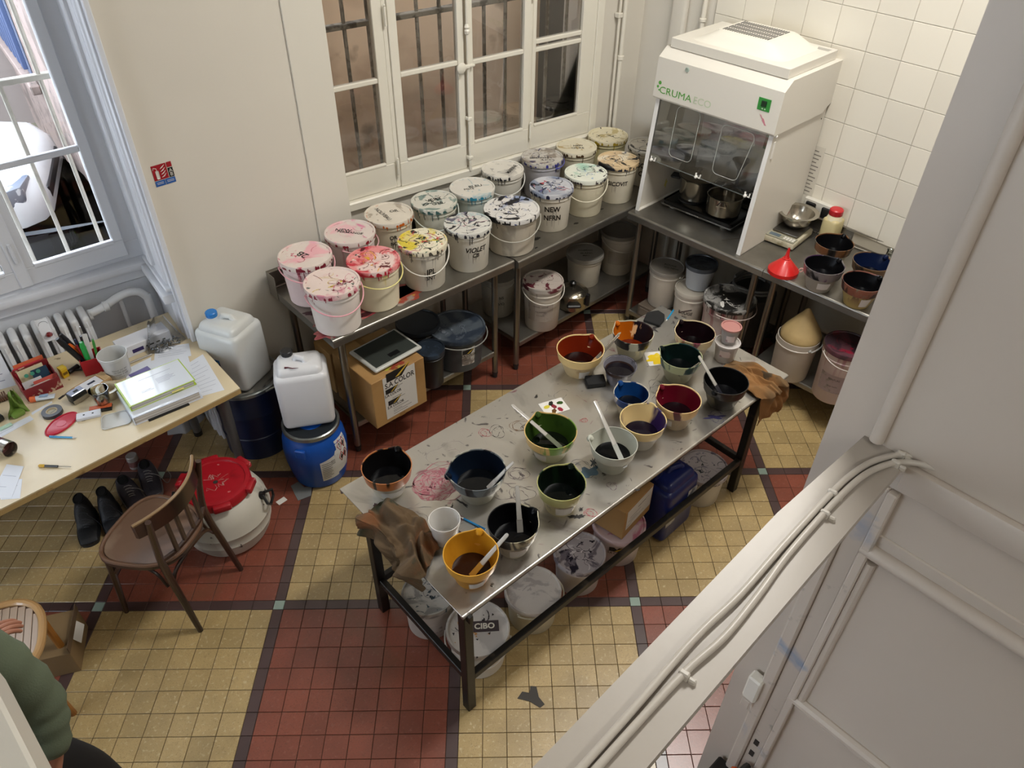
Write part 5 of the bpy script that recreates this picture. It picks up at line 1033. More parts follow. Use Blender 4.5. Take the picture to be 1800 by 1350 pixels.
sheet([(.09,.66),(.19,.70),(.19,.715),(.09,.68)],'thin white paper strip beside the roll of grey tape',name='paper_strip')
# big printed sheet propped against the radiator
t = thing('printed_page', (-.09,.97,.752), radians(-6), 'large printed page propped up at the far left of the desk', 'paper')
MB().box(-.16,.16,-.0015,0,0,.26,.0,mat=Matrix.Rotation(-.12,4,'X')).build('sheet', M('desk_paper','#D2D6DE',.6), t, sm=0)
b = MB()
for i in range(17): b.box(-.13,.05+.08*sin(i*1.9),-.0026,-.0016,.03+.0125*i,.034+.0125*i)
bmesh.ops.transform(b.bm, matrix=Matrix.Rotation(-.12,4,'X'), verts=b.bm.verts); b.build('print_lines', M('page_print','#8A8CA0',.6), t, sm=0)
# binders
def binder(x0,y0,z,rz,w2,d2,h,lab,cov,trim,tabs=None):
    t = thing('binder',(x0,y0,z),rz,lab,'binder')
    MB().box(.004,w2-.012,.004,d2-.004,.002,h-.002).build('pages', M('page_edges','#A39E9A',.7,stains=(('#C9C6C4',90,.45,.55,2,(.01,.01,1)),)), t, sm=0)
    b = MB(); b.box(0,w2,0,d2,0,.002,.0008); b.box(0,w2,0,d2,h-.002,h,.0008); b.box(-.002,.002,0,d2,0,h,.001); b.build('cover', M(f'binder_{trim}', trim, .3), t)
    MB().box(.006,w2-.006,.006,d2-.006,h,h+.0008).build('front_sheet', M(f'bfront_{cov}', cov, .15, coat=.4, bump=.2, bscale=12), t, sm=0)
    return t
t = binder(.482,.285,.7515,radians(2.5),.335,.255,.046,'lower white binder of the stack on the desk, dark folder peeking out below','#CED2DA','#C2C8D4')
MB().box(.06,.26,-.012,.10,.0002,.004).build('dark_folder', BLACK, t, sm=0)
t = binder(.492,.338,.7985,radians(4),.325,.225,.030,'upper binder with lime-green edges and a printed cover sheet','#CDD2D8','#A4BC3A')
for i,(x_,y_,ww) in enumerate(((.17,.13,.07),(.17,.12,.09),(.17,.11,.08),(.17,.10,.09),(.17,.09,.06),(.08,.075,.05),(.08,.065,.06),(.10,.17,.16))): MB().box(x_,x_+ww,y_,y_+.002,.0309,.0312).build('print_line', M('page_print','#8A8CA0',.6), t, sm=0)
MB().box(.20,.26,-.006,.03,.012,.0135).build('index_tab', M('tab_yellow','#D8CC7A',.5), t, sm=0)
# long white box
t = thing('long_box', (.575,.850,.7502), radians(7), 'long white cardboard box with a violet label at the back of the desk', 'box')
MB().box(0,.27,0,.11,0,.068,.002).build('box', M('box_white','#D4D5DA',.4), t, sm=0); MB().box(.055,.115,-.001,0,.018,.04).build('violet_label', M('violet_label','#33285E',.4), t, sm=0)
for x_,ww in ((.13,.012),(.15,.022),(.185,.02),(.22,.016)): MB().box(x_,x_+ww,-.001,0,.026,.034).build('print_line', BLACK, t, sm=0)
# bag of screws
t = thing('screw_bag', (.80,.855,.7502), .2, 'clear plastic bag of steel screws at the back right corner of the desk', 'bag')
b = MB(); rd = random.Random(3)
for i in range(70):
    a = rd.uniform(0,6.28); r_ = rd.uniform(0,1)**.6; x_, y_ = .085*r_*cos(a), .045*r_*sin(a); z_ = .004+rd.uniform(0,.022)*(1-r_)
    dx, dy, dz = rd.uniform(-1,1), rd.uniform(-1,1), rd.uniform(-.3,.3); v = Vector((dx,dy,dz)).normalized()*.012
    c_ = Vector((x_,y_,z_+.004)); b.tube([c_-v, c_+v*.7],.0022,5); b.tube([c_+v*.7, c_+v],[.004,.0045],6)
b.build('screws', M('zinc','#8C9094',.25,.95), t)['kind'] = 'stuff'
BG = glassmat('bag_film',(.90,.91,.93),1.4,.25,3)
b = MB(); b.grid(lambda u,v,o_: Vector((.10*(1-.55*v)*cos(2*pi*u)*(1+.12*sin(9*u*pi)), .055*(1-.5*v)*sin(2*pi*u)*(1+.15*sin(7*u*pi+v*4))+.03*v, .002+.15*v**1.2*(1+.05*sin(11*u*pi)))), 40, 12); b.build('film', BG, t, sm=70)
o = MB().tube([(0,0,0),(.125,.012,0)],.005,10).build('stylus', M('alu','#B4B2B0',.3,.8), None, (.585,.80,.7555), 0); tag(o,'silver rod lying between the beaker and the bag of screws','rod')
# beaker
t = cup(.526,.752,DZ,.073,.130,.80,'large translucent plastic beaker with handwriting on its side',name='plastic_beaker',cat='beaker',col='#C9C9C6',alpha=.86)
pb = atan2(CAMP.y-.752, CAMP.x-.526)
for i,s_ in enumerate(('Verser sur eau','ml 500 doux','remuer 5 min','rincer')): letters(s_, .013, lambda u,v: Vector((.0665*cos(pb+.1+u/.066), .0665*sin(pb+.1+u/.066), .062-.014*i+v)), M('beaker_ink','#6A6864',.5), t)
# pen cup
t = thing('pen_cup', (.435,.865,DZ), radians(-6), 'square red pen cup crammed with pens, scissors and cutters', 'pen cup')
b = MB()
for q in ((-.055,.055,-.05,-.046),(-.055,.055,.046,.05),(-.055,-.051,-.046,.046),(.051,.055,-.046,.046)): b.box(*q,0,.092)
b.box(-.055,.055,-.05,.05,0,.003); b.build('cup', M('red_box','#9C1820',.4), t, sm=0)
rd = random.Random(8)
PN = [('#15151A','pen',.20,.007),('#D2641E','cutter',.15,.010),('#101216','marker',.21,.008),('#3E8A3A','pen',.15,.005),('#C24A6E','pen',.15,.005),('#1E1E22','pen',.17,.006),('#5A5C60','scissors',.14,.006),('#2E9A4A','highlighter',.15,.008),('#8A1A20','pen',.14,.005),('#1E1C1E','pen',.16,.006),('#C8C6C2','ruler',.19,.006),('#B8B4AE','tweezers',.20,.004),('#26304E','pen',.16,.005),('#D8662A','cutter',.13,.008)]
for i,(c,nm,L_,r_) in enumerate(PN):
    x_, y_ = rd.uniform(-.035,.035), rd.uniform(-.03,.03); lean = Vector((x_*3.2+(-.28 if i < 3 else (.12 if i in (7,10,11) else 0)), y_*2.2, 1)).normalized()
    p0 = Vector((x_*.6, y_*.6, .008)); L_ *= 1.2; r_ *= (1.9 if i in (0,1,2,7) else 1.35); col_ = {'#15151A':'black','#101216':'black','#1E1E22':'black','#1E1C1E':'black'}.get(c)
    o = thing(nm, Vector(t.location)+Matrix.Rotation(radians(-6),3,'Z')@p0, radians(-6), ('black ballpoint leaning left in the red pen cup','orange cutter leaning left in the red pen cup','long black marker rising from the red pen cup','olive-green pen in the red pen cup','pink pen in the red pen cup','short black pen in the middle of the red pen cup','grey scissors handles in the red pen cup','bright green highlighter at the right of the red pen cup','dark red pen in the red pen cup','thin black pen at the back of the red pen cup','pale grey ruler standing at the right of the red pen cup','steel tweezers rising from the right of the red pen cup','dark blue pen in the red pen cup','small orange cutter in the red pen cup')[i], 'pen' if nm in ('pen','marker','highlighter') else nm, 'pens and tools in the red cup')
    m_ = M(f'tool_{c}', c, .3, .8 if nm == 'tweezers' else 0)
    if nm == 'ruler': MB().box(-.012,.012,-.001,.001,0,L_,mat=Vector((0,0,1)).rotation_difference(lean).to_matrix().to_4x4()).build('body', m_, o)
    elif nm == 'scissors':
        q = Vector((0,0,1)).rotation_difference(lean).to_matrix().to_4x4(); MB().box(-.006,.006,-.001,.001,0,.09,mat=q).build('blades', STEELT, o)
        for s_ in (-1,1): MB().tube([(s_*.014+.013*cos(a),0,.118+.022*sin(a)) for a in [k*pi/6 for k in range(12)]],.004,7,mat=q,closed=True).build('handle', m_, o)
    else:
        MB().tube([lean*0, lean*(L_*.82)],r_,9).build('body', m_, o); MB().tube([lean*(L_*.82), lean*L_],[r_*1.1,r_*.7],9).build('cap', m_, o)
# card rack
t = thing('card_rack', (.095,.775,DZ), radians(8), 'patterned red box holding postcards and booklets, left of the yellow box', 'card box')
b = MB(); b.box(0,.17,0,.004,0,.07); b.box(0,.17,.12,.124,0,.12); b.box(0,.004,.004,.12,0,.09); b.box(.166,.17,.004,.12,0,.09); b.box(0,.17,.004,.12,0,.003); b.build('box', M('red_pattern','#7A1E24',.5,stains=(('#B8A088',30,.60,.64,2),)), t, sm=0)
for i,(c,x_,w3,h3,y_,lab) in enumerate((('#C8603A',.02,.14,.135,.11,'orange booklet at the back of the red card box'),('#B8283A',.01,.13,.125,.095,'crimson booklet in the red card box'),('#C9BD9A',.02,.12,.115,.08,'cream postcard with green circles in the red card box'),('#1E3C52',.075,.075,.105,.062,'dark teal booklet in the red card box'),('#CFCFD2',.015,.09,.075,.04,'plain white card in the red card box'),('#C4584C',.06,.11,.072,.018,'coral card with a pale oval in the red card box'),('#D0CCC6',.03,.10,.06,.008,'pale card at the front of the red card box'))):
    o = thing('card', t.matrix_basis@Vector((x_,y_,.004)), radians(8), lab, 'card', 'cards in the red box')
    MB().box(0,w3,0,.003,0,h3,mat=Matrix.Rotation(-.25,4,'X')).build('card', M(f'card_{c}', c, .5), o, sm=0)
    if i == 5: blob('oval', o, (0,0,0), .035,.02, M('pale_oval','#D2C8B4',.5), 1, 30, .0005, .02).matrix_local = T(.055,-.001,.04,rx=pi/2-.25)
    if i == 2:
        for k in range(3): blob('circle', o, (0,0,0), .010,.010, M('green_spot','#3E8A72',.5), 1, 20, .0005, .0).matrix_local = T(.03+.028*k,-.001,.09,rx=pi/2-.25)
    if i == 6: MB().box(.02,.045,-.001,.0,.01,.03,mat=Matrix.Rotation(-.25,4,'X')).build('blue_patch', M('blue_patch','#2E86B0',.5), o, sm=0)
# small desk objects
t = thing('yellow_box', (.290,.885,DZ), .35, 'small yellow box standing beside the red card box', 'box'); MB().box(-.016,.016,-.016,.016,0,.062,.002).build('box', M('yellow_card','#D0A818',.5), t, sm=0); MB().box(-.012,.012,-.017,-.016,.02,.035).build('print', M('brown_print','#6E5210',.5), t, sm=0); MB().box(-.0165,.0165,-.0165,.0165,.05,.0625).build('flap', M('yellow_card2','#D8BC3A',.5), t, sm=0)
t = thing('bulldog_clip', (.338,.905,DZ), .5, 'black clip lying between the yellow box and the red pen cup', 'clip'); MB().tube([(-.03,0,.014),(.03,0,.014)],.013,10).build('body', BLACK, t); MB().tube([(.0,-.01,.012),(.02,-.035,.010),(.04,-.01,.012)],.007,8).build('lever', BLACK, t)
t = thing('snack_bag', (.035,.70,DZ), .3, 'green foil snack bag standing at the left of the desk', 'bag')
b = MB(); b.grid(lambda u,v,o_: Vector(((u-.5)*.10*(1-.75*v)+.02*v, .030*sin(2*pi*u*.5)*(1-v)*(1 if True else 1)-.012+.01*sin(12*u+9*v), .15*v)), 16, 14, thick=.003); b.build('foil', M('green_foil','#6E8A3E',.3,.1,stains=(('#3A2420',6,.56,.60,3,(1,1,1),1),('#C8CEB0',7,.60,.64,5)),bump=.3,bscale=25), t, sm=50)
MB().box(-.03,.03,-.03,.028,0,.03,.012,seg=2).build('base', M('green_foil','#6E8A3E',.3,.1), t)
t = thing('cord_coil', (-.03,.86,DZ), 0, 'brown ribbed coil of cord at the left edge of the view on the desk', 'cord')
MB().tube([(-.05+.10*k/120, .022*cos(k*.52), .024+.022*sin(k*.52)) for k in range(121)],.004,6).build('coil', M('brown_cord','#5A3A26',.6), t)
t = thing('camera_strap', (-.055,.70,DZ), .4, 'small black case at the left edge of the desk', 'case'); t.name = 'small_case'; MB().box(-.03,.03,-.02,.02,0,.035,.010,seg=2).build('body', BLACK, t); MB().box(-.01,.012,-.022,.0,.030,.037,.002).build('clasp', STEELT, t)
t = thing('adhesive_putty', (-.03,.635,DZ), .2, 'mint-green crumpled wrapper at the left edge of the desk', 'wrapper'); MB().box(-.03,.03,-.012,.012,0,.010,.004).build('wrapper', M('mint','#A4C4AE',.5,bump=.5,bscale=60), t)
t = thing('cream_tube', (.158,.748,DZ), radians(-18), 'white hand-cream tube with an orange cap', 'tube'); b = MB(); b.lathe([(.014,0),(.014,.04),(.013,.085)],18,T(-.028,0,.015,ry=pi/2),fn=lambda p,a,i: Vector((p.x*(1-.42*i),p.y*(1+.25*i),p.z))); b.build('tube', M('tube_white','#C9D2DA',.35), t); MB().lathe([(.013,0),(.0155,.003),(.0155,.026),(.0005,.027)],20,T(-.029,0,.0155,ry=-pi/2)).build('cap', M('cap_orange','#D86A3E',.4), t); MB().box(-.01,.03,-.010,.010,.0275,.029).build('print', M('tube_print','#8AA4BC',.5), t, sm=0)
def ring(x,y,z,R,r,h,lab,mat,name='tape_roll',core=None,cat='tape'):
    t = thing(name,(x,y,z),0,lab,cat); MB().lathe([(r,0),(R,0),(R,h),(r,h),(r,0)],40,cap0=False,cap1=False).build('tape', mat, t)
    MB().lathe([(r-.004,0),(r,0),(r,h),(r-.004,h),(r-.004,0)],40,cap0=False,cap1=False).build('core', core or M('core_card','#B8A88C',.7), t); return t
t = ring(.175,.612,DZ,.047,.026,.019,'roll of dark grey insulating tape lying flat',M('tape_grey','#3A3A40',.4))
MB().lathe([(.025,.010),(.0005,.010)],30,cap0=False).build('core_label', M('tape_label','#B4B2A4',.5), t)
letters('tesa', .016, lambda u,v: Vector((u*cos(.5)-v*sin(.5),u*sin(.5)+v*cos(.5),.0106)), M('page_ink','#2E2C2A',.6), t)
ring(.440,.600,DZ,.056,.042,.045,'roll of brown packing tape lying behind the drinking glass',M('packing_tape','#A89878',.25,coat=.4))
t = thing('plastic_cover', (.192,.505,DZ), .6, 'red leaf-shaped plastic cover on the desk', 'cover')
pl_ = [(.078*(cos(a)+.18*abs(cos(a))*cos(a)),.052*sin(a)) for a in [2*pi*k/40 for k in range(40)]]
MB().prism(pl_,0,.004,bev=.001).build('lid', M('red_lid','#B8243A',.35), t); MB().tube([(x*.93,y*.93,.005) for x,y in pl_],.0035,7,closed=True).build('rim', M('red_lid','#B8243A',.35), t); MB().lathe([(.022,.004),(.022,.0055),(.0005,.0055)],24,cap0=False).build('boss', M('red_lid2','#C23A4E',.35), t)
pen(.178,.397,.75,radians(-38),'turquoise mechanical pen at the front of the desk','#1E8CC0',L_=.13)
t = thing('screwdriver', (.105,.212,.7575), radians(-38), 'small precision screwdriver with a yellow end at the front edge of the desk', 'screwdriver')
MB().tube([(-.075,0,0),(-.07,0,0),(-.05,0,0),(-.045,0,0)],[.004,.008,.008,.005],12).build('yellow_end', M('sd_yellow','#C8A03A',.4), t); MB().tube([(-.045,0,0),(.015,0,0)],.0055,10).build('grip', BLACK, t); MB().tube([(.015,0,0),(.075,0,0)],.0018,8).build('shaft', STEELT, t)
t = thing('travel_mug', (-.075,.470,.790), radians(-58), 'maroon travel mug with a steel rim lying on its side on the desk', 'mug')
MB().lathe([(.032,-.09),(.036,-.085),(.038,.03)],28,T(ry=pi/2)).build('body', M('maroon','#5A2226',.4,stains=(('#A87A70',40,.62,.66,2,(.1,1,1)),)), t); MB().lathe([(.0385,.03),(.0385,.075),(.036,.078),(.034,.075),(.033,.02),(.0005,.0)],28,T(ry=pi/2),cap0=False).build('steel_rim', M('mug_steel','#A8A29A',.2,.95), t)
t = thing('self_inking_stamp', (.305,.650,DZ), radians(22), 'black and silver self-inking stamp on the desk', 'stamp')
MB().box(-.04,.04,-.028,.028,0,.05,.005,seg=2).build('body', BLACK, t); MB().box(-.041,.041,-.029,-.0275,.004,.028).build('chrome_plate', M('mug_steel','#A8A29A',.2,.95), t, sm=0); MB().box(-.036,.036,-.022,.024,.050,.056,.002).build('window_plate', M('stamp_glass','#9AA2B8',.1,coat=.5), t); MB().box(-.012,.012,-.010,.006,.0565,.0575).build('emblem', BLACK, t, sm=0)
t = thing('drinking_glass', (.398,.540,DZ), 0, 'clear tapered drinking glass standing in front of the packing tape', 'glass')
MB().lathe([(.026,0),(.030,.004),(.047,.097),(.0445,.097),(.028,.010),(.0005,.010)],32,cap0=True,cap1=False).build('body', glassmat('clear_glass'), t)
t = thing('cardboard_sleeve', (.385,.700,DZ), radians(20), 'open kraft sleeve with a white label behind the stamp', 'box')
MB().box(-.085,.085,-.045,.045,0,.035,.002).build('sleeve', M('kraft','#A8865A',.7), t, sm=0); MB().box(-.07,.045,-.035,.035,.0352,.0362).build('paper_label', M('box_white','#D4D5DA',.4), t, sm=0); MB().box(-.02,.02,-.006,.008,.0363,.037).build('logo_plate', M('dark_navy','#1A2036',.4), t, sm=0); MB().box(.05,.084,-.04,.04,.034,.0385,.001).build('flap', M('kraft2','#B89A70',.7), t, sm=0)
t = thing('cassette', (.315,.487,DZ), radians(-14), 'white cassette-like case with two dark holes beside the red lid', 'case')
MB().box(-.055,.055,-.024,.024,0,.016,.002).build('case', M('white_case','#C9CBD2',.3), t); 
for x_ in (-.02,.02): MB().lathe([(.005,0),(.005,.0006),(.0005,.0006)],14,T(x_,0,.016)).build('hole', BLACK, t)
t = thing('notebook', (.375,.505,DZ), radians(-18), 'black and orange card case under the edge of the glass', 'case')
MB().box(-.052,.052,-.022,.022,0,.012,.001).build('body', BLACK, t, sm=0); MB().box(-.052,.052,-.006,.022,.0121,.014).build('orange_cover', M('rust_orange','#B8542A',.5), t, sm=0)
t = thing('food_box_lid', (.415,.382,DZ), radians(-12), 'square translucent plastic lid with rounded corners beside the white binder', 'lid')
rp = []
for cx_,cy_,a0 in ((.045,.035,0),(-.045,.035,pi/2),(-.045,-.035,pi),(.045,-.035,1.5*pi)):
    for k in range(5): a = a0+k*pi/8; rp.append((cx_+.02*cos(a),cy_+.02*sin(a)))
MB().prism(rp,0,.003).build('lid', M('frost_lid','#C4C2BC',.2,alpha=.5), t, sm=0); MB().tube([(x,y,.004) for x,y in rp],.0025,6,closed=True).build('rim', M('frost_rim','#CFCFCB',.2,alpha=.8), t)
t = thing('metal_ruler', (.265,.735,DZ), .55, 'narrow silver ruler behind the stamp', 'ruler'); MB().box(-.05,.05,-.006,.006,0,.0012).build('blade', STEELT, t, sm=0); MB().box(-.05,-.02,-.006,.006,.0013,.003).build('grip', BLACK, t, sm=0)

# ================================================================== RADIATOR, pipe and valve card
t = thing('radiator', (-.62,1.235,.10), radians(1.5), 'white cast-iron column radiator under the left window, behind the desk', 'radiator')
RM = M('radiator_paint', '#DFE0E1', .35)
for i in range(20):
    x0 = .0585*i
    b = MB()
    for y_ in (-.062,-.02,.02,.062): b.box(x0-.019,x0+.019,y_-.013,y_+.013,.05,.72,.009)
    b.box(x0-.020,x0+.020,-.078,.078,.69,.77,.018,seg=3); b.box(x0-.020,x0+.020,-.078,.078,.0,.07,.018,seg=3)
    b.box(x0-.004,x0+.004,-.082,-.070,.04,.74,.003)
    b.build('section', RM, t, sm=50)
b = MB(); b.lathe([(.026,0),(.032,.004),(.032,.02),(.024,.024)],12,T(1.135,0,.73,ry=pi/2)); b.build('end_nut', RM, t)
for x_ in (.1,1.0): MB().box(x_-.02,x_+.02,-.04,.04,-.10,.01,.004).build('foot', RM, t)
t = thing('pipe', (0,0,0), 0, 'fat white heating pipe looping from the radiator end to the floor', 'pipe')
pp = [(.53,1.25,.845),(.62,1.255,.865),(.68,1.26,.885),(.74,1.265,.895),(.80,1.27,.880),(.835,1.275,.83),(.84,1.28,.77),(.84,1.28,.0)]
def smooth(pts, n=6):
    P = [Vector(p) for p in pts]; out = []
    for i in range(len(P)-1):
        p0, p1, p2, p3 = P[max(i-1,0)], P[i], P[i+1], P[min(i+2,len(P)-1)]
        for k in range(n):
            s_ = k/n; out.append(.5*((2*p1)+(-p0+p2)*s_+(2*p0-5*p1+4*p2-p3)*s_*s_+(-p0+3*p1-3*p2+p3)*s_**3))
    return out+[P[-1]]
MB().tube(smooth(pp),.023,14).build('tube', RM, t); MB().lathe([(.024,0),(.029,.003),(.029,.03),(.024,.033)],14,T(.60,1.253,.862,ry=pi/2)).build('coupling', RM, t)
MB().tube([(.70,1.30,.0),(.70,1.30,.86)],.012,10).build('riser', RM, t)
t = thing('valve_card', (.265,1.165,.955), radians(2), 'white thermometer card with a red crystal hanging on the radiator', 'card')
MB().box(0,.058,-.002,.001,-.125,.0,.004,mat=Matrix.Rotation(-.55,4,'X')).build('card', M('card_white','#D6D8DC',.35), t)
b = MB(); b.lathe([(.0005,-.016),(.012,-.012),(.020,-.002),(.016,.006),(.008,.013),(.0005,.015)],8,Matrix.Rotation(-.55,4,'X')@T(.034,-.016,-.092)); b.build('red_crystal', M('ruby','#7A1018',.08,coat=.8), t, sm=0)
b = MB(); b.tube([(.022*cos(a)+.029,-.003,-.035+.018*sin(a)) for a in [pi*k/8 for k in range(9)]],.0012,5,mat=Matrix.Rotation(-.55,4,'X')); b.build('dial_print', M('dial_grey','#7E8288',.5), t)
# ================================================================== FLOOR, LEFT: drums, canisters, keg
t = thing('drum', (1.115,.68,0), 0, 'dark navy drum with a grey lid and silver clamp ring behind the desk corner', 'drum')
NV = M('navy_drum', '#0E1A38', .4)
b = MB(); b.lathe([(.185,0),(.192,.008),(.192,.15),(.196,.155),(.196,.165),(.192,.17),(.192,.32),(.196,.325),(.196,.335),(.194,.34),(.200,.50)],48); b.build('body', NV, t)
b = MB(); b.lathe([(.203,.485),(.209,.49),(.209,.508),(.203,.513),(.19,.513)],48,cap0=False,cap1=False); b.build('clamp_ring', M('galvanised','#8E9290',.3,.85), t)
b = MB(); b.lathe([(.198,.510),(.185,.502),(.0005,.500)],48,cap0=False); b.build('lid', M('drum_lid','#6E6C66',.6,stains=(('#2C2A28',5,.52,.60,2,(1,1,1),1),('#9A968C',9,.62,.68,1))), t)
b = MB(); b.tube([(.19,-.085,.498),(.215,-.06,.492),(.245,-.085,.47),(.25,-.125,.445),(.24,-.15,.43)],[.006,.008,.008,.008,.006],8,mat=T(rz=-.55)); b.tube([(.15,-.15,.50),(.20,-.12,.508),(.225,-.075,.508)],.006,8,mat=T(rz=-.55)); b.build('clamp_lever', M('galvanised','#8E9290',.3,.85), t)
JW = (('#C9C8C0',2.5,.5,.7,3),)
t = jerry(1.105,.685,.5015,radians(-58),.28,.25,.43,'translucent white jerrycan with blue cap and blue label standing on the navy drum','#C9CCCB','#1E74C0',(-.07,-.02),stain=JW,hr=0)
t.name = 'jerrycan'
MB().box(-.125,.0,-.1272,-.1256,.04,.20).build('blue_label', M('label_blue','#1A66A8',.4,stains=(('#14181C',4,.6,.61,2),)), t, sm=0)
MB().box(-.125,-.085,-.1280,-.1271,.04,.20).build('black_band', M('label_black','#14201E',.4), t, sm=0); MB().box(-.035,-.01,-.1280,-.1271,.15,.185).build('yellow_patch', M('label_yellow','#C8B83A',.4), t, sm=0)
for i in range(4): MB().box(-.075,-.02,-.1280,-.1271,.07+.018*i,.078+.018*i).build('print_line', M('label_pale','#B4C8D8',.5), t, sm=0)
t = thing('barrel', (1.300,.215,0), 0, 'bright blue plastic barrel with a hazard label, below the edge of the steel bench', 'barrel')
BB_ = M('barrel_blue', '#0F4A9E', .35, var=.06, vscale=4)
prof = [(.135,0),(.150,.012),(.160,.06),(.176,.16),(.180,.24),(.172,.31),(.158,.35),(.150,.362),(.150,.395)]
b = MB(); b.lathe(prof,56); b.build('body', BB_, t)
b = MB(); b.lathe([(.153,.375),(.160,.378),(.160,.400),(.153,.404),(.146,.402)],48,cap0=False,cap1=False); b.build('clamp_ring', M('galvanised','#8E9290',.3,.85), t)
b = MB(); b.lathe([(.150,.402),(.140,.396),(.0005,.394)],48,cap0=False); b.build('lid', M('barrel_lid','#22262A',.45), t)
pb = atan2(CAMP.y-.215, CAMP.x-1.30)
def br(z):
    for (r0,z0),(r1,z1) in zip(prof,prof[1:]):
        if z0 <= z <= z1: return r0+(r1-r0)*(z-z0)/(z1-z0)
    return .18
def bw_(a, z, o_=.0012): return Vector(((br(z)+o_)*cos(pb+a), (br(z)+o_)*sin(pb+a), z))
def wrap(par, name, a0,a1,z0,z1,mat,o_=.0012,n=10,m=8,zz=None):
    b = MB(); b.grid(lambda u,v,q: bw_(a0+(a1-a0)*u, z0+(z1-z0)*v*(1 if not zz else zz(u)), o_), n, m); return b.build(name, mat, par, sm='raw')
WL = M('label_white2', '#CBCBC8', .5)
wrap(t,'paper_label',.0,.62,.07,.255,WL,zz=lambda u: .86+.14*u+(.10 if u > .85 else 0)); wrap(t,'paper_label',.62,1.15,.09,.33,WL)
RDM = M('hazard_red','#B02A28',.5); 
for a_,z_ in ((.78,.205),(.98,.205),(.98,.285),(.78,.285)):
    b = MB(); w3 = .085; q = [bw_(a_-.0, z_-.036,.002), bw_(a_+.10,z_,.002), bw_(a_,z_+.036,.002), bw_(a_-.10,z_,.002)]
    b.tube(q,.0022,4,closed=True); b.build('hazard_frame', RDM, t)
for a_,z_ in ((.79,.20),(.97,.20),(.97,.28)):
    b = MB(); b.bm.faces.new([b.bm.verts.new(p) for p in (bw_(a_-.06,z_,.0018),bw_(a_,z_-.022,.0018),bw_(a_+.06,z_,.0018),bw_(a_,z_+.022,.0018))]); b.build('hazard_symbol', M('hazard_dark','#22201E',.6), t, sm='raw')
letters('!', .05, lambda u,v: bw_(.78+u/.17, .285+v*.8, .002), M('page_ink','#2E2C2A',.6), t, bold=.001)
for i in range(9): wrap(t,'print_line',.04,.30+.10*abs(sin(i*1.7)),.09+.015*i,.0935+.015*i,M('print_grey','#3C3A38',.6),.002,5,1)
for i in range(3): wrap(t,'print_line',.36,.50,.19+.012*i,.194+.012*i,M('print_grey','#3C3A38',.6),.002,4,1)
b = MB(); b.box(-.03,.03,-.010,.012,-.03,.03,.006,mat=T(*bw_(-.55,.30,.0),rz=pb-.55+pi/2)); b.build('grip_lug', BB_, t)
t = jerry(1.315,.250,.405,radians(-22),.28,.215,.42,'opaque white jerrycan with black cap standing on the bright blue barrel','#D2D2D4','#17181A',(-.055,.05),hr=0)
b = MB(); b.tube([(-.07,-.06,.402),(-.05,-.062,.402),(-.03,-.075,.402),(-.0,-.078,.402)],[.006,.003,.003,.001],6); b.build('dye_streak', M('dye_dark','#4A1020',.3), t)
# keg with red screw lid
t = thing('keg', (.712,.085,0), 0, 'dirty white keg with a red screw lid and black side handles, behind the wooden chair', 'keg')
KG = M('keg_white', '#BDB8AC', .5, stains=(('#8A8478',4,.56,.66,3,(1,1,.3)),('#4A443E',20,.68,.71,5)))
b = MB(); b.lathe([(.16,0),(.19,.01),(.215,.06),(.222,.10),(.228,.108),(.226,.116),(.230,.17),(.236,.178),(.233,.186),(.226,.24),(.205,.29),(.175,.325),(.160,.335),(.158,.375)],56); b.build('body', KG, t)
RL = M('keg_red', '#9E1420', .38, stains=(('#D08A88',16,.66,.70,3),('#7A0E16',5,.58,.66,2)))
b = MB(); b.lathe([(.172,.335),(.176,.34),(.176,.382),(.170,.392),(.150,.392),(.146,.384),(.08,.382),(.0005,.381)],56,cap0=False); b.build('lid', RL, t)
for k in range(6):
    a = k*pi/3+.35; b = MB(); b.box(.165,.200,-.045,.045,.352,.390,.010,mat=T(rz=a),seg=2); b.build('lid_lug', RL, t)
MB().lathe([(.012,.3815),(.012,.3825),(.0005,.3825)],16).build('hole', M('dark_hole','#2A2420',.8), t)
scr = M('lid_scuff', '#C4A49C', .6)
for i in range(7):
    rd = random.Random(i); a0 = rd.uniform(0,6); pts_ = [((.02+.05*rd.random()+.012*sin(k))*cos(a0+k*.12), (.02+.05*rd.random())*sin(a0+k*.12)) for k in range(8)]
    ribbon(t,'scuff',pts_,.0025,scr,.3826)
for a in (-.05-.55, pi-.55):
    b = MB(); b.lathe([(.022,0),(.022,.018),(.012,.024)],16,T(.205*cos(a),.205*sin(a),.275,ry=pi/2,rz=a)); b.tube([(.225,-.012,.285),(.255,-.05,.265),(.262,-.03,.24),(.262,.03,.24),(.255,.05,.265),(.225,.012,.285)],.008,9,mat=T(rz=a)); b.build('handle', BLACK, t)

# ================================================================== WOODEN CHAIR
CW_ = M('dark_wood_chair', '#3A2418', .35, stains=(('#22140E',5,.5,.6,2,(1,1,.2)),), coat=.3)
CS_ = M('worn_seat', '#6E5646', .3, stains=(('#94806E',3,.50,.66,2),('#4E3828',6,.58,.66,4,(1,.3,1))), coat=.4)
CE_ = M('rail_edge', '#8A7050', .4)
t = thing('wooden_chair', (.488,-.285,0), radians(38.7), 'dark bentwood chair with curved top rail and worn seat, facing the desk', 'chair')
def seatpoly(s=1, oy=0):
    out = []
    for k in range(48):
        a = 2*pi*k/48; c_, s_ = cos(a), sin(a); n_ = 3.0
        r_ = 1/((abs(c_)**n_+abs(s_)**n_)**(1/n_)); x_ = .205*r_*c_; y_ = .205*r_*s_; x_ *= 1-.16*(-y_/.205)*.5+.06*(y_/.205)
        out.append((x_*s, y_*s+.205+oy))
    return out
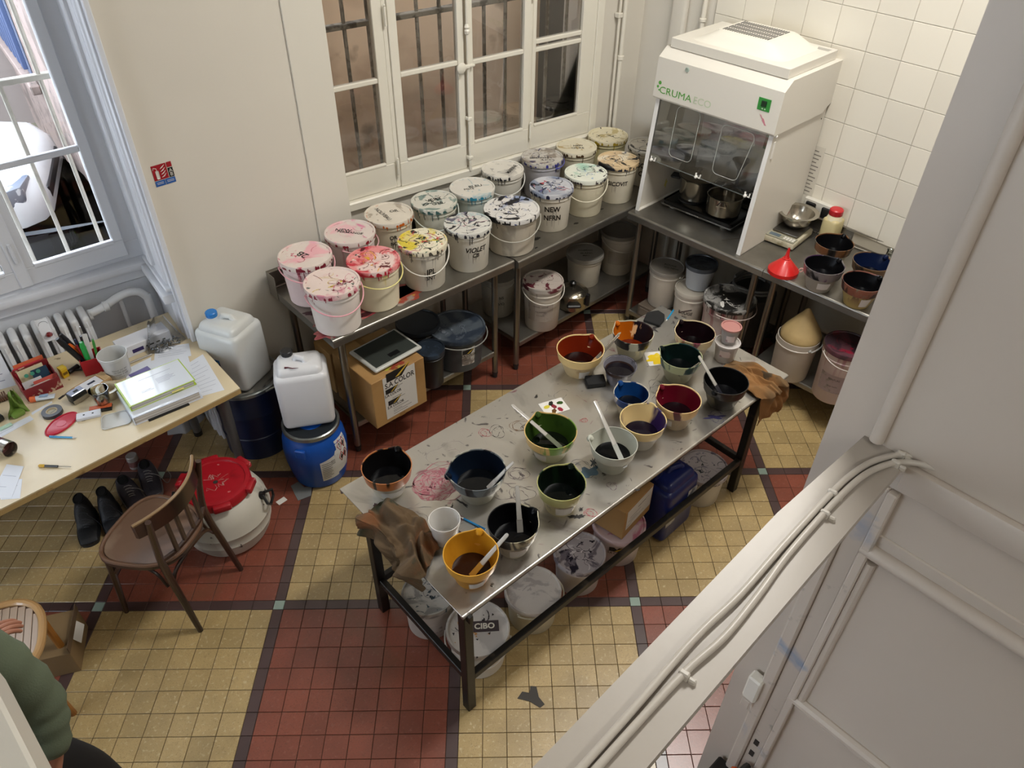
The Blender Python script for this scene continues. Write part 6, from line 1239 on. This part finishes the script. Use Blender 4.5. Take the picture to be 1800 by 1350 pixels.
MB().prism(seatpoly(1.0),.425,.445,bev=.004).build('seat_frame', CW_, t); MB().prism(seatpoly(.90),.443,.448).build('seat', CS_, t); b = MB(); b.tube([(x,y,.447) for x,y in seatpoly(.955)],.010,8,closed=True); b.build('seat_rim', M('seat_rim','#6A4E3C',.3,coat=.4), t)
for s_ in (-1,1):
    MB().tube(smooth([(s_*.185,-.035,0),(s_*.175,.0,.22),(s_*.165,.035,.45),(s_*.170,.02,.62),(s_*.185,-.015,.80)]),[.013+.004*sin(pi*k/24) for k in range(25)],10).build('rear_leg', CW_, t)
    MB().tube([(s_*.19,.375,0),(s_*.165,.345,.43)],[.012,.018],10).build('front_leg', CW_, t)
    MB().tube(smooth([(s_*.168,.06,.30),(s_*.165,.10,.38),(s_*.165,.19,.415),(s_*.165,.28,.38),(s_*.172,.345,.30)]),.008,8).build('brace', CW_, t)
MB().tube(smooth([(-.168,.03,.30),(-.12,.03,.37),(0,.02,.40),(.12,.03,.37),(.168,.03,.30)]),.010,8).build('rear_brace', CW_, t)
MB().tube(smooth([(-.172,.345,.30),(-.12,.35,.38),(0,.36,.41),(.12,.35,.38),(.172,.345,.30)]),.008,8).build('front_brace', CW_, t)
def railp(u, v, o_): 
    x = -.215+.43*u; y = .035-.085*(1-(2*u-1)**2)**1.0; return Vector((x, y-o_*1.0, .71+.095*v*(1-.18*(2*u-1)**2)))
b = MB(); b.grid(railp, 26, 3, thick=.016); b.build('top_rail', CW_, t); b = MB(); b.tube([railp(k/26,1,-.008)+Vector((0,0,.001)) for k in range(27)],.008,6); b.build('rail_edge', CE_, t)
MB().tube(smooth([(-.165,.03,.50),(-.08,.0,.50),(.08,.0,.50),(.165,.03,.50)]),.011,8).build('lower_rail', CW_, t)
for x in (-.095,-.035,.035,.095): MB().box(x-.011,x+.011,-.022-.0,-.008,.50,.72,.003,mat=T(0,.012-.0,0)).build('slat', CW_, t)

# ================================================================== SECOND CHAIR (slatted seat), CARTON, SHOES
OK_ = M('honey_wood', '#9A6428', .35, coat=.3, stains=(('#6E4016',4,.5,.62,2),))
t = thing('slatted_chair', (-.355,-.345,0), radians(-13), 'honey-coloured chair with a slatted oval seat at the left edge, beside the person', 'chair')
def ov(s, n=40, ex=2.6):
    out = []
    for k in range(n):
        a = 2*pi*k/n; c_, s_ = cos(a), sin(a); r_ = 1/((abs(c_)**ex+abs(s_)**ex)**(1/ex)); out.append((.19*s*r_*c_, .20*s*r_*s_))
    return out
MB().prism(ov(.93),.440,.446).build('seat_board', M('slat_base','#5A4030',.5), t); b = MB(); b.tube([(x,y,.448) for x,y in ov(1)],.017,10,closed=True); b.build('seat_rim', M('honey_rim','#B08A5A',.3,coat=.4), t)
for i in range(12):
    x = -.165+.03*i; h = .185*(1-min(1,abs(x/.185))**2.6)**(1/2.6)
    MB().box(x-.0135,x+.0135,-h+.01,h-.01,.446,.452,.001).build('slat', M('pale_slat','#A89482',.3,coat=.3), t, sm=0)
for sx,sy in ((-1,-1),(1,-1),(-1,1),(1,1)):
    MB().tube(smooth([(sx*.15,sy*.14,.44),(sx*.152,sy*.135,.25),(sx*.162,sy*.13,.0)]),.016,10).build('leg', OK_, t)
MB().tube(smooth([(-.19,-.10,.45),(-.20,-.17,.6),(-.19,-.19,.80)]),.014,10).build('back_post', OK_, t); MB().tube(smooth([(.10,-.19,.45),(.12,-.21,.6),(.11,-.22,.80)]),.014,10).build('back_post', OK_, t); MB().box(-.21,.13,-.225,-.205,.72,.80,.005).build('back_rail', OK_, t)
t = thing('carton', (-.30,-.26,0), radians(-20), 'open brown carton with a white label on the floor behind the slatted chair', 'box')
MB().box(0,.16,0,.24,0,.15,.002).build('box', M('dark_carton','#7A6240',.8), t, sm=0)
b = MB(); b.box(.16,.163,0,.24,.15,.19,mat=None); b.build('flap', M('dark_carton2','#5E4A34',.8), t, sm=0)
t2 = MB().box(-.035,.035,-.05,.05,0,.001).build('delivery_label', M('white_label','#CFCBC4',.6), t, sm=0); t2.matrix_local = T(.1645,.13,.13,ry=pi/2-.5,rz=0)
def shoe(x,y,rz,lab,col,sole,boot=False,lace='#2A2A30'):
    t = thing('boot' if boot else 'shoe',(x,y,0),rz,lab,'boot' if boot else 'shoe')
    m = M(f'shoe_{col}', col, .6, bump=.4, bscale=90)
    wd = lambda q: .030+.022*sin(pi*min(1,max(0,q))**.8) + (.010 if q > .55 else 0)*sin(pi*(q-.5))
    def outl(s_, z_): return [(-.14+.28*(.5-.5*cos(a))*1.0, (wd(.5-.5*cos(a))*s_ if abs(sin(a)) > .01 else 0)*(1 if a < pi else -1)*min(1,abs(sin(a))*2.2), z_) for a in [2*pi*k/32 for k in range(32)]]
    vs = [];b = MB()
    for s_,z_ in ((1.0,0),(1.08,.008),(1.08,.028)): vs.append([b.bm.verts.new(p) for p in outl(s_,z_)])
    for A_,B_ in zip(vs,vs[1:]):
        for k in range(32): b.bm.faces.new((A_[k],A_[(k+1)%32],B_[(k+1)%32],B_[k]))
    b.bm.faces.new(vs[-1]); b.bm.faces.new(list(reversed(vs[0]))); b.build('sole', M(f'sole_{sole}', sole, .6), t)
    ank = .165 if boot else .088
    def hgt_(q):
        if q < .08: return ank*(.55+.45*q/.08)
        if q < .38: return ank
        if q < .62: e = (q-.38)/.24; e = e*e*(3-2*e); return ank*(1-e)+.056*e
        return .056-.020*((q-.62)/.38)**2 if q < .93 else .044*(1-(q-.93)/.07*.6)
    b = MB(); R_ = []
    for i in range(25):
        q = i/24; hx = hgt_(q); w_ = wd(q)*(1.0 if 0 < i < 24 else .5); ring = []
        for k in range(13):
            a = pi*k/12; ring.append(b.bm.verts.new((-.14+.28*q, w_*cos(a)*(1-.25*(hx > .1)*sin(a)), .026+(hx-.026)*sin(a)**.6 if sin(a) > 1e-6 else .026)))
        R_.append(ring)
    for A_,B_ in zip(R_,R_[1:]):
        for k in range(12): b.bm.faces.new((A_[k],A_[k+1],B_[k+1],B_[k]))
    b.bm.faces.new(R_[0]); b.bm.faces.new(R_[-1]); b.build('upper', m, t, sm=60)
    MB().lathe([(.0005,ank+.0015),(.024,ank+.0015),(.029,ank-.004),(.030,ank+.003),(.034,ank+.002),(.034,ank-.008)],20,T(-.078,0,0),fn=lambda p,a,i: Vector((p.x*1.25,p.y*.85,p.z)),cap0=False,cap1=False).build('opening', M('shoe_inside','#050506',.9), t)
    z1, z2 = ank*.95, .062
    b = MB()
    for i in range(5):
        e = (i+.5)/5; x_ = -.028+.075*e; zt = hgt_((x_+.14)/.28)+.002; b.tube([(x_-.004,-.026,zt-.014),(x_,-.010,zt),(x_+.004,.010,zt),(x_+.008,.026,zt-.014)],.0022,5)
    b.tube(smooth([(.0,.02,hgt_(.5)),(.02,.055,.05),(.05,.080,.006),(.0,.11,.003),(-.06,.10,.003)]),.0018,5); b.build('laces', M(f'lace_{lace}', lace, .7), t, sm=35); return t
shoe(.085,.545,radians(-100),'black boot nearest the left under the desk, laces trailing','#0E0F12','#15161A',True)
shoe(.205,.525,radians(-95),'second black boot under the desk, right of the first','#121318','#18191E',True)
shoe(.335,.635,radians(-85),'dark grey trainer with pale trim under the desk, left of the pair','#3A363E','#6E6A6A',lace='#A09C98')
shoe(.455,.690,radians(-95),'dark grey trainer with pale heel under the desk, right of the pair','#38343C','#7E7876',lace='#9A9692')
t = thing('steel_can', (.42,.88,0), 0, 'small pale can on the floor under the desk', 'can'); MB().lathe([(.03,0),(.032,.004),(.032,.09),(.028,.094),(.0005,.092)],20).build('body', M('can_pale','#A8A4A0',.4,.3), t); MB().lathe([(.0325,.02),(.0325,.06)],20,cap0=False,cap1=False).build('band', M('can_band','#6A4440',.5), t)
t = thing('plastic_sack', (.78,1.08,0), .3, 'white plastic sack on the floor behind the desk leg', 'sack')
b = MB(); b.grid(lambda u,v,o_: Vector(((.11+.02*sin(9*u*pi))*(1-.35*v)*cos(2*pi*u), (.08+.015*sin(7*u*pi))*(1-.35*v)*sin(2*pi*u), .22*v+.012*sin(13*u*pi)*v)), 36, 10); b.build('sack', M('sack_white','#A8A8AA',.4,bump=.4,bscale=30), t, sm=60)
# ================================================================== OUTSIDE the left window: street, walls and a parked car
ST = M('street_stone', '#8C7C76', .85, bump=.8, bscale=9, stains=(('#6C605A',2.5,.52,.66,3,(1,1,1),1),('#4E4844',14,.62,.68,5)), coord='World')
struct(MB().box(-9,1.5,1.75,9,-.35,-.05).build('ground_street', M('street_ground','#6C6A5A',.9,bump=.8,bscale=12,stains=(('#3E4430',1.6,.5,.62,3),('#6A655A',6,.55,.65,4)),coord='World'), sm=0))
struct(MB().box(1.02,1.35,1.78,7.4,-.3,3.6).build('wall_street_side', ST, sm=0))
struct(MB().box(-9,1.02,7.2,7.5,-.3,3.4).build('wall_street_far', M('street_render','#948A86',.85,bump=.4,bscale=8,coord='World'), sm=0))
t = thing('shutter', (1.015,5.25,1.05), 0, 'blue slatted shutter on the stone wall outside the left window', 'shutter')
for i in range(8): MB().box(-.05,-.012,.21*i,.21*i+.12,0,1.7,.004).build('slat', M('shutter_blue','#3E4E72',.6), t, sm=0)
MB().box(-.012,.0,-.05,1.7,-.05,1.75).build('backing', M('shutter_back','#6E7890',.6), t, sm=0)
MB().box(-.08,0,-.3,1.9,-.14,-.06,.01).build('ledge', ST, t)
t = thing('car', (-.26,3.50,-.05), radians(-15), 'white car parked outside the barred left window, nose to the right', 'car')
secs = [(.88,.30,.64,.34),(.83,.24,.76,.20),(.70,.22,.86,.10),(.40,.20,.90,.05),(.0,.20,.96,.02),(-.45,.20,1.02,.02),(-.95,.20,1.36,.06),(-1.5,.20,1.50,.08),(-2.4,.20,1.50,.08),(-3.0,.20,1.38,.07),(-3.3,.25,1.0,.08),(-3.42,.32,.75,.16)]
b = MB(); R_ = []
for x,zb,zt,ins in secs:
    ring = []; n = 28; cy_ = .875; hw = .875-ins; cz = (zb+zt)/2; hh = (zt-zb)/2
    for k in range(n):
        a = 2*pi*k/n; c_, s_ = cos(a), sin(a); ex = 4.0; r_ = 1/((abs(c_)**ex+abs(s_)**ex)**(1/ex)); tp = 1-.14*max(0,(cz+hh*r_*s_-.85)/.6)
        ring.append(b.bm.verts.new((x, cy_+hw*r_*c_*tp, cz+hh*r_*s_)))
    R_.append(ring)
for A_,B_ in zip(R_,R_[1:]):
    for k in range(28): b.bm.faces.new((A_[k],A_[(k+1)%28],B_[(k+1)%28],B_[k]))
b.bm.faces.new(R_[0]); b.bm.faces.new(R_[-1]); b.build('body', M('car_white','#DADDE0',.2,coat=.6), t, sm=40)
CK = M('car_plastic', '#30353B', .6, bump=.2, bscale=50)
b = MB(); b.prism([(.26,-.02),(.66,-.02),(.86,.13),(.93,.5),(.93,1.3),(.86,1.6),(.5,1.7),(.5,.0)],.10,.50,bev=.05); b.build('bumper', CK, t)
for i in range(6): MB().box(.80+.012*i,.90+.010*i,.10+.05*i,.125+.05*i,.20,.42,.004).build('grille_slat', M('car_black','#1E2024',.4), t)
b = MB(); b.prism([(.40,.06),(.60,.045),(.76,.16),(.80,.40),(.68,.38),(.56,.20)],.66,.80,bev=.02); b.build('headlamp', M('lamp_glass','#7C8490',.08,coat=1,stains=(('#D0D6DC',14,.55,.60,2),)), t)
MB().box(.82,.885,.45,1.30,.56,.66,.01).build('grille', M('car_black','#1E2024',.4), t)
for x in (.02,-2.55):
    b = MB(); b.lathe([(.20,-.02),(.33,-.02),(.335,.0),(.335,.18),(.33,.2)],36,T(x,-.01,.335,rx=-pi/2)); b.build('tyre', M('tyre','#1C1C1E',.8), t); b = MB(); b.lathe([(.0005,-.028),(.06,-.03),(.07,-.024),(.19,-.018),(.215,-.03),(.22,-.02)],30,T(x,-.01,.335,rx=-pi/2)); b.build('wheel_rim', M('alloy','#A4A8AE',.3,.8), t)
    MB().lathe([(.365,-.004),(.365,.004)],36,T(x,.008,.35,rx=-pi/2)).build('wheel_arch', CK, t)
b = MB(); b.prism([(-.55,.10),(-.98,.10),(-.98,1.65),(-.55,1.65)],0,.008,mat=T(.0,0,0)); bmesh.ops.delete(b.bm, geom=b.bm.verts[:], context='VERTS')
b.bm.faces.new([b.bm.verts.new(p) for p in ((-.52,.16,1.075),(-.94,.20,1.365),(-.94,1.55,1.365),(-.52,1.59,1.075))]); b.build('windscreen', M('car_glass','#1E262C',.05), t, sm='raw')
b = MB(); b.box(-2.6,-1.0,-.0,.03,1.02,1.36,.01,top=(.85,1)); b.build('side_windows', M('car_glass','#1E262C',.05), t)

# ================================================================== PERSON at the lower left
def skin(name, chains, root, mat, parent=None, sub=2):
    """chains: lists of (co, radius); equal coordinates share a vertex"""
    idx = {}; V = []; Rr = []; E = []
    for ch in chains:
        prev = None
        for co, r in ch:
            k = tuple(round(c,4) for c in co)
            if k not in idx: idx[k] = len(V); V.append(co); Rr.append(r)
            i = idx[k]
            if prev is not None and prev != i: E.append((prev, i))
            prev = i
    me = bpy.data.meshes.new(name); me.from_pydata(V, E, []); o = bpy.data.objects.new(name, me); C.objects.link(o)
    sk = o.modifiers.new('s','SKIN'); sk.use_smooth_shade = True; sk.branch_smoothing = .4
    if not me.skin_vertices:
        bm = bmesh.new(); bm.from_mesh(me); bm.verts.layers.skin.verify(); bm.to_mesh(me); bm.free()
    for i,sv in enumerate(me.skin_vertices[0].data):
        r = Rr[i]; sv.radius = r if isinstance(r, tuple) else (r, r); sv.use_root = (i == root)
    ss = o.modifiers.new('u','SUBSURF'); ss.levels = sub; ss.render_levels = sub
    dg = bpy.context.evaluated_depsgraph_get(); m2 = bpy.data.meshes.new_from_object(o.evaluated_get(dg)); bpy.data.objects.remove(o)
    m2.name = name; m2.materials.clear(); m2.materials.append(mat); m2.polygons.foreach_set('use_smooth', [True]*len(m2.polygons))
    o = bpy.data.objects.new(name, m2); C.objects.link(o)
    if parent: o.parent = parent
    return o
SKN = M('skin', '#A8735C', .5, var=.05, vscale=30)
pel = (0,0,.96); sp1 = (0,.01,1.12); ch = (0,.03,1.30); nb = (0,.04,1.46)
def hand(w, d, up, side):
    """five finger chains rooted in the palm; w wrist, d forward, up back-of-hand normal, side thumb side"""
    w, d, up, side = map(Vector, (w, d, up, side)); d.normalize(); up.normalize(); side.normalize(); out = []
    palm = w+d*.05; out.append([(tuple(w),.026),(tuple(palm),.034),(tuple(w+d*.085),.030)])
    for i,(off,ln) in enumerate(((.028,.072),(.010,.080),(-.009,.074),(-.027,.058))):
        k0 = w+d*.085+side*off; k1 = k0+d*ln*.45-up*.006; k2 = k1+d*ln*.28-up*.018; k3 = k2+d*ln*.12-up*.020
        out.append([(tuple(w+d*.085),.030),(tuple(k0),.0105),(tuple(k1),.009),(tuple(k2),.0085),(tuple(k3),.0065)])
    t0 = w+d*.035+side*.03; t1 = t0+d*.028+side*.022-up*.010; t2 = t1+d*.028+side*.004-up*.012
    out.append([(tuple(palm),.034),(tuple(t0),.014),(tuple(t1),.011),(tuple(t2),.009)])
    return out
wl = (.075,.40,1.00); wr_ = (.175,-.13,.885)
arms = [[(nb,.062),((-.10,.02,1.43),.065),((-.19,.02,1.40),.058),((-.22,.20,1.17),.045),((-.07,.31,1.08),.038),(wl,.028)],
        [(nb,.062),((.10,.02,1.43),.065),((.19,.0,1.40),.058),((.245,-.04,1.14),.045),((.22,-.10,1.0),.038),(wr_,.028)]]
legs = [[(pel,.12),((s_*.09,.0,.88),.085),((s_*.105+(.10 if s_ > 0 else 0),.035+.03*(s_ > 0),.50),.058),((s_*.11+(.13 if s_ > 0 else 0),.0+.03*(s_ > 0),.10),.042),((s_*.115+(.13 if s_ > 0 else 0),.03,.05),.04),((s_*.125+(.14 if s_ > 0 else 0),.14+.03*(s_ > 0),.035),.03)] for s_ in (-1,1)]
head = [[(nb,.062),((0,.05,1.53),.056),((0,.062,1.60),.082),((0,.072,1.67),.092),((0,.070,1.74),.066)]]
body = skin('person', [[(pel,.12),(sp1,.105),(ch,.12),(nb,.062)]]+head+arms+legs+hand(wl,(.85,.42,-.28),(-.1,-.2,1),(-.3,.9,0))+hand(wr_,(-.45,-.35,-.82),(.7,-.5,.3),(.1,.9,-.3)), 0, SKN)
body.location = (-.345,-1.215,0); tag(body, 'person in a grey-green sweater and black trousers standing at the lower left', 'person')
SWM = M('sweater_green','#5C6652',.9,bump=.3,bscale=200,var=.08,vscale=6)
b = MB(); n_ = 36; R_ = []
for z,rx_,ry_,cy_ in ((.86,.185,.145,0),(.87,.192,.150,0),(.95,.190,.150,0),(1.10,.178,.142,.01),(1.25,.190,.148,.02),(1.36,.195,.140,.025),(1.42,.165,.115,.03),(1.455,.105,.085,.035),(1.475,.075,.07,.04)):
    R_.append([b.bm.verts.new((rx_*cos(2*pi*k/n_)*(1+.02*sin(5*2*pi*k/n_+z*20)), cy_+ry_*sin(2*pi*k/n_)*(1+.03*sin(7*2*pi*k/n_+z*30)), z)) for k in range(n_)])
for A_,B_ in zip(R_,R_[1:]):
    for k in range(n_): b.bm.faces.new((A_[k],A_[(k+1)%n_],B_[(k+1)%n_],B_[k]))
b.build('sweater', SWM, body, sm=80)
for ch_ in ([(-.12,.02,1.40),(-.19,.02,1.385),(-.215,.10,1.28),(-.225,.20,1.17),(-.15,.255,1.125),(-.07,.31,1.08),(.02,.365,1.03)],[(.12,.02,1.40),(.19,.0,1.385),(.225,-.02,1.27),(.245,-.04,1.14),(.235,-.07,1.06),(.21,-.105,.98)]):
    P_ = smooth(ch_, 5); b = MB(); b.tube(P_, [.088-.036*i/(len(P_)-1)+.004*sin(i*1.7) for i in range(len(P_))], 18); b.build('sleeve', SWM, body, sm=80)
TRM = M('trousers_black','#0B0B0D',.9)
for s_ in (-1,1):
    P_ = smooth([(s_*.07,0,.98),(s_*.095,.005,.86),(s_*.10+(.06 if s_ > 0 else 0),.03,.68),(s_*.105+(.10 if s_ > 0 else 0),.06,.50),(s_*.11+(.12 if s_ > 0 else 0),.03,.30),(s_*.115+(.13 if s_ > 0 else 0),.03,.07)], 5)
    b = MB(); b.tube(P_, [.125-.05*min(1,i/(len(P_)*.6)) for i in range(len(P_))], 20); b.build('trouser_leg', TRM, body, sm=80)
for s_ in (-1,1):
    skin('shoe', [[((s_*.115+(.13 if s_ > 0 else 0),-.03+.03*(s_ > 0),.055),.05),((s_*.118+(.13 if s_ > 0 else 0),.06+.03*(s_ > 0),.048),.052),((s_*.125+(.14 if s_ > 0 else 0),.16+.03*(s_ > 0),.04),.042)]], 0, M('shoe_brown','#2A2320',.6), body)
skin('hair', [[((0,.03,1.62),.075),((0,.045,1.70),.098),((0,.055,1.755),.075)]], 0, M('hair_brown','#3A2A1E',.8,bump=.6,bscale=120), body)
b = MB(); b.lathe([(.0005,-.012),(.008,-.008),(.010,.0),(.006,.012),(.0005,.018)],10,T(0,.158,1.655,rx=.3)); b.build('nose', SKN, body)
for s_ in (-1,1):
    b = MB(); b.lathe([(.0005,-.011),(.009,-.007),(.012,0),(.009,.007),(.0005,.011)],12,T(s_*.032,.150,1.680)); b.build('eye', M('eye_white','#D8D4CE',.2), body)
    b = MB(); b.lathe([(.006,0),(.004,.002),(.0005,.003)],10,T(s_*.032,.161,1.680,rx=-pi/2)); b.build('iris', M('iris','#2E2018',.2), body)
    b = MB(); b.lathe([(.0005,-.03),(.012,-.02),(.018,0),(.016,.02),(.0005,.028)],12,T(s_*.092,.062,1.665),fn=lambda p,a,i: Vector((p.x*.45,p.y,p.z))); b.build('ear', SKN, body)
b = MB(); b.tube([(-.024,.148,1.622),(0,.158,1.620),(.024,.148,1.622)],[.003,.006,.003],8); b.build('mouth', M('lips','#8A4A44',.5), body)
